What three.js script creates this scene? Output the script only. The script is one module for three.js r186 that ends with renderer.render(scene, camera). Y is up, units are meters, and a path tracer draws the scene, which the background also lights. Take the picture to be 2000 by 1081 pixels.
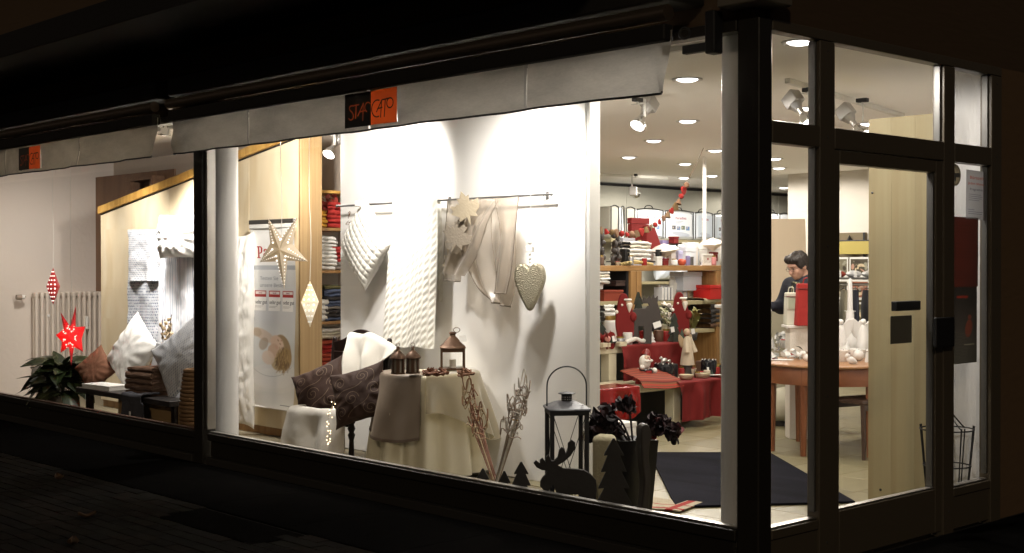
import * as THREE from 'three';
import { RoundedBoxGeometry } from 'three/addons/geometries/RoundedBoxGeometry.js';
import { MarchingCubes } from 'three/addons/objects/MarchingCubes.js';
import { RectAreaLightUniformsLib } from 'three/addons/lights/RectAreaLightUniformsLib.js';
import * as BGU from 'three/addons/utils/BufferGeometryUtils.js';

// ---------- camera, night sky, faint street light, exposure ----------
const scene = new THREE.Scene();
const F = 2558, EYE = new THREE.Vector3(3.99, 1.6, 5.40);           // focal length in photo pixels (2000 wide)
const FWD = new THREE.Vector3(-0.7325, 0, -0.681).normalize();
const RIGHT = new THREE.Vector3(-FWD.z, 0, FWD.x);
const PITCH = Math.atan(22.5 / F);
const camera = new THREE.PerspectiveCamera(2 * Math.atan(540.5 / F) * 180 / Math.PI, 2000 / 1081, 0.1, 200);
camera.position.copy(EYE);
camera.lookAt(EYE.clone().add(FWD.clone().multiplyScalar(Math.cos(PITCH))).add(new THREE.Vector3(0, -Math.sin(PITCH), 0)));
scene.add(camera);
{
  const W = 64, H = 32, d = new Float32Array(W * H * 4);
  for (let y = 0; y < H; y++) for (let x = 0; x < W; x++) {
    const up = (y + 0.5) / H, k = up > 0.5 ? 0.012 + 0.008 * (1 - up) : 0.005;
    d.set([k * 1.25, k * 1.0, k * 0.85, 1], (y * W + x) * 4);
  }
  const sky = new THREE.DataTexture(d, W, H, THREE.RGBAFormat, THREE.FloatType);
  sky.mapping = THREE.EquirectangularReflectionMapping; sky.magFilter = THREE.LinearFilter; sky.needsUpdate = true;
  scene.background = sky; scene.environment = sky;
}
const sun = new THREE.DirectionalLight(new THREE.Color(1.0, 0.80, 0.56), 0.27);   // glow of the street lighting over the roofs
sun.position.set(10.5, 8, 13.5); sun.target.position.set(0, 0, 0);
sun.castShadow = true; sun.shadow.radius = 6; sun.shadow.mapSize.set(2048, 2048);
Object.assign(sun.shadow.camera, { left: -14, right: 8, top: 10, bottom: -10, near: 1, far: 60 });
scene.add(sun, sun.target);
const renderer = new THREE.WebGLRenderer({ antialias: true });
renderer.toneMapping = THREE.LinearToneMapping;
renderer.toneMappingExposure = 1.12;
renderer.shadowMap.enabled = true;
RectAreaLightUniformsLib.init();

// ---------- helpers ----------
const PI = Math.PI, V = (x, y, z) => new THREE.Vector3(x, y, z), V2 = (x, y) => new THREE.Vector2(x, y);
const clamp = THREE.MathUtils.clamp, lerp = THREE.MathUtils.lerp, sstep = THREE.MathUtils.smoothstep;
function rng(seed) { let a = seed >>> 0; return () => { a = (a + 0x6D2B79F5) >>> 0; let t = a; t = Math.imul(t ^ (t >>> 15), t | 1); t ^= t + Math.imul(t ^ (t >>> 7), t | 61); return ((t ^ (t >>> 14)) >>> 0) / 4294967296; }; }
const R = rng(7), rr = (a, b) => a + (b - a) * R();
// where the line of sight through a photo pixel meets a plane of the shop
const sight = (px, py) => FWD.clone().addScaledVector(RIGHT, (px - 1000) / F).add(V(0, (518 - py) / F, 0));
const atZ = (px, py, z) => { const d = sight(px, py); return EYE.clone().addScaledVector(d, (z - EYE.z) / d.z); };
const atX = (px, py, x) => { const d = sight(px, py); return EYE.clone().addScaledVector(d, (x - EYE.x) / d.x); };
const atY = (px, py, y) => { const d = sight(px, py); return EYE.clone().addScaledVector(d, (y - EYE.y) / d.y); };
const atD = (px, py, t) => EYE.clone().addScaledVector(sight(px, py), t);
const FACE = Math.atan2(-FWD.x, -FWD.z);                            // turn that points a thing's +z at the street corner
// lattice noise
function h3(x, y, z) { let n = Math.imul(x, 374761393) + Math.imul(y, 668265263) + Math.imul(z, 2147483647 - 1013) | 0; n = Math.imul(n ^ (n >>> 13), 1274126177); return ((n ^ (n >>> 16)) >>> 0) / 4294967296; }
function noise(x, y = 0, z = 0) {
  const i = Math.floor(x), j = Math.floor(y), k = Math.floor(z); let u = x - i, v = y - j, w = z - k;
  u = u * u * (3 - 2 * u); v = v * v * (3 - 2 * v); w = w * w * (3 - 2 * w);
  const L = lerp, g = (a, b, c) => h3(i + a, j + b, k + c);
  return L(L(L(g(0, 0, 0), g(1, 0, 0), u), L(g(0, 1, 0), g(1, 1, 0), u), v), L(L(g(0, 0, 1), g(1, 0, 1), u), L(g(0, 1, 1), g(1, 1, 1), u), v), w) * 2 - 1;
}
const fbm = (x, y, z = 0, o = 4) => { let s = 0, a = 0.5; for (let i = 0; i < o; i++) { s += a * noise(x, y, z); x = x * 2.03 + 7.1; y = y * 2.03 + 3.7; z = z * 2.03 + 1.3; a *= 0.5; } return s; };

// textures
function canvasTex(w, h, draw, srgb = true, rep) {
  const c = document.createElement('canvas'); c.width = w; c.height = h; draw(c.getContext('2d'), w, h);
  const t = new THREE.CanvasTexture(c); if (srgb) t.colorSpace = THREE.SRGBColorSpace;
  t.wrapS = t.wrapT = rep ? THREE.RepeatWrapping : THREE.ClampToEdgeWrapping; if (rep) t.repeat.set(rep[0], rep[1]);
  return t;
}
function pixTex(n, fn, srgb, rep) {                                 // fn(u,v) -> [r,g,b] 0..1 or a number
  const d = new Uint8Array(n * n * 4);
  for (let y = 0; y < n; y++) for (let x = 0; x < n; x++) { const c = fn(x / n, y / n), i = (y * n + x) * 4; const [r, g, b] = Array.isArray(c) ? c : [c, c, c]; d[i] = clamp(r, 0, 1) * 255; d[i + 1] = clamp(g, 0, 1) * 255; d[i + 2] = clamp(b, 0, 1) * 255; d[i + 3] = 255; }
  const t = new THREE.DataTexture(d, n, n); t.magFilter = THREE.LinearFilter; t.minFilter = THREE.LinearFilter; t.wrapS = t.wrapT = THREE.RepeatWrapping;
  if (srgb) t.colorSpace = THREE.SRGBColorSpace; if (rep) t.repeat.set(rep[0], rep[1]); t.needsUpdate = true; return t;
}
const mat = (rgb, rough = 0.7, o = {}) => { const m = new THREE[o.phys ? 'MeshPhysicalMaterial' : 'MeshStandardMaterial']({ roughness: rough, side: THREE.DoubleSide }); m.color.setRGB(...rgb); delete o.phys; for (const k in o) if (m[k]?.isColor) m[k].setRGB(...o[k]); else m[k] = o[k]; return m; };
const glow = (rgb, k, base = [0.8, 0.8, 0.8]) => mat(base, 0.4, { emissive: rgb, emissiveIntensity: k });

// geometries
const put = (g, x, y, z, rx = 0, ry = 0, rz = 0) => { const e = new THREE.Matrix4().makeRotationFromEuler(new THREE.Euler(rx, ry, rz)); e.setPosition(x, y, z); return g.applyMatrix4(e); };
const box = (w, h, d, x = 0, y = 0, z = 0, r = 0.004, ry = 0) => put(r > 0 ? new RoundedBoxGeometry(w, h, d, 1, Math.min(r, w / 2.01, h / 2.01, d / 2.01)) : new THREE.BoxGeometry(w, h, d), x, y, z, 0, ry, 0);
const boxAB = (x0, x1, y0, y1, z0, z1, r = 0.004) => box(Math.abs(x1 - x0), Math.abs(y1 - y0), Math.abs(z1 - z0), (x0 + x1) / 2, (y0 + y1) / 2, (z0 + z1) / 2, r);
const cyl = (r0, r1, h, x = 0, y = 0, z = 0, seg = 20) => put(new THREE.CylinderGeometry(r1, r0, h, seg), x, y + h / 2, z);
const lathe = (pts, seg = 32) => new THREE.LatheGeometry(pts.map(p => V2(p[0], p[1])), seg);
const curve = pts => new THREE.CatmullRomCurve3(pts.map(p => p.isVector3 ? p : V(...p)));
const tube = (pts, r = 0.005, n = 24, seg = 7) => new THREE.TubeGeometry(curve(pts), n, r, seg);
const bar = (a, b, r = 0.005, seg = 7, r2 = r) => { a = a.isVector3 ? a : V(...a); b = b.isVector3 ? b : V(...b); const d = b.clone().sub(a), g = new THREE.CylinderGeometry(r2, r, d.length(), seg); g.applyQuaternion(new THREE.Quaternion().setFromUnitVectors(V(0, 1, 0), d.clone().normalize())); const m = a.clone().add(b).multiplyScalar(0.5); return g.translate(m.x, m.y, m.z); };
const ball = (r, x = 0, y = 0, z = 0, s = 16, sx = 1, sy = 1, sz = 1) => new THREE.SphereGeometry(r, s, Math.max(6, s * 0.6 | 0)).scale(sx, sy, sz).translate(x, y, z);
const shapeOf = pts => { const s = new THREE.Shape(); pts.forEach((p, i) => i ? s.lineTo(p[0], p[1]) : s.moveTo(p[0], p[1])); return s; };
const splineShape = pts => { const s = new THREE.Shape(); s.moveTo(pts[0][0], pts[0][1]); s.splineThru(pts.slice(1).concat([pts[0]]).map(p => V2(...p))); return s; };
const extrude = (s, d, b = 0.003, cs = 8) => new THREE.ExtrudeGeometry(s, { depth: d - 2 * b, bevelEnabled: b > 0, bevelSize: b, bevelThickness: b, bevelSegments: 2, curveSegments: cs }).translate(0, 0, -(d - 2 * b) / 2);
function sheet(nu, nv, fn, thick = 0) {                             // fn(u,v) -> Vector3; a cloth with uv
  const side = (off) => {
    const p = [], uv = [], ix = [];
    for (let j = 0; j <= nv; j++) for (let i = 0; i <= nu; i++) { const q = fn(i / nu, j / nv); p.push(q.x, q.y, q.z); uv.push(i / nu, j / nv); }
    for (let j = 0; j < nv; j++) for (let i = 0; i < nu; i++) { const a = j * (nu + 1) + i, b = a + 1, c = a + nu + 1, d = c + 1; ix.push(a, b, d, a, d, c); }
    const g = new THREE.BufferGeometry(); g.setAttribute('position', new THREE.Float32BufferAttribute(p, 3)); g.setAttribute('uv', new THREE.Float32BufferAttribute(uv, 2)); g.setIndex(ix); g.computeVertexNormals();
    if (off) { const P = g.attributes.position, N = g.attributes.normal; for (let i = 0; i < P.count; i++) P.setXYZ(i, P.getX(i) + N.getX(i) * off, P.getY(i) + N.getY(i) * off, P.getZ(i) + N.getZ(i) * off); }
    return g;
  };
  if (!thick) return side(0);
  const a = side(thick / 2), b = side(-thick / 2), P = a.attributes.position, Q = b.attributes.position, rim = [];
  const edge = []; for (let i = 0; i <= nu; i++) edge.push(i); for (let j = 1; j <= nv; j++) edge.push(j * (nu + 1) + nu); for (let i = nu - 1; i >= 0; i--) edge.push(nv * (nu + 1) + i); for (let j = nv - 1; j >= 0; j--) edge.push(j * (nu + 1));
  const pos = [], uv = [], ix = [], U = a.attributes.uv; edge.forEach((e, k) => { pos.push(P.getX(e), P.getY(e), P.getZ(e), Q.getX(e), Q.getY(e), Q.getZ(e)); uv.push(U.getX(e), U.getY(e), U.getX(e), U.getY(e)); if (k) { const o = k * 2; ix.push(o - 2, o - 1, o, o - 1, o + 1, o); } });
  const g = new THREE.BufferGeometry(); g.setAttribute('position', new THREE.Float32BufferAttribute(pos, 3)); g.setAttribute('uv', new THREE.Float32BufferAttribute(uv, 2)); g.setIndex(ix); g.computeVertexNormals();
  return merge([a, b, g]);
}
function merge(list) {
  if (!Array.isArray(list)) return list; if (list.length === 1) return list[0];
  list = list.map(g => { if (!g.attributes.uv) g.setAttribute('uv', new THREE.Float32BufferAttribute(new Float32Array(g.attributes.position.count * 2), 2)); if (!g.attributes.normal) g.computeVertexNormals(); for (const k of Object.keys(g.attributes)) if (!['position', 'normal', 'uv'].includes(k)) g.deleteAttribute(k); return g.index ? g.toNonIndexed() : g; });
  return BGU.mergeGeometries(list);
}
// a stuffed cushion w x h, thickness t, pinched corners; lies in its own xy plane
function cushion(w, h, t, o = {}) {
  const n = o.n || 36, s = o.seed || 1, pin = o.pinch ?? 0.10, wr = o.wrinkle ?? 0.008;
  const side = k => sheet(n, n, (u, v) => {
    const a = u * 2 - 1, b = v * 2 - 1, e = (1 - a * a) * (1 - b * b), q = 1 - pin * (1 - a * a) * 0, m = Math.pow(clamp(e, 0, 1), 0.42);
    const x = a * w / 2 * (1 - pin * (1 - Math.abs(b) ** 2.2) * Math.abs(a) ** 2) * q, y = b * h / 2 * (1 - pin * (1 - Math.abs(a) ** 2.2) * Math.abs(b) ** 2);
    const ang = Math.atan2(b, a), cr = Math.max(Math.abs(a), Math.abs(b));
    const fold = wr * (Math.sin(ang * 13 + s) * sstep(cr, 0.35, 0.95) * (1 - sstep(cr, 0.97, 1)) + fbm(u * 5 + s, v * 5, k, 3) * 1.2 * m);
    let z = k * (t / 2 * m + fold * m); if (o.relief) z += k * o.relief(u, v) * Math.min(1, e * 6);
    return V(x, y, z);
  });
  const A = side(1), B = side(-1); return o.split ? [A, B] : merge([A, B]);
}

// objects
const used = {};
const numbered = n => { used[n] = (used[n] || 0) + 1; return used[n] === 1 ? n : n + '_' + String(used[n] - 1).padStart(3, '0'); };
const shadows = o => { o.castShadow = o.receiveShadow = true; return o; };
function part(name, geo, m, parent, label) { const o = shadows(new THREE.Mesh(merge(geo), m)); o.name = name; if (label) o.userData.label = label; parent.add(o); return o; }
function tag(o, label, category, group) { o.userData.label = label; o.userData.category = category; if (group) o.userData.group = group; return o; }
function thing(name, label, category, p, turn = 0, group) { const o = new THREE.Group(); o.name = numbered(name); if (p) o.position.copy(p.isVector3 ? p : V(...p)); o.rotation.y = turn; scene.add(o); return tag(o, label, category, group); }
function single(name, label, category, geo, m, p, turn = 0, group) { const o = shadows(new THREE.Mesh(merge(geo), m)); o.name = numbered(name); if (p) o.position.copy(p.isVector3 ? p : V(...p)); o.rotation.y = turn; scene.add(o); return tag(o, label, category, group); }
function struct(name, geo, m) { const o = shadows(new THREE.Mesh(merge(geo), m)); o.name = numbered(name); o.userData.kind = 'structure'; scene.add(o); return o; }
function copyOf(src, label, p, turn = 0) { const o = src.clone(); o.name = numbered(src.name.replace(/_\d{3}$/, '')); if (p) o.position.copy(p.isVector3 ? p : V(...p)); o.rotation.y = turn; if (label) o.userData.label = label; scene.add(o); return o; }

// ---------- materials ----------
const plasterBump = pixTex(256, (u, v) => 0.5 + 0.5 * fbm(u * 40, v * 40, 3, 3), false, [2, 2]);
const plaster = (rgb, r = 0.85) => mat(rgb, r, { bumpMap: plasterBump, bumpScale: 0.003 });
const woodTex = (a, b, seed, fy = 3, fx = 26) => pixTex(256, (u, v) => { const s = fbm(u * fx + fbm(u * 3, v * 2, seed) * 1.5, v * fy, seed, 4), k = clamp(0.5 + 0.9 * s, 0, 1); return a.map((c, i) => lerp(c, b[i], k)); }, true);
const MW = {
  frameB: mat([0.105, 0.086, 0.060], 0.42, { bumpMap: plasterBump, bumpScale: 0.0006 }),
  frame: mat([0.020, 0.017, 0.013], 0.42, { bumpMap: plasterBump, bumpScale: 0.0006 }),
  metal: mat([0.55, 0.53, 0.50], 0.32, { metalness: 0.9 }),
  alu: mat([0.15, 0.147, 0.143], 0.42, { metalness: 0.6 }),
  black: mat([0.012, 0.012, 0.013], 0.5),
  iron: mat([0.016, 0.016, 0.018], 0.55, { bumpMap: plasterBump, bumpScale: 0.0008 }),
  white: mat([0.78, 0.76, 0.72], 0.5),
  paper: mat([0.78, 0.77, 0.74], 0.85),
  wall: plaster([0.74, 0.70, 0.63]),
  ceil: plaster([0.92, 0.89, 0.84]),
  panel: mat([0.80, 0.785, 0.76], 0.85, { bumpMap: plasterBump, bumpScale: 0.0007 }),
  birch: mat([0.84, 0.84, 0.84], 0.5, { map: woodTex([0.93, 0.87, 0.75], [0.89, 0.81, 0.66], 4, 2, 9) }),
  birch2: mat([0.49, 0.49, 0.45], 0.5, { map: woodTex([0.93, 0.87, 0.72], [0.87, 0.79, 0.63], 9, 1.2, 4) }),
  shelfwood: mat([0.8, 0.8, 0.8], 0.5, { map: woodTex([0.72, 0.56, 0.36], [0.60, 0.44, 0.25], 2) }),
  gold: mat([0.8, 0.8, 0.8], 0.45, { map: woodTex([0.85, 0.68, 0.36], [0.74, 0.55, 0.26], 12) }),
  beech: mat([0.8, 0.8, 0.8], 0.4, { map: woodTex([0.64, 0.41, 0.27], [0.52, 0.30, 0.18], 5) }),
  brown: mat([0.8, 0.8, 0.8], 0.5, { map: woodTex([0.58, 0.44, 0.33], [0.48, 0.35, 0.26], 6) }),
  darkwood: mat([0.8, 0.8, 0.8], 0.35, { map: woodTex([0.16, 0.09, 0.06], [0.09, 0.05, 0.035], 7) }),
  red: mat([0.22, 0.012, 0.010], 0.7), cord: mat([0.7, 0.68, 0.62], 0.6),
};
const glassMat = mat([1, 1, 1], 0.0, { phys: 1, transmission: 1, thickness: 0, ior: 1.5, specularIntensity: 0.35 });
// ================= the building =================
const TOP = 2.79, SILL = 0.262, CEIL = 2.9;
// ground: slab band along the shop with its shade painted in, small pavers beyond
const stoneTex = pixTex(256, (u, v) => { const k = 0.5 + 0.5 * fbm(u * 24, v * 24, 5, 4); return [k, k * 0.97, k * 0.93]; }, true, [60, 60]);
const ground = struct('ground', new THREE.PlaneGeometry(160, 160).rotateX(-PI / 2).translate(0, -0.06, 0), mat([0.03, 0.028, 0.026], 0.9, { map: stoneTex }));
const pavement = struct('pavement', [boxAB(-16, 5, -0.058, -0.012, 0.02, 9, 0), boxAB(0.02, 5, -0.058, -0.012, -9, 0.02, 0)], mat([0.022, 0.02, 0.018], 0.95));
{
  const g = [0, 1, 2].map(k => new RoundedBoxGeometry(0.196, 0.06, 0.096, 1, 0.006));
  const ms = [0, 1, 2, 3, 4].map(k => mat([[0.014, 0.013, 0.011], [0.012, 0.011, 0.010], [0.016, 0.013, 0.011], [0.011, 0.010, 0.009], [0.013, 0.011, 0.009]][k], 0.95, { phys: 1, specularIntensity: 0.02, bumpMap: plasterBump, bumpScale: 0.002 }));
  const cells = [];
  for (let j = 0; j < 66; j++) for (let i = 0; i < 86; i++) {
    const x = -12.6 + i * 0.2 + (j % 2) * 0.1, z = 1.05 + j * 0.1; if (x > 4.6) continue;
    if (x > -3.68 && x < -2.5 && z < 1.40) continue;
    const d = V(x, 0, z).sub(EYE), dep = d.dot(FWD); if (dep < 3) continue;
    const px = 1000 + d.dot(RIGHT) / dep * F, py = 518 - d.y / dep * F;
    cells.push({ x, z, dep, seen: px > -30 && px < 2030 && py < 1100 });
  }
  cells.sort((a, b) => (b.seen - a.seen) || a.dep - b.dep);
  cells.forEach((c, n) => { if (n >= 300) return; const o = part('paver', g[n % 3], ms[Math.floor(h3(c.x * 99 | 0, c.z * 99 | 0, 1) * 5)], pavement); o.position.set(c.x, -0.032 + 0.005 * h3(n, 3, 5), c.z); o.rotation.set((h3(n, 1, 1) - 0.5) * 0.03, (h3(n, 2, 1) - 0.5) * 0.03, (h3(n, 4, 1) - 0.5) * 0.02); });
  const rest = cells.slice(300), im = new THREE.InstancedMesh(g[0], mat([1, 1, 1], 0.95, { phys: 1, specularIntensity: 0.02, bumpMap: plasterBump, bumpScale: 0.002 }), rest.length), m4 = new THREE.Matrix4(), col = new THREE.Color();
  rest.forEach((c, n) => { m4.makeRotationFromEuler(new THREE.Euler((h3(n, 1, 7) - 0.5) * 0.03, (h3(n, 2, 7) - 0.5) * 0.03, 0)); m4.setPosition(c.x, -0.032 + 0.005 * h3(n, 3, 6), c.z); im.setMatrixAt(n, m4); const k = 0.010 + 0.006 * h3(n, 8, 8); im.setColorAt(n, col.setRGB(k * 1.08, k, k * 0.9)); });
  im.name = 'paver_field'; im.userData.kind = 'stuff'; im.receiveShadow = true; pavement.add(im);
  // slabs in front of the plinth, coloured near black to stand for shade
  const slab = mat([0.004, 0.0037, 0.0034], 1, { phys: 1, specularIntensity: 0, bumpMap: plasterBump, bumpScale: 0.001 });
  for (let i = 0; i < 15; i++) part('shaded_slab', box(0.996, 0.05, 0.93, -12.3 + i, -0.024, 0.525, 0.005), slab, pavement);
  for (let i = 0; i < 9; i++) part('shaded_slab', box(0.93, 0.05, 0.996, 0.53, -0.024, -0.02 - i, 0.005), slab, pavement);
  part('shaded_slab', box(1.16, 0.05, 0.36, -3.09, -0.024, 1.21, 0.005), slab, pavement);  // jog in the shade edge, painted in the same near-black
  // fallen leaves
  const leafM = mat([0.07, 0.034, 0.012], 0.9);
  [[114, 935, 'small brown leaf on the pavers, the farthest of the fallen leaves'], [168, 1010, 'curled brown leaf lying on the pavers, largest of the fallen leaves'], [140, 1062, 'small brown leaf on the pavers near the lower picture edge']].forEach(([x, y, l], i) => { const p = atY(x, y, 0.012); single('fallen_leaf', l, 'leaf', sheet(8, 6, (u, v) => V((u - 0.5) * 0.11, 0.012 * Math.cos(u * 6) + 0.01 * (v - 0.5) ** 2 * 8, (v - 0.5) * 0.07 * Math.sin(PI * clamp(u, 0.04, 0.96)))), leafM, p, i * 1.3); });
}
// shop floor with square stone tiles
const floorS = struct('shop_floor', boxAB(-12, -0.05, -0.3, -0.006, -17, -0.06, 0), mat([0.20, 0.17, 0.11], 0.6));
{
  const tex = pixTex(256, (u, v) => { const k = 0.5 + 0.5 * fbm(u * 9, v * 9, 2, 5), m = 0.5 + 0.5 * fbm(u * 60, v * 60, 9, 2); const q = 0.86 + 0.1 * k + 0.06 * m; return [q, q * 0.985, q * 0.93]; }, true);
  const ms = [[0.27, 0.245, 0.155], [0.23, 0.21, 0.13], [0.29, 0.262, 0.17]].map(c => mat(c, 0.38, { map: tex, bumpMap: plasterBump, bumpScale: 0.0004 }));
  const g = new RoundedBoxGeometry(0.496, 0.02, 0.496, 1, 0.003);
  for (let i = 0; i < 14; i++) for (let j = 0; j < 20; j++) { const x = -0.36 - i * 0.5, z = -0.42 - j * 0.5; const d = V(x, 0, z).sub(EYE), px = 1000 + d.dot(RIGHT) / d.dot(FWD) * F; if (px < 1080 || px > 1960) continue; const o = part('tile', g, ms[(i + j + (h3(i, j, 3) > 0.7 ? 1 : 0)) % 3], floorS); o.position.set(x, -0.010, z); o.rotation.y = Math.floor(h3(i, j, 1) * 4) * PI / 2; }
}
struct('ceiling', boxAB(-12, -0.05, CEIL, CEIL + 0.2, -17, -0.10, 0), MW.ceil);
struct('wall_radiator_end', boxAB(-11.9, -11.6, -0.1, CEIL, -3, 0.0, 0), plaster([0.68, 0.60, 0.53]));
struct('wall_back', boxAB(-10.3, -10.0, -0.1, CEIL, -17, -3.02, 0), plaster([0.46, 0.45, 0.40]));
struct('wall_far', boxAB(-7.08, -0.05, -0.1, CEIL, -10.6, -10.3, 0), plaster([0.64, 0.60, 0.54]));
struct('wall_end', boxAB(-10, -7.09, -0.1, CEIL, -17, -16.7, 0), MW.wall);
struct('wall_side', boxAB(-0.30, 0.0, -0.1, CEIL, -10.3, -2.55, 0), plaster([0.76, 0.76, 0.76]));
struct('wall_return', boxAB(-0.32, -0.075, 0.0, CEIL, -2.545, -2.47, 0.003), plaster([0.74, 0.74, 0.75]));
// joints of the back wall panelling
{ const b = thing('wall_panelling', 'grey-green wall panels above the packed bedding, dark gap at ceiling', 'panelling', [-9.99, 0, 0]); for (let i = 0; i < 9; i++) part('panel', box(0.02, 2.84, 1.34, 0, 1.42, -4.0 - i * 1.35, 0.004), plaster([0.42, 0.41, 0.35]), b); part('shadow_gap', boxAB(-0.005, 0.012, 2.842, 2.885, -16.6, -3.1, 0), MW.black, b); }
// upper building: fascia, canopy, flank wall
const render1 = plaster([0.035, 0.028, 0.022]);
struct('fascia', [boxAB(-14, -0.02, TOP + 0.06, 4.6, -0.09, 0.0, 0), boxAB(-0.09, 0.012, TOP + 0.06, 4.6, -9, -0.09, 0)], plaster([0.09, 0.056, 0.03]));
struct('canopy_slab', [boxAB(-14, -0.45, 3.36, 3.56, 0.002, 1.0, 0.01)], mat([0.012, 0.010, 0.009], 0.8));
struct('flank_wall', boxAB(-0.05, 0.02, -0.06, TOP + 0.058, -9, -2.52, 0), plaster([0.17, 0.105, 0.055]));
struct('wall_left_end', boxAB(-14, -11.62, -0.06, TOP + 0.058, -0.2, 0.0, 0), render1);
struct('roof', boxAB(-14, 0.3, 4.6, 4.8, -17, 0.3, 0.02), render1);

// ---------- shop windows ----------
function railX(x0, x1, y0, y1, z0 = -0.05, z1 = 0.03) { return boxAB(x0, x1, y0, y1, z0, z1, 0.006); }
{
  const w = thing('shop_window', 'very wide display window of the shop right of the slim mullion', 'window', [0, 0, 0]);
  part('glass', boxAB(-5.385, -0.112, SILL - 0.01, TOP + 0.01, -0.004, -0.003, 0), glassMat, w);
  part('sill', boxAB(-5.385, -0.112, SILL - 0.075, SILL - 0.016, -0.055, 0.035, 0.008), MW.frame, w); part('lit_bead', boxAB(-5.385, -0.112, SILL - 0.015, SILL - 0.002, -0.035, 0.010, 0.003), MW.metal, w, 'thin bright metal bead along the sill');
  part('plinth_panel', boxAB(-5.36, -0.13, 0.06, SILL - 0.077, -0.04, 0.016, 0.006), MW.frame, w);
  part('head', boxAB(-5.385, -0.112, TOP, TOP + 0.058, -0.06, 0.03, 0.006), MW.frame, w);
  part('base_strip', boxAB(-5.36, -0.13, -0.03, 0.057, -0.05, 0.06, 0.008), mat([0.03, 0.027, 0.023], 0.6), w);
  const w1 = thing('shop_window', 'left display window with radiator and red star lanterns inside', 'window', [0, 0, 0]);
  part('glass', boxAB(-11.6, -5.565, SILL - 0.01, TOP + 0.01, -0.004, -0.003, 0), glassMat, w1);
  part('sill', boxAB(-11.6, -5.567, SILL - 0.075, SILL - 0.016, -0.055, 0.035, 0.008), MW.frame, w1); part('bead', boxAB(-11.6, -5.567, SILL - 0.015, SILL - 0.002, -0.035, 0.010, 0.003), mat([0.16, 0.10, 0.08], 0.4, { metalness: 0.6 }), w1);
  part('plinth_panel', boxAB(-11.6, -5.59, 0.06, SILL - 0.077, -0.04, 0.016, 0.006), MW.frame, w1);
  part('head', boxAB(-11.6, -5.567, TOP, TOP + 0.058, -0.06, 0.03, 0.006), MW.frame, w1);
  part('base_strip', boxAB(-11.6, -5.59, -0.03, 0.057, -0.05, 0.06, 0.008), mat([0.03, 0.027, 0.023], 0.6), w1);
  const mu = thing('window_mullion', 'dark upright mullion with steel edge between the two display windows', 'mullion', [-5.475, 0, 0]);
  part('post', boxAB(-0.088, 0.05, -0.03, TOP + 0.058, -0.07, 0.055, 0.008), MW.frame, mu);
  part('steel_edge', boxAB(0.053, 0.086, SILL + 0.013, TOP - 0.003, -0.05, 0.03, 0.006), MW.metal, mu);
  const po = thing('corner_post', 'thick dark post at the corner between display window and door', 'post', [-0.04, 0, -0.03]);
  part('shaft', boxAB(-0.068, 0.072, -0.03, TOP + 0.058, -0.052, 0.06, 0.012), MW.frame, po);
  part('cap', boxAB(-0.12, 0.16, TOP + 0.11, TOP + 0.2, -0.1, 0.16, 0.01), mat([0.16, 0.14, 0.11], 0.6), po);
}
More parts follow.
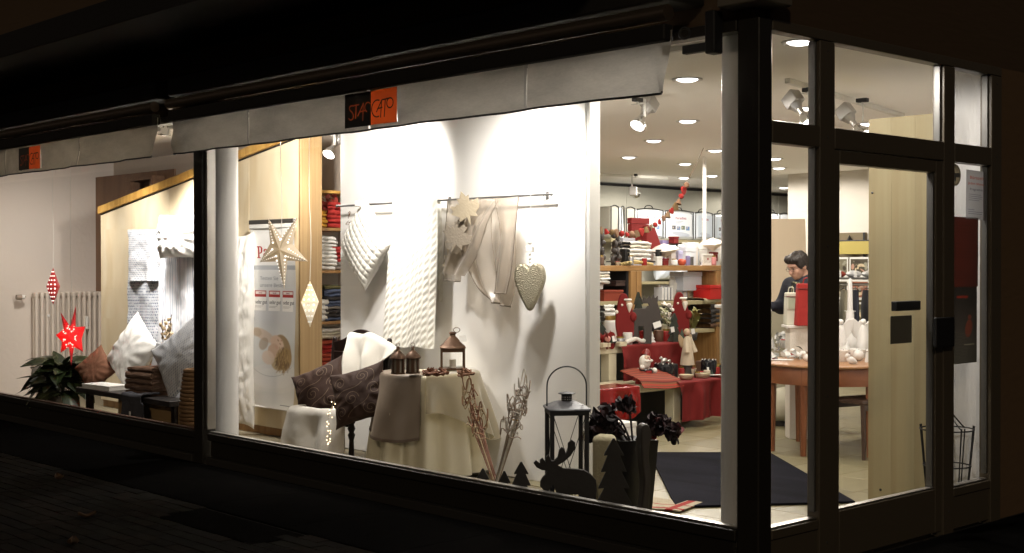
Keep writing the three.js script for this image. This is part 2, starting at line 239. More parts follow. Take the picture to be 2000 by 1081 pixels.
// ---------- entrance front (plane x = 0) ----------
{
  const e = thing('entrance_front', 'dark framed glazed entrance front with three top lights', 'shopfront', [0, 0, 0]);
  const zp = z0 => z0, X0 = -0.05, X1 = 0.03;
  const barY = (z0, z1, y0, y1, n = 'rail', m = MW.frameB) => part(n, boxAB(X0, X1, y0, y1, z0, z1, 0.006), m, e);
  barY(-0.507, -0.645, -0.03, TOP, 'mullion'); barY(-1.80, -1.925, -0.03, TOP, 'mullion'); barY(-2.385, -2.515, -0.03, TOP, 'mullion');
  barY(-0.087, -2.515, TOP + 0.001, TOP + 0.058, 'head');
  for (const [a, b] of [[-0.087, -0.505], [-0.647, -1.798], [-1.927, -2.383]]) barY(a, b, 2.222, 2.335, 'transom');
  for (const [a, b] of [[-0.087, -0.505], [-1.927, -2.383]]) { barY(a, b, 0.2, SILL - 0.012, 'rail'); part('kick_panel', boxAB(-0.04, 0.018, 0.0, 0.198, b + 0.002, a - 0.002, 0.005), MW.frameB, e); part('lit_bead', boxAB(-0.035, 0.014, SILL - 0.010, SILL, b + 0.002, a - 0.002, 0.003), MW.metal, e); }
  for (const [a, b] of [[-0.505, 0], [-1.798, 0], [-2.383, 0]]) part('glazing_bead', [boxAB(-0.03, 0.008, 0.29, 2.22, a, a + 0.014, 0.003), boxAB(-0.03, 0.008, 2.337, TOP - 0.002, a, a + 0.014, 0.003)].slice(a === -1.798 ? 1 : 0), MW.alu, e);
  for (const [a, b] of [[-0.087, -0.505], [-0.647, -1.798], [-1.927, -2.383]]) part('top_pane', boxAB(-0.012, -0.010, 2.33, TOP + 0.004, b, a, 0), glassMat, e);
  for (const [a, b] of [[-0.087, -0.505], [-1.927, -2.383]]) part('side_pane', boxAB(-0.012, -0.010, SILL - 0.005, 2.226, b, a, 0), glassMat, e);
  const d = thing('shop_door', 'glazed shop door with dark stiles and a black pull plate', 'door', [0, 0, -0.65]);
  const W = 1.145;
  part('stile', boxAB(-0.045, 0.022, 0.01, 2.218, -0.055, 0, 0.006), MW.frameB, d); part('stile', boxAB(-0.045, 0.022, 0.01, 2.218, -W, -W + 0.075, 0.006), MW.frameB, d);
  part('top_rail', boxAB(-0.045, 0.022, 2.148, 2.218, -W + 0.077, -0.057, 0.006), MW.frameB, d); part('bottom_rail', boxAB(-0.045, 0.022, 0.01, 0.27, -W + 0.077, -0.057, 0.006), MW.frameB, d);
  part('lit_bead', boxAB(-0.03, 0.013, 0.272, 0.281, -W + 0.077, -0.057, 0.003), MW.metal, d); part('glazing_bead', boxAB(-0.03, 0.010, 0.283, 2.146, -W + 0.077, -W + 0.092, 0.003), MW.alu, d);
  part('glass', boxAB(-0.012, -0.010, 0.272, 2.15, -W + 0.076, -0.056, 0), glassMat, d);
  const pz = px => atX(px, 640, 0.03).z + 0.65, py = (px, y) => atX(px, y, 0.03).y;
  const h = part('handle', boxAB(0.05, 0.075, py(1835, 678), py(1835, 620), pz(1853), pz(1817), 0.008), MW.black, d); part('mount', [bar([0.02, py(1835, 635), pz(1835)], [0.06, py(1835, 635), pz(1835)], 0.01), bar([0.02, py(1835, 662), pz(1835)], [0.06, py(1835, 662), pz(1835)], 0.01)], MW.iron, h);
  part('push_plate', boxAB(-0.075, -0.068, py(1790, 673), py(1790, 618), pz(1812), pz(1771), 0.004), mat([0.22, 0.21, 0.17], 0.3, { phys: 1, transmission: 0.55 }), d, 'smoky grey plate behind the door glass');
  part('lock_case', boxAB(-0.09, -0.05, py(1800, 608), py(1800, 589), pz(1824), pz(1777), 0.006), MW.black, d);
}
{ const e = scene.children.find(o => o.name === 'entrance_front'), sc = new THREE.CylinderGeometry(0.006, 0.006, 0.003, 10).rotateZ(PI / 2); for (const z of [-0.576, -1.862, -2.45]) for (const y of [0.12, 0.9, 1.7, 2.28, 2.74]) { const o = part('screw', sc, MW.alu, e); o.position.set(0.0315, y, z); } }
// ---------- awnings ----------
const valTex = pixTex(256, (u, v) => { const k = 0.93 + 0.10 * fbm(u * 5, v * 4, 1, 5) + 0.04 * fbm(u * 70, v * 70, 2, 2); return [k, k * 0.985, k * 0.96]; }, true);
const fabric = mat([0.54, 0.53, 0.51], 1, { phys: 1, transmission: 0.38, map: valTex, bumpMap: pixTex(64, (u, v) => 0.5 + 0.25 * Math.sin(u * PI * 16) + 0.25 * Math.sin(v * PI * 16), false, [40, 12]), bumpScale: 0.0006 });
const fabricBack = mat([0.34, 0.33, 0.31], 1, { phys: 1, transmission: 0.4 });
function awning(label, x0, x1, seams, logo, wave) {
  const a = thing('awning', label, 'awning', [0, 0, 0]), ZV = 0.25, YB = 2.49, YT = 2.80;
  const xs = [x0, ...seams, x1];
  for (let i = 0; i + 1 < xs.length; i++) {
    const A = xs[i] + (i ? 0.012 : 0), B = xs[i + 1] - (i + 2 < xs.length ? 0.012 : 0);
    const wav = (x, k) => { const e0 = x - x0, e1 = x1 - x; return k * (0.016 * Math.sin(x * 5.1 + 1) + 0.010 * Math.sin(x * 12.7) + 0.012 * fbm(x * 7, k * 2, 3, 3) + wave * (0.05 * Math.exp(-(e0 * e0) / 0.02) * Math.sin(e0 * 24) + 0.03 * Math.exp(-(e1 * e1) / 0.03) * Math.sin(e1 * 16 + 2.6))); };
    const cloth = (xa, xb, ya, yb) => sheet(Math.max(4, Math.ceil((xb - xa) * 44)), 12, (u, v) => { const x = lerp(xa, xb, u), y = lerp(ya, yb, v), vv = (y - YB) / (YT - YB), k = (1 - vv) ** 1.2; const end = (i + 2 === xs.length) ? 0.05 * k * sstep(x, B - 0.12, B) : 0; return V(x - end, y, ZV + wav(x + 0.2 * vv, k)); });
    const l0 = clamp(logo[0], A, B), l1 = clamp(logo[1], A, B), pcs = [];
    if (l1 - l0 < 0.01) pcs.push(cloth(A, B, YB, YT)); else { if (l0 > A) pcs.push(cloth(A, l0, YB, YT)); if (l1 < B) pcs.push(cloth(l1, B, YB, YT)); pcs.push(cloth(l0, l1, YB, logo[2]), cloth(l0, l1, logo[3], YT)); }
    part('valance', pcs, fabric, a);
    part('hem', sheet(64, 3, (u, v) => { const x = lerp(xs[i], xs[i + 1], u); return V(x - ((i + 2 === xs.length) ? 0.05 * sstep(u, 0.9, 1) : 0), YB - 0.010 + 0.012 * v, ZV + 0.002 + wav(x, 1)); }, 0.004), MW.black, a);
    if (i && !(xs[i] > logo[0] && xs[i] < logo[1])) part('seam', sheet(2, 12, (u, v) => V(xs[i] + (u - 0.5) * 0.022, lerp(YB, YT, v), ZV + 0.0025 + wav(xs[i] + 0.2 * v, (1 - v) ** 1.2))), fabricBack, a);
  }
  part('front_bar', [boxAB(x0 + 0.01, x1 - 0.01, 2.742, 2.83, 0.225, 0.30, 0.012)], mat([0.014, 0.012, 0.011], 0.7), a);
  part('cassette', put(new THREE.CylinderGeometry(0.042, 0.042, x1 - x0, 28, 1), (x0 + x1) / 2, 2.885, 0.28, 0, 0, PI / 2), mat([0.34, 0.27, 0.21], 0.3, { metalness: 0.85 }), a);
  part('cover', [boxAB(x0 - 0.02, x1 + 0.02, 2.945, 3.10, 0.004, 0.29, 0.02)], mat([0.02, 0.018, 0.016], 0.6), a);
  return a;
}
const aw = awning('long grey awning valance with orange and black sign over the big window', -5.54, -0.35, [-4.41, -2.93, -1.43], [-3.19, -2.625, 2.515, 2.735], 1);
const aw1 = awning('grey awning valance over the left window, cut by the picture edge', -11.9, -5.78, [-10.6, -8.9, -7.24], [-8.56, -8.09, 2.515, 2.725], 1);
for (const [a, x] of [[aw, -0.30], [aw, -5.60], [aw1, -5.70]]) { part('arm', [boxAB(x - (x > -1 ? 0.12 : 0.07), x + 0.10, 2.70, 2.745, 0.05, 0.09, 0.006), boxAB(x + 0.045, x + 0.11, 2.68, 2.90, 0.035, 0.11, 0.01)], MW.iron, a); }
part('crank_eye', put(new THREE.TorusGeometry(0.028, 0.007, 8, 20), -0.335, 2.79, 0.17, 0, 0.5, 0).scale(1, 1, 1), MW.iron, aw);
{
  const logo = canvasTex(512, 224, (c, w, h) => {
    c.fillStyle = '#0c0b0a'; c.fillRect(0, 0, w / 2, h); c.fillStyle = '#c9501c'; c.fillRect(w / 2, 0, w / 2, h);
    c.lineWidth = 9; c.lineCap = 'round'; c.lineJoin = 'round';
    const st = (f) => { c.beginPath(); f(); c.stroke(); };
    c.strokeStyle = '#8a3a16';
    st(() => { c.moveTo(88, 82); c.bezierCurveTo(52, 70, 30, 92, 58, 112); c.bezierCurveTo(92, 132, 92, 168, 62, 172); c.quadraticCurveTo(46, 172, 40, 160); });
    st(() => { c.moveTo(66, 80); c.lineTo(138, 78); }); st(() => { c.moveTo(112, 80); c.lineTo(106, 164); });
    st(() => { c.moveTo(128, 150); c.lineTo(182, 74); c.lineTo(176, 184); }); st(() => { c.moveTo(150, 126); c.lineTo(196, 122); });
    st(() => { c.arc(226, 102, 30, -0.7, PI * 0.62, true); });
    c.strokeStyle = '#2a1008';
    st(() => { c.arc(318, 120, 54, -1.2, 1.25, true); });
    st(() => { c.moveTo(312, 140); c.lineTo(362, 72); c.lineTo(352, 178); }); st(() => { c.moveTo(322, 122); c.lineTo(366, 118); });
    st(() => { c.moveTo(366, 70); c.lineTo(436, 66); }); st(() => { c.moveTo(398, 70); c.lineTo(388, 178); });
    st(() => { c.arc(444, 96, 31, 0, PI * 2); });
  });
  const lm = mat([1, 1, 1], 1, { map: logo, phys: 1, transmission: 0.5 });
  const sign = (a, x0, x1, y0, y1) => { part('logo_sign', sheet(24, 6, (u, v) => { const x = lerp(x0 - 0.003, x1 + 0.003, u); return V(x, lerp(y0 - 0.003, y1 + 0.003, v), 0.2525 + 0.012 * Math.sin(x * 5.1 + 1) * 0.5); }), lm, a, 'black and orange sign with hand-drawn lettering'); };
  sign(aw, -3.19, -2.625, 2.515, 2.735); sign(aw1, -8.56, -8.09, 2.515, 2.725);
}
// ================= lamps =================
const warm = [1.0, 0.93, 0.83], cool = [1.0, 0.945, 0.87], bulbM = glow([1, 0.96, 0.92], 6), lampW = mat([0.62, 0.61, 0.58], 0.4), lampG = mat([0.48, 0.47, 0.46], 0.32, { metalness: 0.55 }), reflM = mat([0.8, 0.8, 0.8], 0.15, { metalness: 1 });
const DL = [[1342, 158, 'recessed ceiling downlight nearest the awning end'], [1562, 86, 'large bright downlight at the top of the narrow side pane'], [1343, 239, 'recessed downlight right of the big hanging spotlight'], [1277, 277, 'recessed downlight below and right of the big spotlight'], [1228, 309, 'leftmost recessed downlight beside the white display wall'], [1397, 296, 'recessed downlight half hidden by the white column'], [1338, 322, 'recessed downlight in the middle, above the garland string'], [1336, 349, 'recessed downlight just left of the garland string'], [1391, 345, 'recessed downlight beside the thin white pole'], [1513, 312, 'upper of the two downlights at the left edge of the side pane'], [1521, 330, 'lower of the two downlights at the left edge of the side pane'], [1531, 368, 'farthest recessed downlight above the packed bedding'], [1697, 244, 'recessed downlight above the birch partition'], [1578, 214, 'recessed downlight behind the spotlight in the side pane']];
const dlGeo = { ring: lathe([[0.078, -0.004], [0.105, -0.008], [0.108, 0], [0.078, 0.0]], 28), lens: lathe([[0, -0.022], [0.03, -0.020], [0.058, -0.014], [0.074, -0.004], [0.076, 0.0]], 24) };
let dl0 = null;
DL.forEach(([x, y, label], i) => {
  const p = atY(x, y, CEIL - 0.012); p.y = CEIL - 0.002;
  if (!dl0) { dl0 = thing('ceiling_downlight', label, 'ceiling light', p, 0, 'recessed downlights in the shop ceiling'); part('ring', dlGeo.ring, lampW, dl0); part('lens', dlGeo.lens, bulbM, dl0); }
  else copyOf(dl0, label, p);
  const l = new THREE.SpotLight(new THREE.Color(...warm), 8.5, 0, 1.55, 0.12); l.position.set(p.x, p.y - 0.026, p.z); l.target.position.set(p.x, 0, p.z); l.castShadow = true; l.shadow.radius = 3; scene.add(l, l.target);
});
// track spotlights
function spotBody(o) {
  const g = new THREE.Group(); return g;
}
const trackM = mat([0.70, 0.68, 0.62], 0.5);
single('lighting_track', 'white ceiling lighting track running along just inside the display windows', 'lighting track', box(10.6, 0.03, 0.04, -5.7, CEIL - 0.017, -0.62), trackM);
const tA = atY(1538, 153, CEIL), tB = atY(1762, 222, CEIL);
single('lighting_track', 'white lighting track on the ceiling above the entrance', 'lighting track', put(box(tA.distanceTo(tB), 0.035, 0.045), (tA.x + tB.x) / 2, CEIL - 0.019, (tA.z + tB.z) / 2, 0, -Math.atan2(tB.z - tA.z, tB.x - tA.x), 0), trackM);
const tC = atY(1165, 338, CEIL), tD = atY(1302, 346, CEIL);
single('lighting_track', 'distant white lighting track above the bedding shelf', 'lighting track', put(box(tC.distanceTo(tD), 0.035, 0.06), (tC.x + tD.x) / 2, CEIL - 0.019, (tC.z + tD.z) / 2, 0, -Math.atan2(tD.z - tC.z, tD.x - tC.x), 0), trackM);
function spot(label, p, target, power, angle = 0.55, lit = true, rayon = 0.8) {
  // p: centre of the lamp's face
  const t = thing('track_spotlight', label, 'spotlight', [p.x, CEIL - 0.034, p.z], Math.atan2(target.x - p.x, target.z - p.z), 'spotlights hanging from ceiling tracks');
  const d = target.clone().sub(p), pitch = Math.atan2(d.y, Math.hypot(d.x, d.z)), dy = p.y - (CEIL - 0.034);
  part('adapter', box(0.045, 0.03, 0.09, 0, -0.015, 0), MW.iron, t);
  part('bracket', [box(0.02, -dy * 0.62, 0.005, 0.052, dy * 0.36, -0.02), box(0.12, 0.006, 0.03, 0, -0.045, -0.01), bar([0, -0.03, 0], [0, -0.05, 0], 0.008)], lampW, t);
  const ex = e => put(e, 0, dy, 0).applyMatrix4(new THREE.Matrix4()) && e;
  const tilt = g => { g.rotateX(-pitch); g.translate(0, dy, 0); return g; };
  // bulb along +z, face at z=0.0, body behind
  part('housing', tilt(merge([put(new RoundedBoxGeometry(0.10, 0.12, 0.10, 1, 0.01), 0, 0.0, -0.235), put(new THREE.CylinderGeometry(0.035, 0.06, 0.05, 4), 0, 0, -0.165, PI / 2, PI / 4 * 0, 0)])), lampG, t);
  part('socket', tilt(put(lathe([[0.024, -0.03], [0.026, -0.02], [0.021, -0.01], [0.026, 0], [0.021, 0.01], [0.026, 0.02], [0.024, 0.03]], 16), 0, 0, -0.12, PI / 2, 0, 0)), MW.metal, t);
  const r = part('reflector', tilt(put(lathe([[0.024, 0.0], [0.030, 0.02], [0.046, 0.055], [0.060, 0.092], [0.062, 0.098], [0.055, 0.098]], 24), 0, 0, -0.095, PI / 2, 0, 0)), reflM, t);
  part('bulb_face', tilt(put(lathe([[0.0, 0.012], [0.03, 0.009], [0.056, 0.0]], 24), 0, 0, 0.0, PI / 2, 0, 0)), lit ? bulbM : mat([0.7, 0.7, 0.7], 0.1, { metalness: 0.8 }), r);
  if (lit) { const n = d.clone().normalize(), l = new THREE.SpotLight(new THREE.Color(...cool), power, 0, angle, rayon); l.position.copy(p).addScaledVector(n, 0.03); l.target.position.copy(target); l.castShadow = true; l.shadow.radius = 4; scene.add(l, l.target); }
  return t;
}
const PZ = -1.32;
spot('spotlight left of the white display wall, face turned to the street', atD(642, 302, 11.9), atD(642, 302, 11.9).addScaledVector(RIGHT, -0.35).addScaledVector(FWD, -0.6).add(V(0, -0.8, 0)), 10, 0.8);
spot('biggest spotlight in view, hanging right of the white display wall', atD(1245, 246, 9.92), atD(1245, 246, 9.92).addScaledVector(RIGHT, -0.45).addScaledVector(FWD, -0.5).add(V(0, -0.8, 0)), 10, 0.8);
// three more stand high behind the valances; only their light shows
for (const [l, x, tx, ty, pw, an] of [['spotlight behind the awning sign, lighting the quilted cushion', -3.85, 745, 390, 17, 0.85], ['spotlight behind the right half of the valance, lighting the rod end', -2.55, 1050, 370, 16, 0.85], ['spotlight behind the valance, lighting the birch cupboard door', -5.0, 535, 350, 21, 0.65]]) spot(l, V(x, 2.79, -0.55), atZ(tx, ty, PZ), pw * 1.15, an, true, 1);
spot('spotlight behind the left awning valance, lighting the hung bedding', V(-7.75, 2.79, -0.55), atZ(356, 478, -1.1), 32, 0.75);
spot('added unseen spotlight behind the valance, filling light on chair and round table', V(-4.35, 2.79, -0.42), V(-4.2, 0.55, -0.72), 17, 0.75);  // added fill lamp, out of sight, to brighten the chair and table
spot('added unseen spotlight behind the left valance, filling light on the bench cushions', V(-6.9, 2.79, -0.40), V(-7.5, 0.45, -0.55), 13, 0.7);  // another unseen fill lamp, put in for the bench cushions
spot('added unseen spotlight behind the left valance, filling light on the low cupboards', V(-8.7, 2.79, -0.45), atZ(265, 560, -1.3), 11, 0.85);  // wide unseen fill lamp, added to lift the dim cupboard doors
spot('spotlight behind the valance right end, lighting the lantern and the moose', V(-1.7, 2.79, -0.42), V(-1.75, 0.4, -0.45), 9, 0.6);
spot('added unseen spotlight behind the far left valance, filling light in the radiator corner', V(-9.6, 2.79, -0.55), V(-11.3, 0.8, -1.0), 10, 1.0);  // unseen lamp added to brighten the end wall by the radiator
spot('spotlight at the left end of the entrance track, turned toward the window', atD(1579, 241, 9.35), atD(1579, 241, 9.35).addScaledVector(RIGHT, 0.35).addScaledVector(FWD, -0.5).add(V(0, -0.75, 0)), 7, 0.7);
spot('spotlight in the middle of the entrance track, over the round table', atD(1684, 264, 9.95), atD(1684, 264, 9.95).addScaledVector(RIGHT, 0.4).addScaledVector(FWD, -0.35).add(V(0, -0.7, 0)), 6, 0.7);
spot('small distant spotlight over the bedding shelf', atD(1242, 379, 18.2), atX(1300, 440, -10), 9, 0.6);
// ================= display in the big window =================
const quiltBump = pixTex(128, (u, v) => { const a = Math.abs(Math.sin((u + v) * PI * 2)), b = Math.abs(Math.sin((u - v) * PI * 2)); return Math.pow(a * b, 0.35); }, false, [1, 1]);
const weave = (rep) => { const t = pixTex(64, (u, v) => 0.5 + 0.25 * Math.sin(u * PI * 16) + 0.25 * Math.sin(v * PI * 16), false, [rep, rep]); return t; };
const weave8 = weave(8), weave20 = weave(20);
const fleece = mat([0.66, 0.63, 0.57], 0.95, { bumpMap: weave20, bumpScale: 0.0012, phys: 1, sheen: 0.4, sheenColor: [0.9, 0.88, 0.8], sheenRoughness: 0.6 });
const cotton = mat([0.78, 0.77, 0.74], 0.9, { bumpMap: weave20, bumpScale: 0.0006 });
const cream = mat([0.74, 0.70, 0.60], 0.9);

// display wall
{ const d = thing('display_wall', 'free-standing white display wall behind the chair and the round table', 'display wall', [0, 0, 0]);
  part('board', boxAB(-5.45, -2.474, 0.0, 2.87, -1.41, PZ, 0.004), MW.panel, d); part('end_post', boxAB(-2.472, -2.44, 0.0, 2.87, -1.44, -1.33, 0.004), plaster([0.62, 0.61, 0.58]), d); part('foot', boxAB(-5.4, -2.5, 0, 0.03, -1.6, -1.42, 0.004), MW.alu, d); }
// columns
const colM = mat([0.74, 0.73, 0.71], 0.35, { bumpMap: plasterBump, bumpScale: 0.0006 });
single('column', 'round white column left of the poster, close behind the mullion', 'column', cyl(0.115, 0.115, CEIL - 0.005, 0, 0, 0, 40), colM, (p => V(p.x, 0, p.z))(atZ(438, 500, -0.32)));
single('column', 'round white column beside the corner post', 'column', cyl(0.115, 0.115, CEIL - 0.005, 0, 0, 0, 40), colM, (p => V(p.x, 0, p.z))(atZ(1452, 500, -0.22)));

// fitted cupboards with a sloping gilt top
{ const zc = -1.3, c = thing('fitted_cupboard', 'pale birch cupboard run with a gold strip along its sloping top', 'cupboard', [0, 0, 0]);
  const px = [198, 261, 330, 405, 488, 586].map(x => atZ(x, 500, zc).x), top = x => lerp(2.256, 2.85, (x + 10.07) / 4.01);
  for (let i = 0; i < 5; i++) { const a = px[i] + 0.003, b = px[i + 1] - 0.003; part('door', put(extrude(shapeOf([[a, 0.08], [b, 0.08], [b, top(b) - 0.1], [a, top(a) - 0.1]]), 0.02, 0.002), 0, 0, zc), MW.birch, c); }
  part('body', put(extrude(shapeOf([[px[0], 0], [px[5], 0], [px[5], top(px[5]) - 0.02], [px[0], top(px[0]) - 0.02]]), 0.2, 0), 0, 0, zc - 0.115), MW.shelfwood, c);
  const q = [px[0] - 0.02, px[5] + 0.02]; part('top_strip', put(extrude(shapeOf([[q[0], top(q[0]) - 0.075], [q[1], top(q[1]) - 0.075], [q[1], top(q[1])], [q[0], top(q[0])]]), 0.05, 0.004), 0, 0, zc + 0.012), MW.gold, c);
  part('shadow_gap', put(extrude(shapeOf([[px[0], top(px[0]) - 0.099], [px[5], top(px[5]) - 0.099], [px[5], top(px[5]) - 0.076], [px[0], top(px[0]) - 0.076]]), 0.01, 0), 0, 0, zc + 0.001), MW.black, c);
  part('end_panel', boxAB(px[5] + 0.004, px[5] + 0.03, 0, top(px[5]) - 0.02, zc - 0.22, zc + 0.02, 0.004), mat([0.8, 0.8, 0.8], 0.5, { map: woodTex([0.62, 0.52, 0.36], [0.54, 0.43, 0.28], 8) }), c); }

// hanging quilt between column and poster
{ const p = atZ(468, 645, -1.13); single('hanging_quilt', 'crinkled white quilt hanging in a narrow strip beside the poster', 'quilt', cushion(0.36, 1.86, 0.15, { n: 70, pinch: 0.05, wrinkle: 0.012, seed: 3, relief: (u, v) => 0.02 * fbm(u * 7, v * 34, 2, 4) + 0.012 * Math.abs(fbm(u * 12 + v * 8, v * 60, 6, 2)) }), mat([0.82, 0.80, 0.75], 0.55), p, 0.25); }

// poster on a rail
{ const A = atZ(490, 437, -1.19), B = atZ(576, 437, -1.19), w = B.x - A.x, yT = A.y, yB = atZ(530, 797, -1.19).y, h = yT - yB;
  const t = thing('poster', 'tall hanging advertising poster with red lettering and a sleeping woman', 'poster', [(A.x + B.x) / 2, 0, -1.19]);
  const tex = canvasTex(512, 1700, (c, W, H) => {
    const g = c.createLinearGradient(0, 0, 0, H); g.addColorStop(0, '#f1efe9'); g.addColorStop(0.2, '#e2e2e0'); g.addColorStop(0.5, '#d3d4d6'); g.addColorStop(1, '#dedbd4'); c.fillStyle = g; c.fillRect(0, 0, W, H);
    c.fillStyle = '#f4f2ee'; c.fillRect(0, 60, W, 300); c.fillStyle = '#b9bcc0'; c.fillRect(0, 362, W, 40);
    c.fillStyle = '#b3241c'; c.font = 'bold 150px serif'; c.save(); c.translate(66, 292); c.scale(0.70, 1.05); c.fillText('Paradies', 0, 0); c.restore();
    c.fillStyle = '#777d88'; c.font = '46px sans-serif'; c.fillText('Testen Sie', 96, 500); c.fillText('unsere Besten', 92, 565);
    for (let i = 0; i < 3; i++) { const x = 38 + i * 158; c.fillStyle = '#f5f3ef'; c.fillRect(x, 600, 128, 190); c.fillStyle = '#a8231d'; c.fillRect(x, 600, 128, 60); c.fillStyle = '#e9dfda'; c.fillRect(x + 8, 608, 112, 26); c.fillStyle = '#8d241e'; c.font = 'bold 22px sans-serif'; c.fillText('test', x + 42, 629); c.fillStyle = '#26262a'; c.save(); c.translate(x + 8, 725); c.scale(0.72, 1); c.font = 'bold 44px serif'; c.fillText('sehr gut', 0, 0); c.restore(); c.fillStyle = '#b9b6b0'; c.fillRect(x + 6, 745, 90, 4); c.fillRect(x + 6, 756, 70, 4); }
    // soft photograph of a sleeper: painted small, then enlarged
    const sm = document.createElement('canvas'); sm.width = 64; sm.height = 90; const q = sm.getContext('2d'), r = rng(5); const bl = (x, y, rx, ry, rot, col, a = 1) => { q.globalAlpha = a; q.fillStyle = col; q.beginPath(); q.ellipse(x, y, rx, ry, rot, 0, 7); q.fill(); q.globalAlpha = 1; };
    bl(32, 40, 44, 34, 0.3, '#cfd0d1', 0.35); bl(30, 40, 36, 26, 0.3, '#d6d6d5', 0.4); bl(34, 74, 40, 18, -0.1, '#e6e3dd', 0.5); bl(34, 74, 30, 12, -0.1, '#eae8e2', 0.6);
    bl(46, 42, 13, 20, -0.25, '#9a7d54', 0.85); bl(50, 50, 10, 13, 0.1, '#a98b5c', 0.9); bl(40, 56, 9, 8, 0.3, '#bda274', 0.8); bl(20, 24, 17, 6, 0.42, '#d3bfae', 0.9); bl(10, 21, 7, 5, 0.2, '#b9a58d', 0.8); bl(20, 34, 6, 8, 0.5, '#9c876f', 0.6);
    bl(39, 33, 11, 8, 0.85, '#dcc0a9'); bl(34, 42, 8, 9, 0.3, '#d3b49b'); bl(27, 50, 9, 8, 0.5, '#e0cbb8', 0.9); bl(38, 37, 3, 2, 0.8, '#d0a690', 0.7); bl(40, 29, 1.6, 0.5, 0.9, '#8a6350'); bl(43, 33, 1.4, 0.5, 0.9, '#8a6350'); bl(44.5, 29, 1.1, 0.7, 0.6, '#b47c6c');
    for (let i = 0; i < 240; i++) { const x = 38 + 17 * r(), y = 36 + 26 * r(); if ((x - 47) ** 2 / 90 + (y - 48) ** 2 / 200 > 1) continue; q.strokeStyle = ['#5f4a31', '#a98a5a', '#7a5f3e', '#c6ab7a', '#8d7048'][i % 5]; q.globalAlpha = 0.6; q.lineWidth = 1; q.beginPath(); q.moveTo(x, y); q.quadraticCurveTo(x + 4 * r() - 1, y + 3, x + 6 * r() - 4, y + 5 + 4 * r()); q.stroke(); } q.globalAlpha = 1;
    c.imageSmoothingEnabled = true; c.drawImage(sm, 0, 0, 64, 90, 0, 830, 512, 720);
    c.strokeStyle = '#c2c1be'; c.lineWidth = 6; c.beginPath(); c.moveTo(30, 1330); c.bezierCurveTo(140, 1420, 330, 1450, 480, 1300); c.stroke(); c.fillStyle = '#555'; c.fillRect(360, 1660, 110, 5);
  });
  part('sheet', sheet(16, 60, (u, v) => V((u - 0.5) * w, lerp(yB, yT - 0.04, v), 0.012 * Math.sin(v * 7) + 0.05 * Math.exp(-v / 0.06) * (1 - Math.cos(u * 3)) * 0.4 + 0.006 * Math.sin(u * 5 + v * 3))), mat([1, 1, 1], 0.45, { map: tex }), t);
  part('rail', [boxAB(-w / 2 - 0.01, w / 2, yT - 0.01, yT + 0.03, -0.015, 0.02, 0.005)], mat([0.14, 0.13, 0.12], 0.4, { metalness: 0.7 }), t); part('clip_strip', boxAB(-w / 2 - 0.01, w / 2, yT - 0.05, yT - 0.012, -0.014, 0.016, 0.004), MW.white, t); part('bottom_rod', bar([-w / 2, yB - 0.004, 0.01], [w / 2, yB - 0.004, 0.01], 0.009), MW.white, t); }

// ---- paper lanterns ----
const paper = (c) => mat(c, 1, { phys: 1, transmission: 0.5, thickness: 0 });
function starGeo(tips, inner, depth) {                              // tips: [x,y] of each arm
  const P = [], n = tips.length; for (let i = 0; i < n; i++) { const a = tips[i], b = tips[(i + 1) % n]; const m = [(a[0] + b[0]), (a[1] + b[1])], l = Math.hypot(...m) || 1; P.push(a, [m[0] / l * inner, m[1] / l * inner]); }
  const pos = []; for (let k = 0; k < P.length; k++) { const a = P[k], b = P[(k + 1) % P.length]; pos.push(0, 0, depth, a[0], a[1], 0, b[0], b[1], 0, 0, 0, -depth, b[0], b[1], 0, a[0], a[1], 0); }
  const g = new THREE.BufferGeometry(); g.setAttribute('position', new THREE.Float32BufferAttribute(pos, 3)); g.computeVertexNormals(); return g;
}
function starLantern(label, px, py, z, tipsPx, depth, col, holeCol, holeK, cordTop, lightCol, lightI) {
  const c = atZ(px, py, z), k = c.clone().sub(EYE).dot(FWD) / F, tips = tipsPx.map(q => [(q[0] - px) * k, (py - q[1]) * k]);
  const t = thing('star_lantern', label, 'paper lantern', c, FACE);
  const inner = (label[0] === 'r' ? 0.46 : 0.38) * tips.reduce((s, q) => s + Math.hypot(...q), 0) / tips.length;
  part('paper_star', starGeo(tips, inner, depth), paper(col), t);
  const hs = []; tips.forEach(q => { for (let i = 1; i < (label[0] === 'r' ? 3 : 9); i++) for (const s of [-1, 1]) { const f = 0.18 + i * 0.085, wd = inner * 0.42 * (1 - f) * s; const l = Math.hypot(...q), nx = -q[1] / l, ny = q[0] / l; const x = q[0] * f + nx * wd, y = q[1] * f + ny * wd; const r = 0.0055 * (1.15 - f) + (i === 1 ? 0.004 : 0.001); hs.push(new THREE.CircleGeometry(r, 8).translate(x, y, depth * (1 - f) * 0.86 + 0.006)); } });
  const ho = part('lit_hole', hs, glow(holeCol, holeK), t); ho.userData.kind = 'stuff';
  const b = part('bulb', ball(0.02, 0, 0, 0, 10), glow(lightCol, 1.5), t);
  part('cord', tube([[0, 0.06, 0], [0.006, 0.4, 0.0], [-0.005, 0.8, 0], [0, cordTop - c.y, 0]], 0.0025, 20, 5), MW.cord, t);
  const l = new THREE.PointLight(new THREE.Color(...lightCol), lightI); l.position.copy(c); l.castShadow = true; scene.add(l);
}
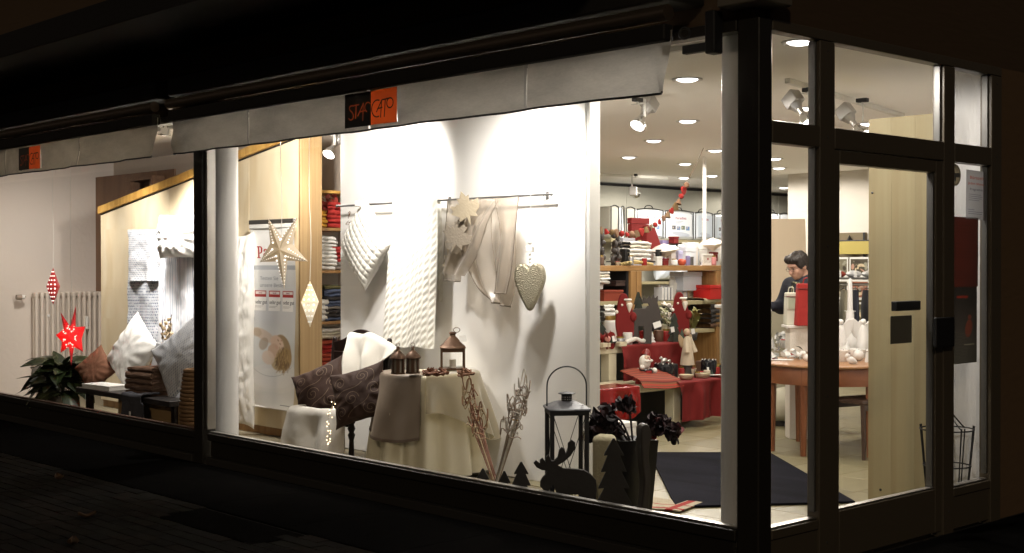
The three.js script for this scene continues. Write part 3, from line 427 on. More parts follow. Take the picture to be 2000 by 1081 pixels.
function drop(label, px, y0, yw, y1, wpx, z, colTop, colLow, holes, cordTop, lightCol, lightI, holeCol, holeK) {
  const c = atZ(px, yw, z), k = c.clone().sub(EYE).dot(FWD) / F, h0 = (yw - y0) * k, h1 = (y1 - yw) * k, w = wpx * k / 2;
  const t = thing('drop_lantern', label, 'paper lantern', c, FACE);
  const cone = (h, s) => { const g = new THREE.ConeGeometry(w, h, 6, 1, true); g.translate(0, h / 2, 0); if (s < 0) g.rotateX(PI); return toFlat(g); };
  part('upper_cone', cone(h0, 1), paper(colTop), t); part('lower_cone', cone(h1, -1), paper(colLow), t);
  if (holes) { const hs = []; for (const s of [1, -1]) for (let j = 1; j < 8; j += 2) for (let i = -1; i <= 1; i++) { const f = j / 9, rad = w * (1 - f) * 0.93, a = i * 0.62; if (rad < 0.012) continue; hs.push(new THREE.CircleGeometry(0.0045 + 0.006 * (1 - f), 8).rotateY(a).translate(Math.sin(a) * (rad + 0.004), s * f * (s > 0 ? h0 : h1), Math.cos(a) * (rad + 0.004))); } part('lit_hole', hs, glow(holeCol, holeK), t).userData.kind = 'stuff'; }
  part('bulb', ball(0.012, 0, -0.02, 0, 10), glow(lightCol, 1.0), t);
  part('cord', tube([[0, h0, 0], [0.008, h0 + 0.3, 0], [-0.006, h0 + 0.7, 0], [0, cordTop - c.y, 0]], 0.0025, 20, 5), MW.cord, t);
  const l = new THREE.PointLight(new THREE.Color(...lightCol), lightI); l.position.copy(c).y -= 0.02; l.castShadow = true; scene.add(l);
}
const toFlat = g => { g = g.toNonIndexed(); g.computeVertexNormals(); return g; };
starLantern('cream five-pointed paper star hanging before the poster', 549, 488, -0.55, [[523, 426], [581, 423], [601, 511], [555, 567], [507, 512]], 0.085, [0.62, 0.54, 0.42], [1, 0.95, 0.85], 1.2, 2.86, [1, 0.85, 0.6], 0.01);
drop('slim cream paper drop lantern hanging right of the paper star', 605, 548, 590, 640, 37, -0.45, [0.8, 0.70, 0.5], [0.85, 0.82, 0.75], true, 2.86, [1, 0.9, 0.75], 0.02, [1, 0.95, 0.85], 0.9);

// ---- towel shelf behind ----
function foldedStack(name, label, cat, p, turn, w, d, layers, mats, group, opt = {}) {   // a pile of folded cloths; each fold is a part
  const t = thing(name, label, cat, p, turn, group); let y = 0; const r = rng(opt.seed || 3);
  for (let i = 0; i < layers; i++) { const h = (opt.h || 0.03) * (0.8 + 0.5 * r()), ww = w * (0.92 + 0.12 * r()), dd = d * (0.94 + 0.08 * r()), ox = (r() - 0.5) * 0.02, sd = r() * 50;
    const g = sheet(20, 16, (u, v) => { const a = u * 2 - 1, ang = v * 2 * PI, hx = ww / 2, c = Math.cos(ang), s = Math.sin(ang); const x = Math.sign(c) * Math.pow(Math.abs(c), 0.3) * dd / 2 + 0.006 * noise(a * 4, ang, sd), yy = Math.sign(s) * Math.pow(Math.abs(s), 0.7) * h / 2; const sag = 0.012 * noise(a * 3 + sd, c * 1.5, 4) + (opt.sag || 0) * (a * a); return V(a * hx + 0.004 * noise(c * 5, s * 5, sd), yy + h / 2 + y - sag * 0.6, x + ox); });
    const e1 = sheet(1, 16, (u, v) => { const ang = v * 2 * PI, c = Math.cos(ang), s = Math.sin(ang); return V(ww / 2 * 0.998 + 0.004 * noise(c * 5, s * 5, sd), u * Math.sign(s) * Math.pow(Math.abs(s), 0.7) * h / 2 + h / 2 + y - 0.6 * (opt.sag || 0) - 0.0072 * noise(3 + sd, c * 1.5, 4), u * Math.sign(c) * Math.pow(Math.abs(c), 0.3) * dd / 2 + ox); });
    part('folded_cloth', [g, e1], mats[Math.floor(r() * mats.length * 0.999)], t); y += h * 0.93; }
  return t;
}
const terry = (c) => mat(c, 1, { bumpMap: plasterBump, bumpScale: 0.004 });
const TW = { white: terry([0.80, 0.79, 0.75]), cream: terry([0.72, 0.66, 0.54]), red: terry([0.40, 0.025, 0.02]), rust: terry([0.42, 0.07, 0.035]), yellow: terry([0.78, 0.42, 0.06]), dark: terry([0.05, 0.045, 0.045]), grey: terry([0.28, 0.25, 0.22]), brown: terry([0.12, 0.065, 0.04]), blue: terry([0.10, 0.13, 0.22]), olive: terry([0.15, 0.14, 0.06]) };
{ const xs = -6.3, s = thing('towel_shelf', 'tall shelf packed with towels seen between cupboard and display wall', 'shelf', [xs, 0, -2.1]);
  const ys = [2.296, 1.94, 1.535, 1.05, 0.52, 0.1];
  ys.forEach((y, i) => part('shelf_board', box(0.42, 0.028, 1.5, -0.21, y, 0, 0.004), i ? MW.shelfwood : MW.gold, s));
  part('side_panel', boxAB(-0.42, 0, 0, 2.32, 0.752, 0.775, 0.003), MW.shelfwood, s); part('side_panel', boxAB(-0.42, 0, 0, 2.32, -0.775, -0.752, 0.003), MW.shelfwood, s); part('back_panel', boxAB(-0.45, -0.422, 0, 2.32, -0.77, 0.77, 0), MW.wall, s);
  const zA = atX(628, 500, xs).z, zB = atX(654, 500, xs).z, tp = (dz, y) => V(xs - 0.2, y, dz), g = 'towels stacked on the tall shelf';
  foldedStack('towel_stack', 'yellow towel pile on the top shelf', 'towel stack', tp(zA + 0.02, ys[1] + 0.014), PI / 2, 0.24, 0.3, 5, [TW.yellow], g, { h: 0.036, seed: 1 });
  foldedStack('towel_stack', 'tall red towel pile beside the yellow towels', 'towel stack', tp(zB - 0.05, ys[1] + 0.014), PI / 2, 0.2, 0.3, 6, [TW.red], g, { h: 0.042, seed: 2 });
  foldedStack('towel_stack', 'tall pile of thick white towels below the yellow ones', 'towel stack', tp(zA - 0.06, ys[2] + 0.014), PI / 2, 0.27, 0.34, 9, [TW.white], g, { h: 0.037, seed: 4, sag: 0.012 });
  foldedStack('towel_stack', 'red towel pile half hidden by the thick white towels', 'towel stack', tp(zB - 0.1, ys[2] + 0.014), PI / 2, 0.2, 0.3, 6, [TW.red, TW.grey], g, { h: 0.036, seed: 5 });
  foldedStack('towel_stack', 'white towel pile on the middle shelf behind the drop lantern', 'towel stack', tp(zA + 0.01, ys[3] + 0.014), PI / 2, 0.22, 0.34, 4, [TW.white], g, { h: 0.06, seed: 6 });
  foldedStack('towel_stack', 'dark mixed towel pile with a red towel, middle shelf', 'towel stack', tp(zB - 0.02, ys[3] + 0.014), PI / 2, 0.22, 0.34, 10, [TW.dark, TW.red, TW.brown, TW.blue, TW.red, TW.grey, TW.olive], g, { h: 0.036, seed: 8 });
  foldedStack('towel_stack', 'tall pile of rust red towels behind the chair back', 'towel stack', tp((zA + zB) / 2, ys[4] + 0.014), PI / 2, 0.42, 0.36, 9, [TW.rust, TW.rust, TW.red], g, { h: 0.04, seed: 9 });
  foldedStack('towel_stack', 'few cream towels lying on the rust red pile', 'towel stack', tp((zA + zB) / 2 - 0.01, ys[4] + 0.014 + 0.36), PI / 2, 0.4, 0.36, 3, [TW.cream, TW.white], g, { h: 0.035, seed: 10 });
  // dried leaf wreath bits on the top shelf
  const w = thing('autumn_sprig', 'sprig of dark red autumn leaves on the towels of the top shelf', 'sprig', tp(zB + 0.02, ys[1] + 0.27)); const r = rng(21);
  for (let i = 0; i < 22; i++) part('leaf', put(new THREE.CircleGeometry(0.035, 5).scale(1, 0.6, 1), (r() - 0.5) * 0.1 + 0.12, (r() - 0.5) * 0.16, (r() - 0.5) * 0.26, r() * 3, r() * 3, r() * 3), mat([0.2 + 0.1 * r(), 0.03, 0.02], 0.7), w); part('twig', tube([[0.1, -0.06, -0.14], [0.12, 0.02, 0], [0.1, 0.08, 0.14]], 0.004), MW.brown, w); }

// ---- on the display wall ----
{ const A = atZ(658, 403, -1.24), B = atZ(1077, 380, -1.24), ry = (A.y + B.y) / 2, rod = thing('hanging_rod', 'thin metal rod fixed across the white display wall', 'rod', [(A.x + B.x) / 2, ry, -1.24]); const L = B.x - A.x;
  part('tube', bar([-L / 2, 0, 0], [L / 2, 0, 0], 0.009, 10), MW.alu, rod); part('end_knob', [ball(0.014, -L / 2, 0, 0, 10), ball(0.014, L / 2, 0, 0, 10)], MW.alu, rod);
  for (const x of [-L / 2 + 0.32, 0.1, L / 2 - 0.12]) part('wall_bracket', [bar([x, 0, 0], [x, 0, -0.085], 0.006), box(0.03, 0.06, 0.01, x, 0, -0.078)], MW.alu, rod);
  part('hook', tube([[L / 2 - 0.08, 0, 0], [L / 2 - 0.08, -0.03, 0], [L / 2 - 0.065, -0.05, 0.01], [L / 2 - 0.05, -0.035, 0.015]], 0.003, 14, 5), MW.iron, rod);
  // quilted cushion hung by a corner
  const c = atZ(713, 478, -1.17); { const t = thing('hanging_cushion', 'quilted white cushion hung by one corner from the rod', 'cushion', [c.x, c.y, c.z]);
    const rel = (u, v) => { const a = u * 9, b = v * 9; return 0.010 * Math.pow(Math.abs(Math.sin(a * PI) * Math.sin(b * PI)), 0.5); };
    part('cover', cushion(0.54, 0.54, 0.17, { n: 90, pinch: 0.05, relief: rel, wrinkle: 0.004 }).rotateZ(PI / 4).scale(0.92, 1.02, 1), mat([0.70, 0.68, 0.63], 0.8), t); part('loop', [box(0.07, 0.05, 0.03, 0.0, ry - c.y, 0.07, 0.008), tube([[0, 0.36, 0], [0, ry - c.y, 0.02], [0, 0.37, 0.03]], 0.004, 14, 5)], MW.white, t); }
  // cable-knit throw
  const k = (x, y, z) => atZ(x, y, z), t0 = k(770, 396, -1.2), t1 = k(858, 392, -1.2), b0 = k(751, 676, -1.2), b1 = k(848, 680, -1.2);
  const cable = (u, v, cols, rows) => { { const q = u * cols, c = Math.floor(q), f = q - c, e = Math.min(f, 1 - f), prof = Math.sqrt(sstep(e, 0.05, 0.30)); const s = 1; return prof * (0.66 + 0.34 * Math.sin(2 * PI * (v * rows + s * (f - 0.5) * 0.9 + 0.37 * c))); } const q = u * cols, col = Math.floor(q), f = q - col, ph = v * rows * PI * 2 + (col % 2) * 1.2; let h = 0; for (const s of [0, PI]) { const xx = 0.5 + 0.24 * Math.sin(ph / 2 + s), d = Math.abs(f - xx) / 0.2; h = Math.max(h, Math.sqrt(Math.max(0, 1 - d * d)) * (0.75 + 0.25 * Math.cos(ph / 2 + s))); } return Math.max(h, Math.abs(f - 0.5) > 0.42 ? 0.45 : 0); };
  const knit = mat([0.72, 0.70, 0.64], 0.95), th = thing('knitted_throw', 'cream cable-knit throw hanging long from the rod', 'throw', [0, 0, 0]);
  const drapeK = (P0, P1, Q0, Q1, off, cols, rows, nu, nv, sd) => sheet(nu, nv, (u, v) => { const top = P0.clone().lerp(P1, u), bot = Q0.clone().lerp(Q1, u), p = top.lerp(bot, v); p.z += off + 0.03 * Math.sin(u * 9 + sd) * sstep(v, 0, 0.5) * 0.6 + 0.008 * cable(u, v, cols, rows) + 0.012 * Math.exp(-v * 18); p.y += 0.008 * Math.sin(u * 12) * v + 0.02 * Math.exp(-v * 40); return p; });
  part('front_panel', drapeK(t0, t1, b0, b1, 0.01, 9, 19, 180, 330, 1), knit, th);
  part('back_panel', drapeK(k(790, 395, -1.26), k(862, 391, -1.26), k(790, 580, -1.26), k(863, 589, -1.26), 0, 7, 12, 100, 160, 3), knit, th);
  // sheer curtain fabric
  const sheer = mat([0.70, 0.645, 0.575], 0.35, { phys: 1, transmission: 0.74, thickness: 0, specularIntensity: 1 }), hemM = mat([0.20, 0.165, 0.13], 0.7, { phys: 1, transmission: 0.2 });
  const sc = thing('sheer_curtain', 'translucent beige organza looped over the rod beside the knitted throw', 'curtain', [0, 0, 0]);
  const strip = (rows, zoff, amp, fr, sd, nm = 'drape') => { const L = rows.map(r => [k(r[0], r[2], -1.2 + zoff), k(r[1], r[3] ?? r[2], -1.2 + zoff)]), cA = curve(L.map(q => q[0])), cB = curve(L.map(q => q[1])), f = (u, v) => { const p = cA.getPoint(v).lerp(cB.getPoint(v), u); p.z += amp * Math.sin(u * fr + sd + v * 2) * (0.3 + 0.7 * sstep(v, 0, 0.4)) + 0.6 * amp * fbm(u * 4, v * 3, sd, 3); return p; };
    part(nm, sheet(48, 60, f), sheer, sc); return f; };
  const f1 = strip([[876, 930, 391], [872, 912, 450], [870, 905, 500], [869, 898, 548, 550]], 0.02, 0.012, 7, 1);
  const f2 = strip([[905, 1008, 389, 386], [898, 1004, 440], [905, 1002, 500], [930, 999, 560, 570], [958, 992, 588, 600]], 0.07, 0.028, 14, 2);
  const f3 = strip([[968, 1012, 388, 384], [975, 1006, 460], [968, 1000, 540, 530], [966, 992, 572, 574]], 0.11, 0.012, 8, 4);
  const f4 = strip([[935, 975, 392], [905, 950, 440], [880, 930, 490, 500], [868, 905, 535, 540]], 0.10, 0.02, 9, 6);
  const fold = (f, a, b, w = 0.004) => part('hem', tube(Array.from({ length: 22 }, (_, i) => { const p = f(lerp(a[0], b[0], i / 21), lerp(a[1], b[1], i / 21)); p.z += 0.004; return p; }), w, 40, 5), hemM, sc);
  fold(f1, [0, 0], [0, 1]); fold(f1, [0, 1], [1, 1], 0.006); fold(f2, [0.0, 0.2], [0.0, 1], 0.005); fold(f2, [0, 1], [1, 1], 0.007); fold(f3, [1, 0], [1, 1], 0.005); fold(f3, [0, 1], [1, 1], 0.007); fold(f3, [0, 0], [0, 1], 0.003); fold(f4, [1, 0], [1, 0.9], 0.003); fold(f2, [0.55, 0], [0.6, 0.8], 0.003);
  // felt maple leaves
  const leaf = r => { const pts = []; const q = [[0, -1], [0.1, -0.45], [0.55, -0.62], [0.48, -0.38], [0.95, -0.05], [0.8, 0.05], [0.88, 0.38], [0.55, 0.3], [0.48, 0.42], [0.3, 0.3], [0.38, 0.72], [0.2, 0.66], [0, 1.05]]; q.forEach(p => pts.push([p[0] * r, p[1] * r])); q.slice(1, -1).reverse().forEach(p => pts.push([-p[0] * r, p[1] * r])); return shapeOf(pts); };
  const felt = mat([0.34, 0.285, 0.20], 0.95, { bumpMap: plasterBump, bumpScale: 0.003 }), feltD = mat([0.26, 0.22, 0.17], 0.95, { bumpMap: plasterBump, bumpScale: 0.003 });
  [[910, 408, 0.13, felt, 0.3, 'pale felt maple leaf at the rod, topmost of three'], [893, 462, 0.13, feltD, -0.4, 'grey-brown felt maple leaf, middle one of three on the organza'], [890, 512, 0.12, felt, 0.6, 'pale felt maple leaf half behind the organza, lowest of three']].forEach(([x, y, r, m, a, l], i) => { const o = single('felt_leaf', l, 'felt leaf', extrude(leaf(r), 0.006, 0.002).rotateZ(a), m, atZ(x, y, -1.2 + (i === 2 ? 0.06 : 0.16)), 0.5); });
  // hammered heart
  const h = atZ(1035, 560, -1.12), ht = thing('heart_ornament', 'hammered silver metal heart hanging on a bead string', 'ornament', h, 0.55);
  const hb = pixTex(128, (u, v) => { let m = 9; for (let i = -1; i < 2; i++) for (let j = -1; j < 2; j++) { const cx = Math.floor(u * 12) + i, cy = Math.floor(v * 12) + j, wx = ((cx % 12) + 12) % 12, wy = ((cy % 12) + 12) % 12; const dx = cx + h3(wx, wy, 1) - u * 12, dy = cy + h3(wx, wy, 2) - v * 12; m = Math.min(m, dx * dx + dy * dy); } return clamp(Math.sqrt(m), 0, 1); }, false, [9, 9]);
  const hs = splineShape([[0, 0.10], [0.04, 0.145], [0.085, 0.13], [0.098, 0.06], [0.07, -0.03], [0.03, -0.11], [0, -0.155], [-0.03, -0.11], [-0.07, -0.03], [-0.098, 0.06], [-0.085, 0.13], [-0.04, 0.145]]);
  part('heart', [extrude(hs, 0.05, 0.02, 6)], mat([0.33, 0.30, 0.22], 0.42, { metalness: 0.8, bumpMap: hb, bumpScale: 0.005 }), ht);
  const by = atZ(1035, 487, -1.12).y - h.y; part('bead_string', [...Array.from({ length: 9 }, (_, i) => ball(0.008 + 0.004 * (i % 3 === 0), 0, 0.125 + i * 0.026, 0, 8)), bar([0, 0.1, 0], [0, ry - h.y, -0.02], 0.0015)], MW.white, ht); part('cube_bead', [box(0.05, 0.045, 0.05, 0, by, 0, 0.006), ball(0.02, 0, by + 0.05, 0, 10)], MW.white, ht);
  // bare twig left of the cushion
  const tw = thing('twig', 'small bare curly twig at the left edge of the display wall', 'twig', atZ(680, 450, -1.2)), r = rng(11);
  for (let i = 0; i < 7; i++) { let p = V((r() - 0.5) * 0.05, -0.14 + 0.04 * i, 0), pts = [p.clone()]; for (let j = 0; j < 5; j++) { p = p.clone().add(V((r() - 0.45) * 0.09, (r() - 0.4) * 0.06, (r() - 0.5) * 0.02)); pts.push(p); } part('shoot', tube(pts, 0.003, 20, 4), MW.brown, tw); } }

// ---- chair ----
const CH = V(-4.60, 0, -0.72), CT = 0.28;
{ const c = thing('cane_chair', 'dark carved wooden chair with woven cane back, draped with throws', 'chair', CH, CT), D = MW.darkwood;
  const bt = 0.92, w = 0.56; part('seat', [box(w + 0.03, 0.05, 0.46, 0, 0.43, 0, 0.02)], D, c);
  const leg = (x, z) => put(lathe([[0, 0], [0.016, 0], [0.022, 0.03], [0.016, 0.06], [0.022, 0.14], [0.018, 0.24], [0.030, 0.28], [0.018, 0.30], [0.032, 0.33], [0.02, 0.36], [0.03, 0.375], [0.03, 0.41], [0, 0.41]], 16), x, 0, z);
  for (const [x, z] of [[-0.25, 0.2], [0.26, 0.2], [-0.25, -0.2], [0.25, -0.2]]) part('leg', leg(x, z), D, c);
  for (const s of [-1, 1]) part('back_post', [bar([s * w / 2, 0.42, -0.21], [s * w / 2, bt + 0.06, -0.27], 0.02, 8, 0.022), ball(0.022, s * w / 2, bt + 0.07, -0.27, 10)], D, c);
  const arch = new THREE.Shape(); arch.moveTo(-w / 2, 0); arch.lineTo(-w / 2, 0.07); arch.quadraticCurveTo(-w * 0.3, 0.09, -w * 0.24, 0.12); arch.quadraticCurveTo(0, 0.24, w * 0.24, 0.12); arch.quadraticCurveTo(w * 0.3, 0.09, w / 2, 0.07); arch.lineTo(w / 2, 0);
  part('crest_rail', put(extrude(arch, 0.035, 0.006, 12), 0, bt - 0.03, -0.265), D, c);
  part('back_frame', [boxAB(-w / 2, -w / 2 + 0.11, 0.55, bt - 0.03, -0.265, -0.24, 0.006), boxAB(w / 2 - 0.11, w / 2, 0.55, bt - 0.03, -0.265, -0.24, 0.006), boxAB(-w / 2, w / 2, 0.50, 0.56, -0.262, -0.232, 0.006)], D, c);
  const cane = []; for (let i = 0; i <= 14; i++) { const x = -0.18 + i * 0.36 / 14; cane.push(bar([x, 0.55, -0.252], [x, bt - 0.02, -0.256], 0.0028, 5)); } for (let j = 0; j <= 18; j++) { const y = 0.56 + j * 0.33 / 18; cane.push(bar([-0.185, y, -0.25], [0.185, y, -0.25], 0.0028, 5)); }
  part('cane_panel', cane, mat([0.46, 0.36, 0.24], 0.6), c).userData.kind = 'stuff'; part('apron', boxAB(-w / 2 + 0.02, w / 2 - 0.02, 0.34, 0.41, 0.2, 0.22, 0.006), D, c);
  // throws and cushions, laid out in the chair's own axes
  const T = V, bt2 = bt + 0.10;
  single('fleece_throw', 'off-white fleece throw hanging over the right side of the chair back', 'throw', sheet(80, 100, (u, v) => {
    const s = v * 1.25, top = 0.62, f0 = clamp(s / top, 0, 1), wd = lerp(0.15, 0.24, f0), cx = lerp(0.10, 0.16, f0); let x = cx + (u - 0.5) * 2 * wd, y, z; const yy = bt2 - 0.9 * Math.pow(Math.max(0, x - 0.10), 1.6) - 0.3 * Math.pow(Math.max(0, -x), 1.5);
    if (s < top) { const f = s / top; y = lerp(0.56, yy, f); z = lerp(-0.05, -0.225, f); } else { const a = clamp((s - top) / 0.10, 0, 1), dn = Math.max(0, s - top - 0.10); y = yy + 0.03 * Math.sin(a * PI) - dn; z = -0.225 - 0.09 * a; }
    const away = sstep(Math.abs(v - 0.53), 0.02, 0.25), fo = 0.05 * Math.sin(u * 12 + v * 5) * (0.25 + 0.75 * away) + 0.03 * fbm(u * 3, v * 4, 5, 3); return T(x + 0.02 * Math.sin(v * 7 + u * 2), y + fo * 0.5, z + fo + 0.025); }, 0.010), fleece, CH, CT);
  single('fleece_throw', 'off-white fleece throw spread over the chair seat and hanging down in front', 'throw', sheet(90, 100, (u, v) => {
    const s = v * 0.98, z1 = 0.24; let x = lerp(-0.30, 0.30, u), y, z;
    if (s < 0.42) { z = -0.18 + s; y = 0.478 - 0.05 * sstep(u, 0.10, 0.0); } else { const q = s - 0.42, a = clamp(q / 0.09, 0, 1), e = a * PI / 2; z = z1 + 0.055 * Math.sin(e) + 0.05 * sstep(q, 0, 0.5); y = 0.478 - 0.055 * (1 - Math.cos(e)) - Math.max(0, q - 0.09) * (1 - 0.12 * u); x += (u - 0.5) * 0.10 * q - 0.06 * q; }
    const dep = sstep(s, 0.34, 0.75), fo = dep * (0.045 * Math.sin(u * 7 + 0.4 + v * 2.5) + 0.025 * Math.sin(u * 15 - v * 3)) + 0.02 * fbm(u * 3, v * 4, 2, 3); return T(x, y + (1 - dep) * fo * 0.7, z + fo); }, 0.010), fleece, CH, CT);
  const swirl = canvasTex(512, 512, (g, W) => { g.fillStyle = '#3a241a'; g.fillRect(0, 0, W, W); const q = rng(4); for (let i = 0; i < 9000; i++) { g.fillStyle = q() > 0.5 ? 'rgba(20,12,9,0.25)' : 'rgba(80,58,46,0.16)'; g.fillRect(q() * W, q() * W, 2, 2); }
    g.strokeStyle = '#94826d'; g.lineWidth = 3; const sp = (x, y, r, a, d, n = 1.7) => { g.beginPath(); for (let i = 0; i <= 60; i++) { const t = i / 60, rad = r * Math.pow(1 - t, 0.8) + 3, th = a + d * t * n * 2 * PI; const X = x + rad * Math.cos(th), Y = y + rad * Math.sin(th); i ? g.lineTo(X, Y) : g.moveTo(X, Y); } g.stroke(); };
    sp(120, 130, 62, 2, 1); sp(330, 110, 58, 1, -1); sp(430, 250, 60, 3, 1); sp(220, 300, 64, 0, -1); sp(100, 400, 56, 2, 1); sp(370, 420, 62, 4, -1); g.beginPath(); g.moveTo(60, 260); g.bezierCurveTo(160, 160, 260, 250, 330, 168); g.stroke(); g.beginPath(); g.moveTo(150, 460); g.bezierCurveTo(220, 350, 320, 400, 380, 300); g.stroke(); g.beginPath(); g.moveTo(420, 180); g.bezierCurveTo(470, 120, 440, 60, 380, 40); g.stroke(); });
  const cm = mat([1, 1, 1], 0.75, { map: swirl, bumpMap: weave20, bumpScale: 0.0006 });
  const cu = (label, px, py, z, w2, h2, rz, rx, ry, sd) => { const o = single('embroidered_cushion', label, 'cushion', cushion(w2, h2, 0.17, { pinch: 0.13, wrinkle: 0.010, seed: sd, n: 44 }).rotateZ(rz).rotateX(rx), cm, atZ(px, py, z), ry, 'dark brown embroidered cushions on the cane chair'); };
  cu('dark brown cushion with stitched swirls, the left one on the cane chair', 626, 764, -0.64, 0.50, 0.44, 0.42, -0.32, 0.35, 1); cu('dark brown cushion with stitched swirls, the right one nearer the table', 702, 772, -0.50, 0.47, 0.44, 0.30, -0.30, 0.45, 5);
  // twinkling sprig
  const f = thing('light_sprig', 'thin trailing sprig of tiny warm fairy lights before the chair seat', 'fairy lights', [0, 0, 0]), r = rng(3), pts = [[652, 785], [645, 800], [640, 820], [644, 840], [641, 858], [638, 872]].map(q => atZ(q[0], q[1], -0.34));
  part('wire', tube(pts, 0.0022, 30, 4), mat([0.5, 0.45, 0.35], 0.5), f); const bg = ball(0.0042, 0, 0, 0, 8), bm = glow([1, 0.72, 0.42], 5), cc = curve(pts), im = [];
  for (let i = 0; i < 20; i++) { const p = cc.getPoint(i / 19).add(V((r() - 0.5) * 0.05, (r() - 0.5) * 0.04, (r() - 0.5) * 0.05)); const o = part('bulb', bg, bm, f); o.position.copy(p); part('stem', bar(p, cc.getPoint(i / 19), 0.0012, 4), MW.cord, f); } }

// ---- round table ----
const TC = V(-3.75, 0, -0.93), TH = 0.775, TR = 0.34;
{ const t = thing('round_table', 'small round table hidden under layered cream and brown cloths', 'table', TC); part('tabletop', cyl(TR, TR, 0.025, 0, TH - 0.03, 0, 40), MW.darkwood, t); part('pedestal', put(lathe([[0.2, 0], [0.2, 0.02], [0.05, 0.05], [0.035, 0.4], [0.06, TH - 0.05]], 24), 0, 0, 0), MW.darkwood, t);
  const deg = PI / 180; const cloth = (a0, a1, len, lift, n, amp, sd, r0 = 0, nu = 160, nv = 70, flare = 0.14) => sheet(nu, nv, (u, v) => { const a = lerp(a0, a1, u) * deg, L = typeof len === 'function' ? len(u) : len, s = r0 + v * (TR - r0 + L); const fw = Math.sin(a * n + sd) + 0.5 * Math.sin(a * n * 1.9 + sd * 2); let r, y; if (s < TR) { r = s; y = TH + lift + 0.003 * fbm(a * 4, s * 12, sd, 3); } else { const d = s - TR, e = clamp(d / 0.04, 0, 1) * PI / 2; r = TR + lift + 0.02 * Math.sin(e) + d * flare + amp * fw * sstep(d, 0.02, 0.3) * (0.35 + d) ; y = TH + lift - 0.025 * (1 - Math.cos(e)) - Math.max(0, d - 0.03) * (1 - 0.03 * fw * 0.3); } return V(TC.x + r * Math.cos(a), y, TC.z + Math.min(r * Math.sin(a), 99)); });
  single('tablecloth', 'long cream tablecloth falling to the floor in soft folds', 'tablecloth', cloth(0, 360, 0.74, 0.004, 9, 0.045, 1, 0, 220, 80, 0.08), mat([0.70, 0.65, 0.50], 0.85));
  single('overlay_cloth', 'glossy brown overlay cloth hanging over the left side of the round table', 'cloth', cloth(48, 168, u => 0.47 + 0.03 * Math.sin(u * 7), 0.016, 6, 0.03, 4, 0.06, 110, 70, 0.20), mat([0.20, 0.155, 0.115], 0.45, { phys: 1, sheen: 0.6, sheenColor: [0.5, 0.42, 0.34] }));
  part('hem', sheet(110, 1, (u, v) => { const a = lerp(48, 168, u) * deg, s = 0.47 + 0.03 * Math.sin(u * 7), n = 6, fw = Math.sin(a * n + 4) + 0.5 * Math.sin(a * n * 1.9 + 8), d = s - 0.02 * (1 - v), r = TR + 0.016 + 0.02 + d * 0.2 + 0.03 * fw * sstep(d, 0.02, 0.3) * (0.35 + d) + 0.003; return V(TC.x + r * Math.cos(a), TH + 0.016 - 0.025 - (d - 0.03), TC.z + r * Math.sin(a)); }), mat([0.11, 0.075, 0.05], 0.7), scene.children[scene.children.length - 1]);
  single('organza_overlay', 'sheer gold-green organza overlay on the right side of the round table', 'cloth', cloth(-75, 42, u => 0.40 + 0.12 * Math.sin(u * 5), 0.022, 7, 0.05, 9, 0.05, 110, 60, 0.32), mat([0.62, 0.56, 0.42], 0.5, { phys: 1, transmission: 0.6, thickness: 0 })); }
// small lanterns on the table
function tableLantern(label, px, py, s, rich) { const p = atY(px, py, TH + 0.03), k = s; const t = thing('candle_lantern', label, 'lantern', p, 0.9); const M = mat([0.10, 0.055, 0.032], 0.42, { metalness: 0.6, bumpMap: plasterBump, bumpScale: 0.001 }), w = rich ? 0.085 : 0.052, h = rich ? 0.15 : 0.10;
  if (rich) { part('base', box(2 * w + 0.03, 0.014, 2 * w + 0.03, 0, 0.007, 0, 0.003), M, t); for (const [x, z] of [[1, 1], [1, -1], [-1, 1], [-1, -1]]) part('post', box(0.014, h, 0.014, x * w, h / 2 + 0.014, z * w, 0.003), M, t);
    for (const a of [0, 1, 2, 3]) { part('pane', put(box(2 * w - 0.014, h, 0.002, 0, h / 2 + 0.014, w, 0), 0, 0, 0, 0, a * PI / 2, 0), glassMat, t); part('fretwork', put(box(2 * w - 0.012, 0.03, 0.006, 0, h, w, 0.001), 0, 0, 0, 0, a * PI / 2, 0), M, t); }
    part('roof', put(lathe([[w * 1.62, 0], [w * 1.58, 0.012], [w * 1.15, 0.035], [w * 0.62, 0.075], [0.03, 0.09], [0.03, 0.105], [0.04, 0.108], [0.035, 0.12], [0, 0.124]], 4).rotateY(PI / 4), 0, h + 0.014, 0), M, t); part('ring', put(new THREE.TorusGeometry(0.025, 0.003, 6, 16), 0.03, h + 0.15, 0, 0.7), M, t); part('price_card', put(box(0.055, 0.045, 0.001, 0.05, h + 0.07, w + 0.055, 0), 0, 0, 0, -0.15, 0.35, 0.1), MW.paper, t); part('candle', cyl(0.025, 0.025, 0.06, 0, 0.014, 0), cream, t); }
  else { part('base', cyl(w, w, 0.012), M, t); for (let i = 0; i < 6; i++) part('post', box(0.026, h, 0.01, 0, h / 2 + 0.01, w - 0.008, 0.002).rotateY(i * PI / 3), M, t); part('roof', put(lathe([[w + 0.008, 0], [w + 0.008, 0.008], [w * 0.9, 0.03], [w * 0.5, 0.05], [0.012, 0.062], [0.014, 0.085], [0, 0.09]], 20), 0, h + 0.01, 0), M, t); part('ring', put(new THREE.TorusGeometry(0.014, 0.0025, 6, 14), 0, h + 0.112, 0), M, t); part('liner', cyl(w - 0.016, w - 0.016, h, 0, 0.01, 0, 16), mat([0.32, 0.29, 0.24], 0.4), t); } }
tableLantern('small round bronze lantern nearest the chair', 777, 731, 1, false); tableLantern('small round bronze lantern in the middle of the table group', 806, 730, 1, false); tableLantern('larger square bronze lantern with glass sides and a price card', 884, 722, 1, true);
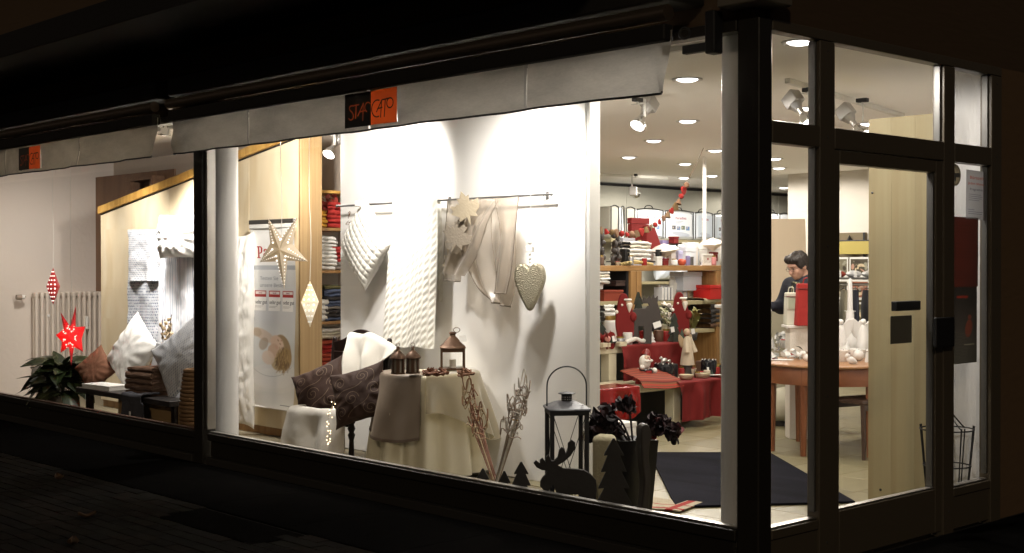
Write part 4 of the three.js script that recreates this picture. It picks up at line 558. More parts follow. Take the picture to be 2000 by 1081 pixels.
{ const r = rng(17), coil = (t, x, z, R0, m) => { const p = []; for (let i = 0; i < 40; i++) { const a = i * 0.42, q = R0 * (0.5 + 0.5 * Math.sin(i * 0.11)); p.push([x + q * Math.cos(a), 0.012 + 0.0012 * i + 0.008 * Math.sin(i), z + q * Math.sin(a)]); } part('vine_coil', tube(p, 0.006, 140, 5), m, t); };
  const g1 = thing('vine_wreath', 'small reddish brown vine wreath lying left of the square lantern', 'wreath', atY(852, 737, TH + 0.03)); for (let i = 0; i < 5; i++) coil(g1, (r() - 0.5) * 0.13, (r() - 0.5) * 0.1, 0.05, mat([0.22, 0.09, 0.05], 0.7));
  const g2 = thing('vine_wreath', 'curled bark vine lying right of the square lantern at the table edge', 'wreath', atY(906, 738, TH + 0.035)); for (let i = 0; i < 2; i++) coil(g2, (r() - 0.5) * 0.06, (r() - 0.5) * 0.05, 0.055, mat([0.30, 0.15, 0.09], 0.6)); }
// stick bundles
function bundle(label, base, tip, z0, z1, cols, curls, sd) { const a = atZ(...base, z0), b = atZ(...tip, z1), r = rng(sd), t = thing('stick_bundle', label, 'dried sticks', [a.x, 0, a.z]); a.sub(t.position); b.sub(t.position); const lo = a.clone().addScaledVector(b.clone().sub(a), -a.y / (b.y - a.y));
  for (let i = 0; i < 9; i++) { const o = V((r() - 0.5) * 0.03, 0, (r() - 0.5) * 0.03), f = 0.55 + r() * 0.4; part('stick', tube([lo.clone().addScaledVector(o, 0.5), lo.clone().lerp(b, f * 0.5).add(o), lo.clone().lerp(b, f).addScaledVector(o, 2.2)], 0.0055, 16, 5), cols[i % cols.length], t); }
  for (let i = 0; i < curls; i++) { const f0 = 0.55 + 0.4 * i / curls, c = lo.clone().lerp(b, f0), p = []; const R0 = 0.03 + 0.045 * r(), ph = r() * 6, up = 0.10 + r() * 0.12; for (let j = 0; j < 14; j++) { const q = j / 13, an = ph + q * (5 + r() * 0.6); p.push(c.clone().add(V(Math.cos(an) * R0 * (1 - 0.3 * q), q * up * (0.6 + 0.4 * Math.sin(j * 1.7)), Math.sin(an) * R0))); } part('curl', tube(p, 0.0042, 50, 5), cols[(i + 1) % cols.length], t); }
  part('band', put(new THREE.TorusGeometry(0.022, 0.004, 6, 18).rotateX(PI / 2), lo.x * 0.3 + b.x * 0.7, lo.y * 0.3 + b.y * 0.7, lo.z * 0.3 + b.z * 0.7), MW.gold, t); }
bundle('reddish dried stick bundle with curls leaning against the round table', [966, 940], [906, 752], -0.42, -0.62, [mat([0.22, 0.10, 0.06], 0.6), mat([0.40, 0.30, 0.18], 0.6), mat([0.27, 0.13, 0.07], 0.5)], 11, 2);
bundle('pale dried stick bundle with curls in front of the display wall', [972, 938], [1030, 748], -0.42, -0.55, [mat([0.42, 0.36, 0.29], 0.7), mat([0.30, 0.23, 0.18], 0.7), mat([0.5, 0.46, 0.4], 0.7)], 14, 6);
// big lantern
{ const p = atZ(1107, 900, -0.42), t = thing('garden_lantern', 'tall black metal lantern with hoop handle and glass sides', 'lantern', [p.x, 0, p.z], FACE + 0.12), w = 0.108, h = 0.70, M = MW.iron;
  part('base', box(2 * w + 0.05, 0.03, 2 * w + 0.05, 0, 0.03, 0, 0.004), M, t); for (const [x, z] of [[1, 1], [1, -1], [-1, 1], [-1, -1]]) part('post', box(0.026, h - 0.03, 0.026, x * w, h / 2 + 0.015, z * w, 0.003), M, t);
  part('top_frame', [box(2 * w + 0.03, 0.03, 0.028, 0, h - 0.015, w), box(2 * w + 0.03, 0.03, 0.028, 0, h - 0.015, -w), box(0.028, 0.03, 2 * w - 0.03, w, h - 0.015, 0), box(0.028, 0.03, 2 * w - 0.03, -w, h - 0.015, 0)], M, t);
  for (let a = 0; a < 4; a++) { part('pane', put(box(2 * w - 0.03, h - 0.07, 0.003, 0, h / 2 + 0.01, w, 0), 0, 0, 0, 0, a * PI / 2, 0), glassMat, t); part('cross_wire', [bar([-w + 0.01, h - 0.04, w + 0.006], [w - 0.01, 0.06, w + 0.006], 0.0025, 5), bar([w - 0.01, h - 0.04, w + 0.006], [-w + 0.01, 0.06, w + 0.006], 0.0025, 5)].map(g => g.rotateY(a * PI / 2)), M, t); }
  part('roof', put(lathe([[0.185, 0], [0.185, 0.012], [0.09, 0.045], [0.055, 0.052], [0, 0.052]], 4).rotateY(PI / 4), 0, h, 0), mat([0.05, 0.05, 0.055], 0.5), t);
  part('chimney', [put(lathe([[0.034, 0], [0.034, 0.045]], 20), 0, h + 0.05, 0), put(lathe([[0, 0.065], [0.05, 0.055], [0.055, 0.05], [0.03, 0.048]], 24), 0, h + 0.045, 0)], M, t);
  const vents = []; for (let i = 0; i < 14; i++) for (const y of [0.012, 0.026]) vents.push(put(new THREE.CircleGeometry(0.004, 8), 0, h + 0.05 + y, 0.0348).rotateY(i * PI / 7)); part('vent_hole', vents, mat([0.5, 0.5, 0.5], 0.6), t).userData.kind = 'stuff';
  part('handle', tube(Array.from({ length: 17 }, (_, i) => { const a = PI * i / 16; return [0.125 * Math.cos(a), h + 0.02 + 0.12 * (i === 0 || i === 16 ? 0 : 1) * 1 + 0.125 * Math.sin(a) - (i === 0 || i === 16 ? 0.0 : 0), 0]; }), 0.005, 50, 6), M, t); part('candle', cyl(0.04, 0.04, 0.16, 0, 0.045, 0, 24), mat([0.55, 0.52, 0.22], 0.6), t); part('tag_card', put(box(0.02, 0.035, 0.002, w + 0.02, 0.26, w + 0.02, 0), 0, 0, 0, 0, 0.2, 0.25), MW.paper, t); }
// flat wooden silhouettes at the glass
const boardM = mat([0.020, 0.017, 0.015], 0.7, { bumpMap: plasterBump, bumpScale: 0.001 });
const treeShape = (w, h, n) => { const L = [], stub = h * 0.06; L.push([w * 0.1, 0]); L.push([w * 0.1, stub]); for (let i = 0; i < n; i++) { const y0 = stub + (h - stub) * i / n, y1 = stub + (h - stub) * (i + 1) / n, r0 = w / 2 * (1 - 0.72 * i / n), r1 = w / 2 * (1 - 0.72 * (i + 1) / n) * 0.60; L.push([r0, y0]); L.push([r0 * 0.98, y0 + h * 0.012]); if (i < n - 1) L.push([r1, y1 + h * 0.005]); } L.push([0.004, h]); return shapeOf(L.concat(L.slice().reverse().map(p => [-p[0], p[1]]))); };
for (const [px, top, z, w, l, n] of [[943, 917, -0.20, 0.17, 'small black wooden fir tree, farthest left at the glass', 4], [985, 922, -0.17, 0.16, 'small black wooden fir tree between the taller one and the sticks', 4], [1018, 904, -0.14, 0.20, 'medium black wooden fir tree left of the moose', 5], [1199, 858, -0.13, 0.27, 'large black wooden fir tree right of the moose', 6]]) { const p = atZ(px, top, z), t = thing('wooden_fir', l, 'wooden tree', [p.x, 0, p.z], FACE); part('board', put(extrude(treeShape(w, p.y, n), 0.022, 0.002), 0, 0, 0), boardM, t); part('foot', box(w * 0.6, 0.02, 0.09, 0, 0.01, 0), boardM, t); }
function mooseShape() { // facing left, within 0..1 both ways
  return [[755, 800], [758, 860], [752, 930], [685, 930], [682, 888], [660, 878], [612, 876], [598, 888], [596, 930], [548, 930], [544, 888], [528, 843], [513, 815], [506, 838], [492, 851], [466, 852], [448, 832], [448, 806], [460, 784], [480, 765], [490, 742], [455, 738], [427, 724], [412, 702], [422, 690], [445, 706], [446, 686], [458, 676], [477, 700], [480, 668], [492, 656], [506, 690], [522, 692], [545, 668], [553, 628], [566, 614], [580, 622], [585, 655], [602, 632], [602, 590], [620, 573], [638, 586], [638, 618], [614, 658], [580, 690], [540, 714], [575, 735], [640, 738], [690, 744], [725, 765]].map(p => [(p[0] - 412) / 346, (930 - p[1]) / 357]).reverse(); }
{ const q = atZ(1104, 970, -0.14), k = q.clone().sub(EYE).dot(FWD) / F, W = 121 * k, H = 123 * k, topY = atZ(1104, 861, -0.14).y, t = thing('wooden_moose', 'black wooden moose with big antlers standing at the glass', 'moose figure', [q.x, topY - H, q.z], FACE); part('body', extrude(shapeOf(mooseShape().map(a => [(a[0] - 0.5) * W, a[1] * H])), 0.03, 0.003), boardM, t); part('base', box(W * 0.8, 0.018, 0.07, W * 0.1, -0.009, 0), boardM, t);
  const y = topY - H - 0.02; single('display_ledge', 'low black ledge just inside the glass carrying the moose', 'ledge', boxAB(-0.45, 0.45, 0, y, -0.11, 0.11, 0.006), MW.black, [q.x - 0.05, 0, q.z - 0.01]); }
// cream bolster, planter, upright, rug
{ const p = atZ(1181, 870, -0.42), tp = atZ(1181, 850, -0.42).y; single('plush_bolster', 'cream plush bolster standing upright right of the tall lantern', 'bolster', put(new RoundedBoxGeometry(0.13, tp, 0.13, 6, 0.035), 0, tp / 2, 0), mat([0.78, 0.70, 0.46], 1, { bumpMap: plasterBump, bumpScale: 0.02 }), [p.x, 0, p.z], 0.5);
  const q = atZ(1237, 900, -0.62), ty = atZ(1237, 857, -0.62).y, t = thing('planter', 'tapered black square planter with dark burgundy foliage', 'planter', [q.x, 0, q.z], FACE + 0.2); part('pot', [put(lathe([[0, 0.02], [0.12, 0.0], [0.175, ty], [0.16, ty], [0.14, ty - 0.05], [0, ty - 0.05]], 4).rotateY(PI / 4), 0, 0, 0)], mat([0.012, 0.011, 0.012], 0.4), t);
  const r = rng(8), lm = [mat([0.014, 0.005, 0.007], 0.75), mat([0.010, 0.006, 0.008], 0.75), mat([0.022, 0.006, 0.008], 0.7), mat([0.14, 0.01, 0.01], 0.6)]; const lg = () => sheet(8, 6, (u, v) => V((u - 0.5) * 0.085, 0.02 * Math.sin(u * 5) + 0.03 * (v - 0.5) ** 2 * 4, (v - 0.5) * 0.05 * Math.sin(PI * clamp(u, 0.05, 0.95)))); const L = [lg(), lg()];
  const clumps = [[1174, 822, 30], [1188, 806, 17], [1224, 792, 10], [1284, 825, 14], [1314, 846, 12], [1298, 832, 10], [1268, 840, 10], [1196, 842, 15], [1165, 845, 20]];
  clumps.forEach(([x, y, rad], ci) => { const c = atZ(x, y, -0.60).sub(t.position).applyAxisAngle(V(0, 1, 0), -t.rotation.y), k = rad * 8 / F; part('stem', tube([[0, ty - 0.06, 0], [c.x * 0.5, lerp(ty, c.y, 0.7), c.z * 0.5], [c.x, c.y, c.z]], 0.007, 14, 5), lm[1], t); for (let i = 0; i < 17; i++) { const o = part('leaf', L[i % 2], lm[r() > 0.97 ? 3 : Math.floor(r() * 3)], t); const d = V(r() - 0.5, r() - 0.5, r() - 0.5).normalize().multiplyScalar(k * (0.45 + 0.6 * r())); o.position.set(c.x + d.x, c.y + d.y, c.z + d.z); o.rotation.set(r() * 6, r() * 6, r() * 6); } });
  const u = atZ(1258, 900, -0.36), uy = atZ(1258, 832, -0.36).y; single('wooden_upright', 'dark curved wooden upright standing before the planter', 'upright', put(extrude(splineShape([[-0.018, 0], [0.018, 0], [0.012, uy * 0.3], [0.022, uy * 0.55], [0.008, uy * 0.75], [0.024, uy * 0.92], [0.005, uy], [-0.022, uy * 0.96], [-0.018, uy * 0.7], [-0.004, uy * 0.5], [-0.022, uy * 0.25]]), 0.07, 0.01, 4), 0, 0, 0), mat([0.03, 0.024, 0.02], 0.45), [u.x, 0, u.z], FACE + 0.4);
  const stripe = canvasTex(256, 256, (g) => { g.fillStyle = '#b7ab92'; g.fillRect(0, 0, 256, 256); g.fillStyle = '#9c1d16'; g.fillRect(0, 20, 256, 26); g.fillRect(200, 0, 28, 256); g.fillRect(0, 120, 256, 12); g.fillStyle = '#6e6552'; const r = rng(2); for (let i = 0; i < 3000; i++) g.fillRect(r() * 256, r() * 256, 2, 1); });
  const c = atY(1285, 985, 0.012); single('woven_rug', 'small cream woven rug with red stripes on the floor by the glass', 'rug', sheet(20, 20, (a, b) => V((a - 0.5) * 0.5, 0.004 * Math.sin(a * 9), (b - 0.5) * 0.36), 0.008), mat([0.8, 0.8, 0.8], 0.95, { map: stripe }), c, 0.25); }
// ================= display in the left window =================
{ const X = -11.57, A = atX(57, 572, X), B = atX(191, 572, X), yT = A.y, W = Math.abs(B.z - A.z), t = thing('radiator', 'old white column radiator on the end wall behind the red star', 'radiator', [X + 0.03, 0, (A.z + B.z) / 2], PI / 2);
  const n = 13, m = mat([0.66, 0.58, 0.50], 0.5); for (let i = 0; i < n; i++) { const x = (i + 0.5) / n * W - W / 2; part('column', [box(0.042, yT - 0.22, 0.045, x, (yT + 0.22) / 2, 0.085, 0.018), box(0.042, yT - 0.24, 0.045, x, (yT + 0.22) / 2, 0.02, 0.018), box(0.05, 0.07, 0.12, x, yT - 0.03, 0.05, 0.02), box(0.05, 0.07, 0.12, x, 0.26, 0.05, 0.02)], m, t); }
  part('foot', [box(0.04, 0.22, 0.1, -W / 2 + 0.1, 0.11, 0.05), box(0.04, 0.22, 0.1, W / 2 - 0.1, 0.11, 0.05)], m, t); part('heat_meter', box(0.03, 0.16, 0.03, W / 2 - 0.22, yT - 0.38, 0.12), MW.white, t); part('vent_plug', box(0.03, 0.03, 0.02, -W / 2 + 0.17, yT - 0.28, 0.115), MW.white, t);
  const v = part('valve', put(cyl(0.025, 0.025, 0.09, 0, 0, 0, 16), -W / 2 - 0.10, yT - 0.05, 0.06, 0, 0, PI / 2), MW.white, t); part('valve_head', put(cyl(0.035, 0.03, 0.06, 0, 0, 0, 18), -W / 2 - 0.14, yT - 0.05, 0.06, 0, 0, PI / 2), mat([0.35, 0.28, 0.22], 0.5), v); part('pipe', tube([[-W / 2 - 0.09, yT - 0.05, 0.06], [-W / 2 - 0.1, yT - 0.05, 0.0], [-W / 2 - 0.1, yT - 0.05, -0.03]], 0.012), m, v); }
{ const zc = -1.96, a = atZ(178, 500, zc).x, b = -9.6, t = thing('wood_partition', 'brown wooden partition panel rising behind the end of the cupboards', 'partition', [0, 0, 0]); part('panel', boxAB(a, b, 0.05, 2.70, zc - 0.03, zc, 0.004), MW.brown, t); part('edge_strip', boxAB(a - 0.03, a - 0.002, 0.02, 2.72, zc - 0.035, zc + 0.008, 0.004), MW.brown, t);
  struct('wall_behind_partition', boxAB(-12, -5.6, 0, CEIL, -2.4, -2.2, 0), plaster([0.62, 0.53, 0.44]));
  const p = atZ(268, 362, -1.8), s = thing('wall_box', 'pale wooden box with a dark open slot above the cupboards', 'box shelf', [p.x, p.y, -1.9]); part('body', [boxAB(-0.35, 0.35, 0.055, 0.10, -0.25, 0.1), boxAB(-0.35, 0.35, -0.3, -0.05, -0.25, 0.1), boxAB(-0.35, -0.17, -0.05, 0.055, -0.25, 0.1, 0.003), boxAB(0.3, 0.35, -0.05, 0.055, -0.25, 0.1, 0.003)], MW.brown, s); part('slot', boxAB(-0.17, 0.3, -0.05, 0.055, -0.24, -0.1, 0), MW.black, s); }
const patt = (bg, fg, sd) => canvasTex(512, 512, (g) => { g.fillStyle = bg; g.fillRect(0, 0, 512, 512); const r = rng(sd); g.strokeStyle = fg; for (let j = 0; j < 26; j++) for (let i = 0; i < 22; i++) { if (r() < 0.08) continue; g.lineWidth = 3 + r() * 6; g.beginPath(); const x = i * 24 + (j % 2) * 12, y = j * 20; g.moveTo(x, y + 6); g.lineTo(x + 15, y - 2 + r() * 4); g.stroke(); } }, true);
const blueP = mat([0.9, 0.9, 0.9], 0.9, { map: patt('#cfd3da', '#5d6884', 3) }), blueP2 = mat([0.9, 0.9, 0.9], 0.9, { map: patt('#e2e4e8', '#8d96ac', 8) }), stripeP = mat([0.9, 0.9, 0.9], 0.9, { map: canvasTex(256, 256, g => { g.fillStyle = '#e2e3e6'; g.fillRect(0, 0, 256, 256); const r = rng(4); for (let i = 0; i < 30; i++) { g.fillStyle = ['#b9bfcc', '#d3d6dd', '#a2aabc'][i % 3]; g.fillRect(i * 9 + r() * 3, 0, 2 + r() * 3, 256); } }) });
const hang = (px0, px1, y0, y1, z, folds, amp, sd, th = 0.006) => sheet(70, 80, (u, v) => { const p = atZ(lerp(px0, px1, u), lerp(y0, y1, v), z); p.z += amp * Math.sin(u * folds + sd + 0.6 * v) * (0.3 + 0.7 * v) + amp * 0.8 * fbm(u * 4, v * 5, sd, 3); return p; }, th);
single('duvet_cover', 'blue and white patterned duvet cover hanging on the cupboard doors', 'bedding', hang(250, 313, 545, 690, -1.20, 9, 0.018, 2), blueP);
single('duvet_cover', 'rumpled blue patterned cover folded over the top of the hanging one', 'bedding', hang(249, 311, 449, 549, -1.165, 12, 0.03, 5, 0.01), blueP2);
single('duvet_cover', 'pale striped duvet cover hanging under the bright white pillow', 'bedding', hang(313, 405, 480, 700, -1.17, 11, 0.025, 1), stripeP);
{ const p = atZ(352, 462, -1.08); single('bed_pillow', 'brightly lit plump white duvet hung high on the cupboard doors', 'duvet', cushion(0.72, 0.44, 0.24, { pinch: 0.05, wrinkle: 0.016, seed: 4, n: 50, relief: (u, v) => 0.012 * fbm(u * 8, v * 8, 3, 3) }), cotton, p, 0.1); }
{ const z0 = -0.12, z1 = -0.78, a = atZ(146, 765, z0).x, b = -6.3, h = 0.42, t = thing('display_bench', 'low dark topped bench carrying the cushions in the left window', 'bench', [0, 0, 0]);
  part('top', boxAB(a, b, h - 0.05, h, z1, z0, 0.006), mat([0.03, 0.026, 0.025], 0.4), t); for (const x of [a + 0.12, (a + b) / 2, b - 0.05]) part('leg', boxAB(x - 0.03, x + 0.03, 0, h - 0.051, z0 - 0.12, z0 - 0.06), MW.darkwood, t); part('shelf_box', boxAB(atZ(235, 800, -0.25).x, b, 0.02, h - 0.052, z1 + 0.02, -0.22, 0.004), mat([0.34, 0.22, 0.10], 0.55), t);
  const on = (px, y, z, dy = 0) => { const q = atZ(px, y, z); return V(q.x, h + dy, z); };
  const pil = (label, cat, px, py, z, s, th, rz, rx, ry, m, sd, wr) => single('scatter_cushion', label, cat, cushion(s[0], s[1], th, { pinch: 0.11, wrinkle: wr, seed: sd, n: 46 }).rotateZ(rz).rotateX(rx), m, atZ(px, py, z), ry);
  pil('plain white cushion standing on a corner on the dark bench', 'cushion', 258, 690, -0.52, [0.60, 0.57], 0.22, 0.95, -0.25, 0.15, cotton, 2, 0.012);
  pil('blue and white striped cushion leaning by the mullion', 'cushion', 356, 700, -0.42, [0.60, 0.56], 0.18, 0.62, -0.2, 0.3, blueP2, 7, 0.010);
  pil('brown velvety cushion lying beside the green plant', 'cushion', 186, 722, -0.34, [0.36, 0.36], 0.15, 0.75, -0.3, 0.5, mat([0.15, 0.062, 0.032], 0.9, { phys: 1, sheen: 0.5, sheenColor: [0.6, 0.35, 0.2] }), 3, 0.008);
  const p1 = on(205, 762, -0.24); const bx = thing('gift_box', 'flat white carton lying on the front of the dark bench', 'box', p1, 0.12); part('carton', box(0.46, 0.035, 0.22, 0, 0.018, 0, 0.003), MW.paper, bx); part('lid_edge', box(0.465, 0.012, 0.225, 0, 0.041, 0, 0.003), MW.paper, bx);
  foldedStack('towel_stack', 'pile of folded brown blankets on the dark bench', 'blanket stack', on(292, 765, -0.30, 0.0), 0.15, 0.40, 0.26, 5, [TW.brown, terry([0.14, 0.08, 0.05]), terry([0.18, 0.11, 0.075])], undefined, { h: 0.052, seed: 12, sag: 0.01 });
  { const q = on(300, 700, -0.40); single('grey_card', 'small blue-grey folded cover standing behind the brown blankets', 'cover', put(box(0.22, 0.28, 0.04, 0, 0.32, 0, 0.012), 0, 0, 0, -0.2, 0.2, -0.06), blueP2, q); }
  const g0 = on(270, 775, -0.16); const gb = single('wool_blanket', 'grey wool blanket slung over the front edge of the bench', 'blanket', sheet(50, 50, (u, v) => { const s = v * 0.50, x = (u - 0.5) * (0.34 + 0.06 * v) + (v > 0.5 ? 0.03 : 0); let y = h + 0.02, z = g0.z - 0.12 + s; const dz = z - (z0 + 0.012); if (dz > 0) { const e = clamp(dz / 0.04, 0, 1) * PI / 2; z = z0 + 0.012 + 0.025 * Math.sin(e); y -= 0.025 * (1 - Math.cos(e)) + Math.max(0, dz - 0.04); } return V(g0.x + x, y + 0.01 * fbm(u * 5, v * 5, 3, 3) + 0.012 * Math.sin(u * 9) * (v < 0.3 ? 1 : 0.2), z + 0.012 * Math.sin(u * 10 + 1) * sstep(v, 0.3, 0.9)); }, 0.012), terry([0.055, 0.055, 0.065])); part('care_label', box(0.035, 0.06, 0.002, g0.x + 0.03, h - 0.16, z0 + 0.062, 0), MW.paper, gb); }
{ const p = atZ(382, 800, -0.22), t = thing('straw_basket', 'tall brown woven seagrass basket cut by the mullion', 'basket', [p.x, 0, p.z]); const m = mat([0.20, 0.11, 0.045], 0.85, { bumpMap: plasterBump, bumpScale: 0.004 }); for (let i = 0; i < 21; i++) { const y = 0.02 + i * 0.034, r = 0.09 + 0.035 * Math.sin(i / 20 * PI); part('coil', put(new THREE.TorusGeometry(r, 0.019, 8, 30).rotateX(PI / 2), 0, y, 0, 0.02 * Math.sin(i * 2.3), 0, 0.03 * Math.sin(i * 1.7)), m, t); } part('lining', cyl(0.085, 0.085, 0.66, 0, 0.01, 0, 20), TW.brown, t); }
{ // blossom twigs
  const b = atZ(330, 690, -0.62), t = thing('blossom_branch', 'dry branches with pale buds rising behind the striped cushion', 'branches', [b.x, 0.42, b.z]), r = rng(31), bud = ball(0.016, 0, 0, 0, 8, 1, 1.3, 1), bm = mat([0.62, 0.50, 0.34], 0.8), tw = mat([0.16, 0.09, 0.05], 0.8);
  for (let i = 0; i < 9; i++) { const tip = V((r() - 0.35) * 0.34, 0.40 + r() * 0.38, (r() - 0.5) * 0.15), c = curve([V(0, 0.0, 0), tip.clone().multiplyScalar(0.5).add(V((r() - 0.5) * 0.08, 0.04, 0)), tip]); part('twig', new THREE.TubeGeometry(c, 14, 0.004, 5), tw, t); for (let j = 0; j < 7; j++) { const q = c.getPoint(0.45 + j * 0.08), o = part('bud', bud, bm, t); o.position.copy(q).add(V((r() - 0.5) * 0.03, (r() - 0.5) * 0.02, (r() - 0.5) * 0.03)); o.rotation.set(r() * 3, r() * 3, r() * 3); o.scale.setScalar(0.7 + r() * 0.7); } } }
{ // pot plant
  const b = atZ(122, 740, -0.40), t = thing('pot_plant', 'bushy dark green leafy plant in front of the radiator', 'plant', [b.x, 0, b.z]), r = rng(41); part('pot', put(lathe([[0, 0], [0.13, 0], [0.17, 0.26], [0.155, 0.26], [0.15, 0.22], [0, 0.22]], 28), 0, 0, 0), mat([0.25, 0.22, 0.18], 0.6), t);
  const leafTex = pixTex(64, (u, v) => { const d = Math.abs(v - 0.5), k = 0.62 + 0.38 * Math.exp(-d * d * 900) + 0.12 * Math.sin((u * 9 - d * 7) * PI * 2) + 0.1 * noise(u * 9, v * 9, 2); return [k, k, k * 0.95]; }, true);
  const lf = (L, w, bend) => sheet(10, 8, (u, v) => { const q = v - 0.5, wd = w * Math.pow(Math.sin(PI * clamp(u, 0.02, 0.99)), 0.75) * (1.1 - 0.4 * u); return V(u * L, -bend * u * u * L + 0.25 * Math.abs(q) * wd, q * wd); }); const gs = [lf(0.30, 0.19, 0.5), lf(0.34, 0.19, 0.8), lf(0.24, 0.16, 0.3)], ms = [[0.03, 0.05, 0.018], [0.04, 0.065, 0.022], [0.06, 0.08, 0.03], [0.09, 0.10, 0.045]].map(c => mat(c.map(q => q * 1.3), 0.38, { map: leafTex }));
  for (let i = 0; i < 84; i++) { const a = r() * PI * 2, el = -0.3 + 1.5 * r(), rad = 0.03 + 0.10 * r(), y = 0.28 + 0.32 * r(); const c = V(Math.cos(a) * rad, y, Math.sin(a) * rad); if (i % 3 === 0) part('stalk', tube([[0, 0.22, 0], [c.x * 0.4, y * 0.8, c.z * 0.4], c], 0.0035, 10, 5), ms[1], t); const o = part('leaf', gs[i % 3], ms[Math.floor(r() * 4)], t); o.position.copy(c); o.rotation.set(0, -a, 0); o.rotateZ(el * 0.8); o.rotateX((r() - 0.5) * 1.2); }
  }
starLantern('red pointed paper star glowing low above the green plant', 138, 658, -0.16, [[147, 598], [166, 638], [161, 688], [138, 716], [117, 690], [108, 655], [117, 610]], 0.075, [0.62, 0.022, 0.03], [1, 0.75, 0.6], 1.0, 2.86, [1, 0.2, 0.14], 0.16);
drop('slim red dotted paper drop lantern hanging before the radiator', 103, 523, 560, 596, 26, -0.5, [0.50, 0.02, 0.018], [0.50, 0.02, 0.018], true, 2.86, [1, 0.2, 0.12], 0.008, [1, 0.85, 0.75], 1.6);
// ================= inside the shop =================
const redFelt = mat([0.165, 0.007, 0.006], 0.9), redGloss = mat([0.18, 0.007, 0.006], 0.3, { phys: 1, sheen: 0.3, sheenColor: [0.9, 0.2, 0.15] }), boxCard = mat([0.7, 0.69, 0.66], 0.7), olive = mat([0.36, 0.31, 0.18], 0.7), tan = mat([0.42, 0.31, 0.19], 0.7), darkfig = mat([0.05, 0.042, 0.038], 0.6), greyfig = mat([0.05, 0.041, 0.036], 0.75);
{ // door mat
  const q = [[-1.56, -1.23], [-0.863, -2.25], [-2.62, -3.72], [-3.32, -2.98]]; const t = thing('door_mat', 'long dark blue-grey entrance mat on the tiled floor', 'mat', [0, 0.012, 0]); const g = extrude(shapeOf(q.map(p => [p[0], -p[1]])), 0.012, 0.003).rotateX(-PI / 2); const pm = pixTex(128, (u, v) => 0.5 + 0.5 * Math.sin(u * PI * 2 * 32) * 0.5 + 0.5 * (h3(u * 128 | 0, v * 128 | 0, 2) - 0.5), false, [3, 3]); const sc = pixTex(256, (u, v) => { const k = 0.75 + 0.4 * fbm(u * 3, v * 14, 3, 4) + 0.2 * (h3(u * 256 | 0, v * 256 | 0, 5) - 0.5); return k; }, false, [0.5, 0.5]); part('pile', g, mat([0.015, 0.015, 0.022], 1, { phys: 1, specularIntensity: 0.15,  bumpMap: pm, bumpScale: 0.003, map: sc }), t); }
// birch partition by the entrance
{ const t = thing('birch_partition', 'tall pale birch partition panel behind the glass door', 'partition', [0, 0, 0]); const x0 = -0.855, x1 = -0.335, z = -2.40; for (let i = 0; i < 3; i++) part('panel', boxAB(x0 + i * (x1 - x0) / 3 + 0.0004, x0 + (i + 1) * (x1 - x0) / 3 - 0.0004, 0.01, 2.585, z - 0.04, z, 0.0005), MW.birch2, t); part('return_panel', boxAB(x0, x0 + 0.03, 0.01, 2.585, z - 0.5, z - 0.042, 0.003), MW.birch2, t); part('knob', ball(0.008, x0 + 0.03, atZ(1640, 380, z).y, z + 0.004, 8), MW.black, t); part('screw_cap', cyl(0.009, 0.009, 0.004, 0, 0, 0, 10).rotateX(PI / 2).translate(atZ(1722, 958, z).x, atZ(1722, 958, z).y, z + 0.003), MW.black, t); }
// thin pole
single('display_pole', 'thin white pole reaching the ceiling beside the garland', 'pole', cyl(0.022, 0.022, CEIL - 1.6, 0, 0, 0, 14), MW.white, atX(1376, 520, -5.95).setY(1.6));
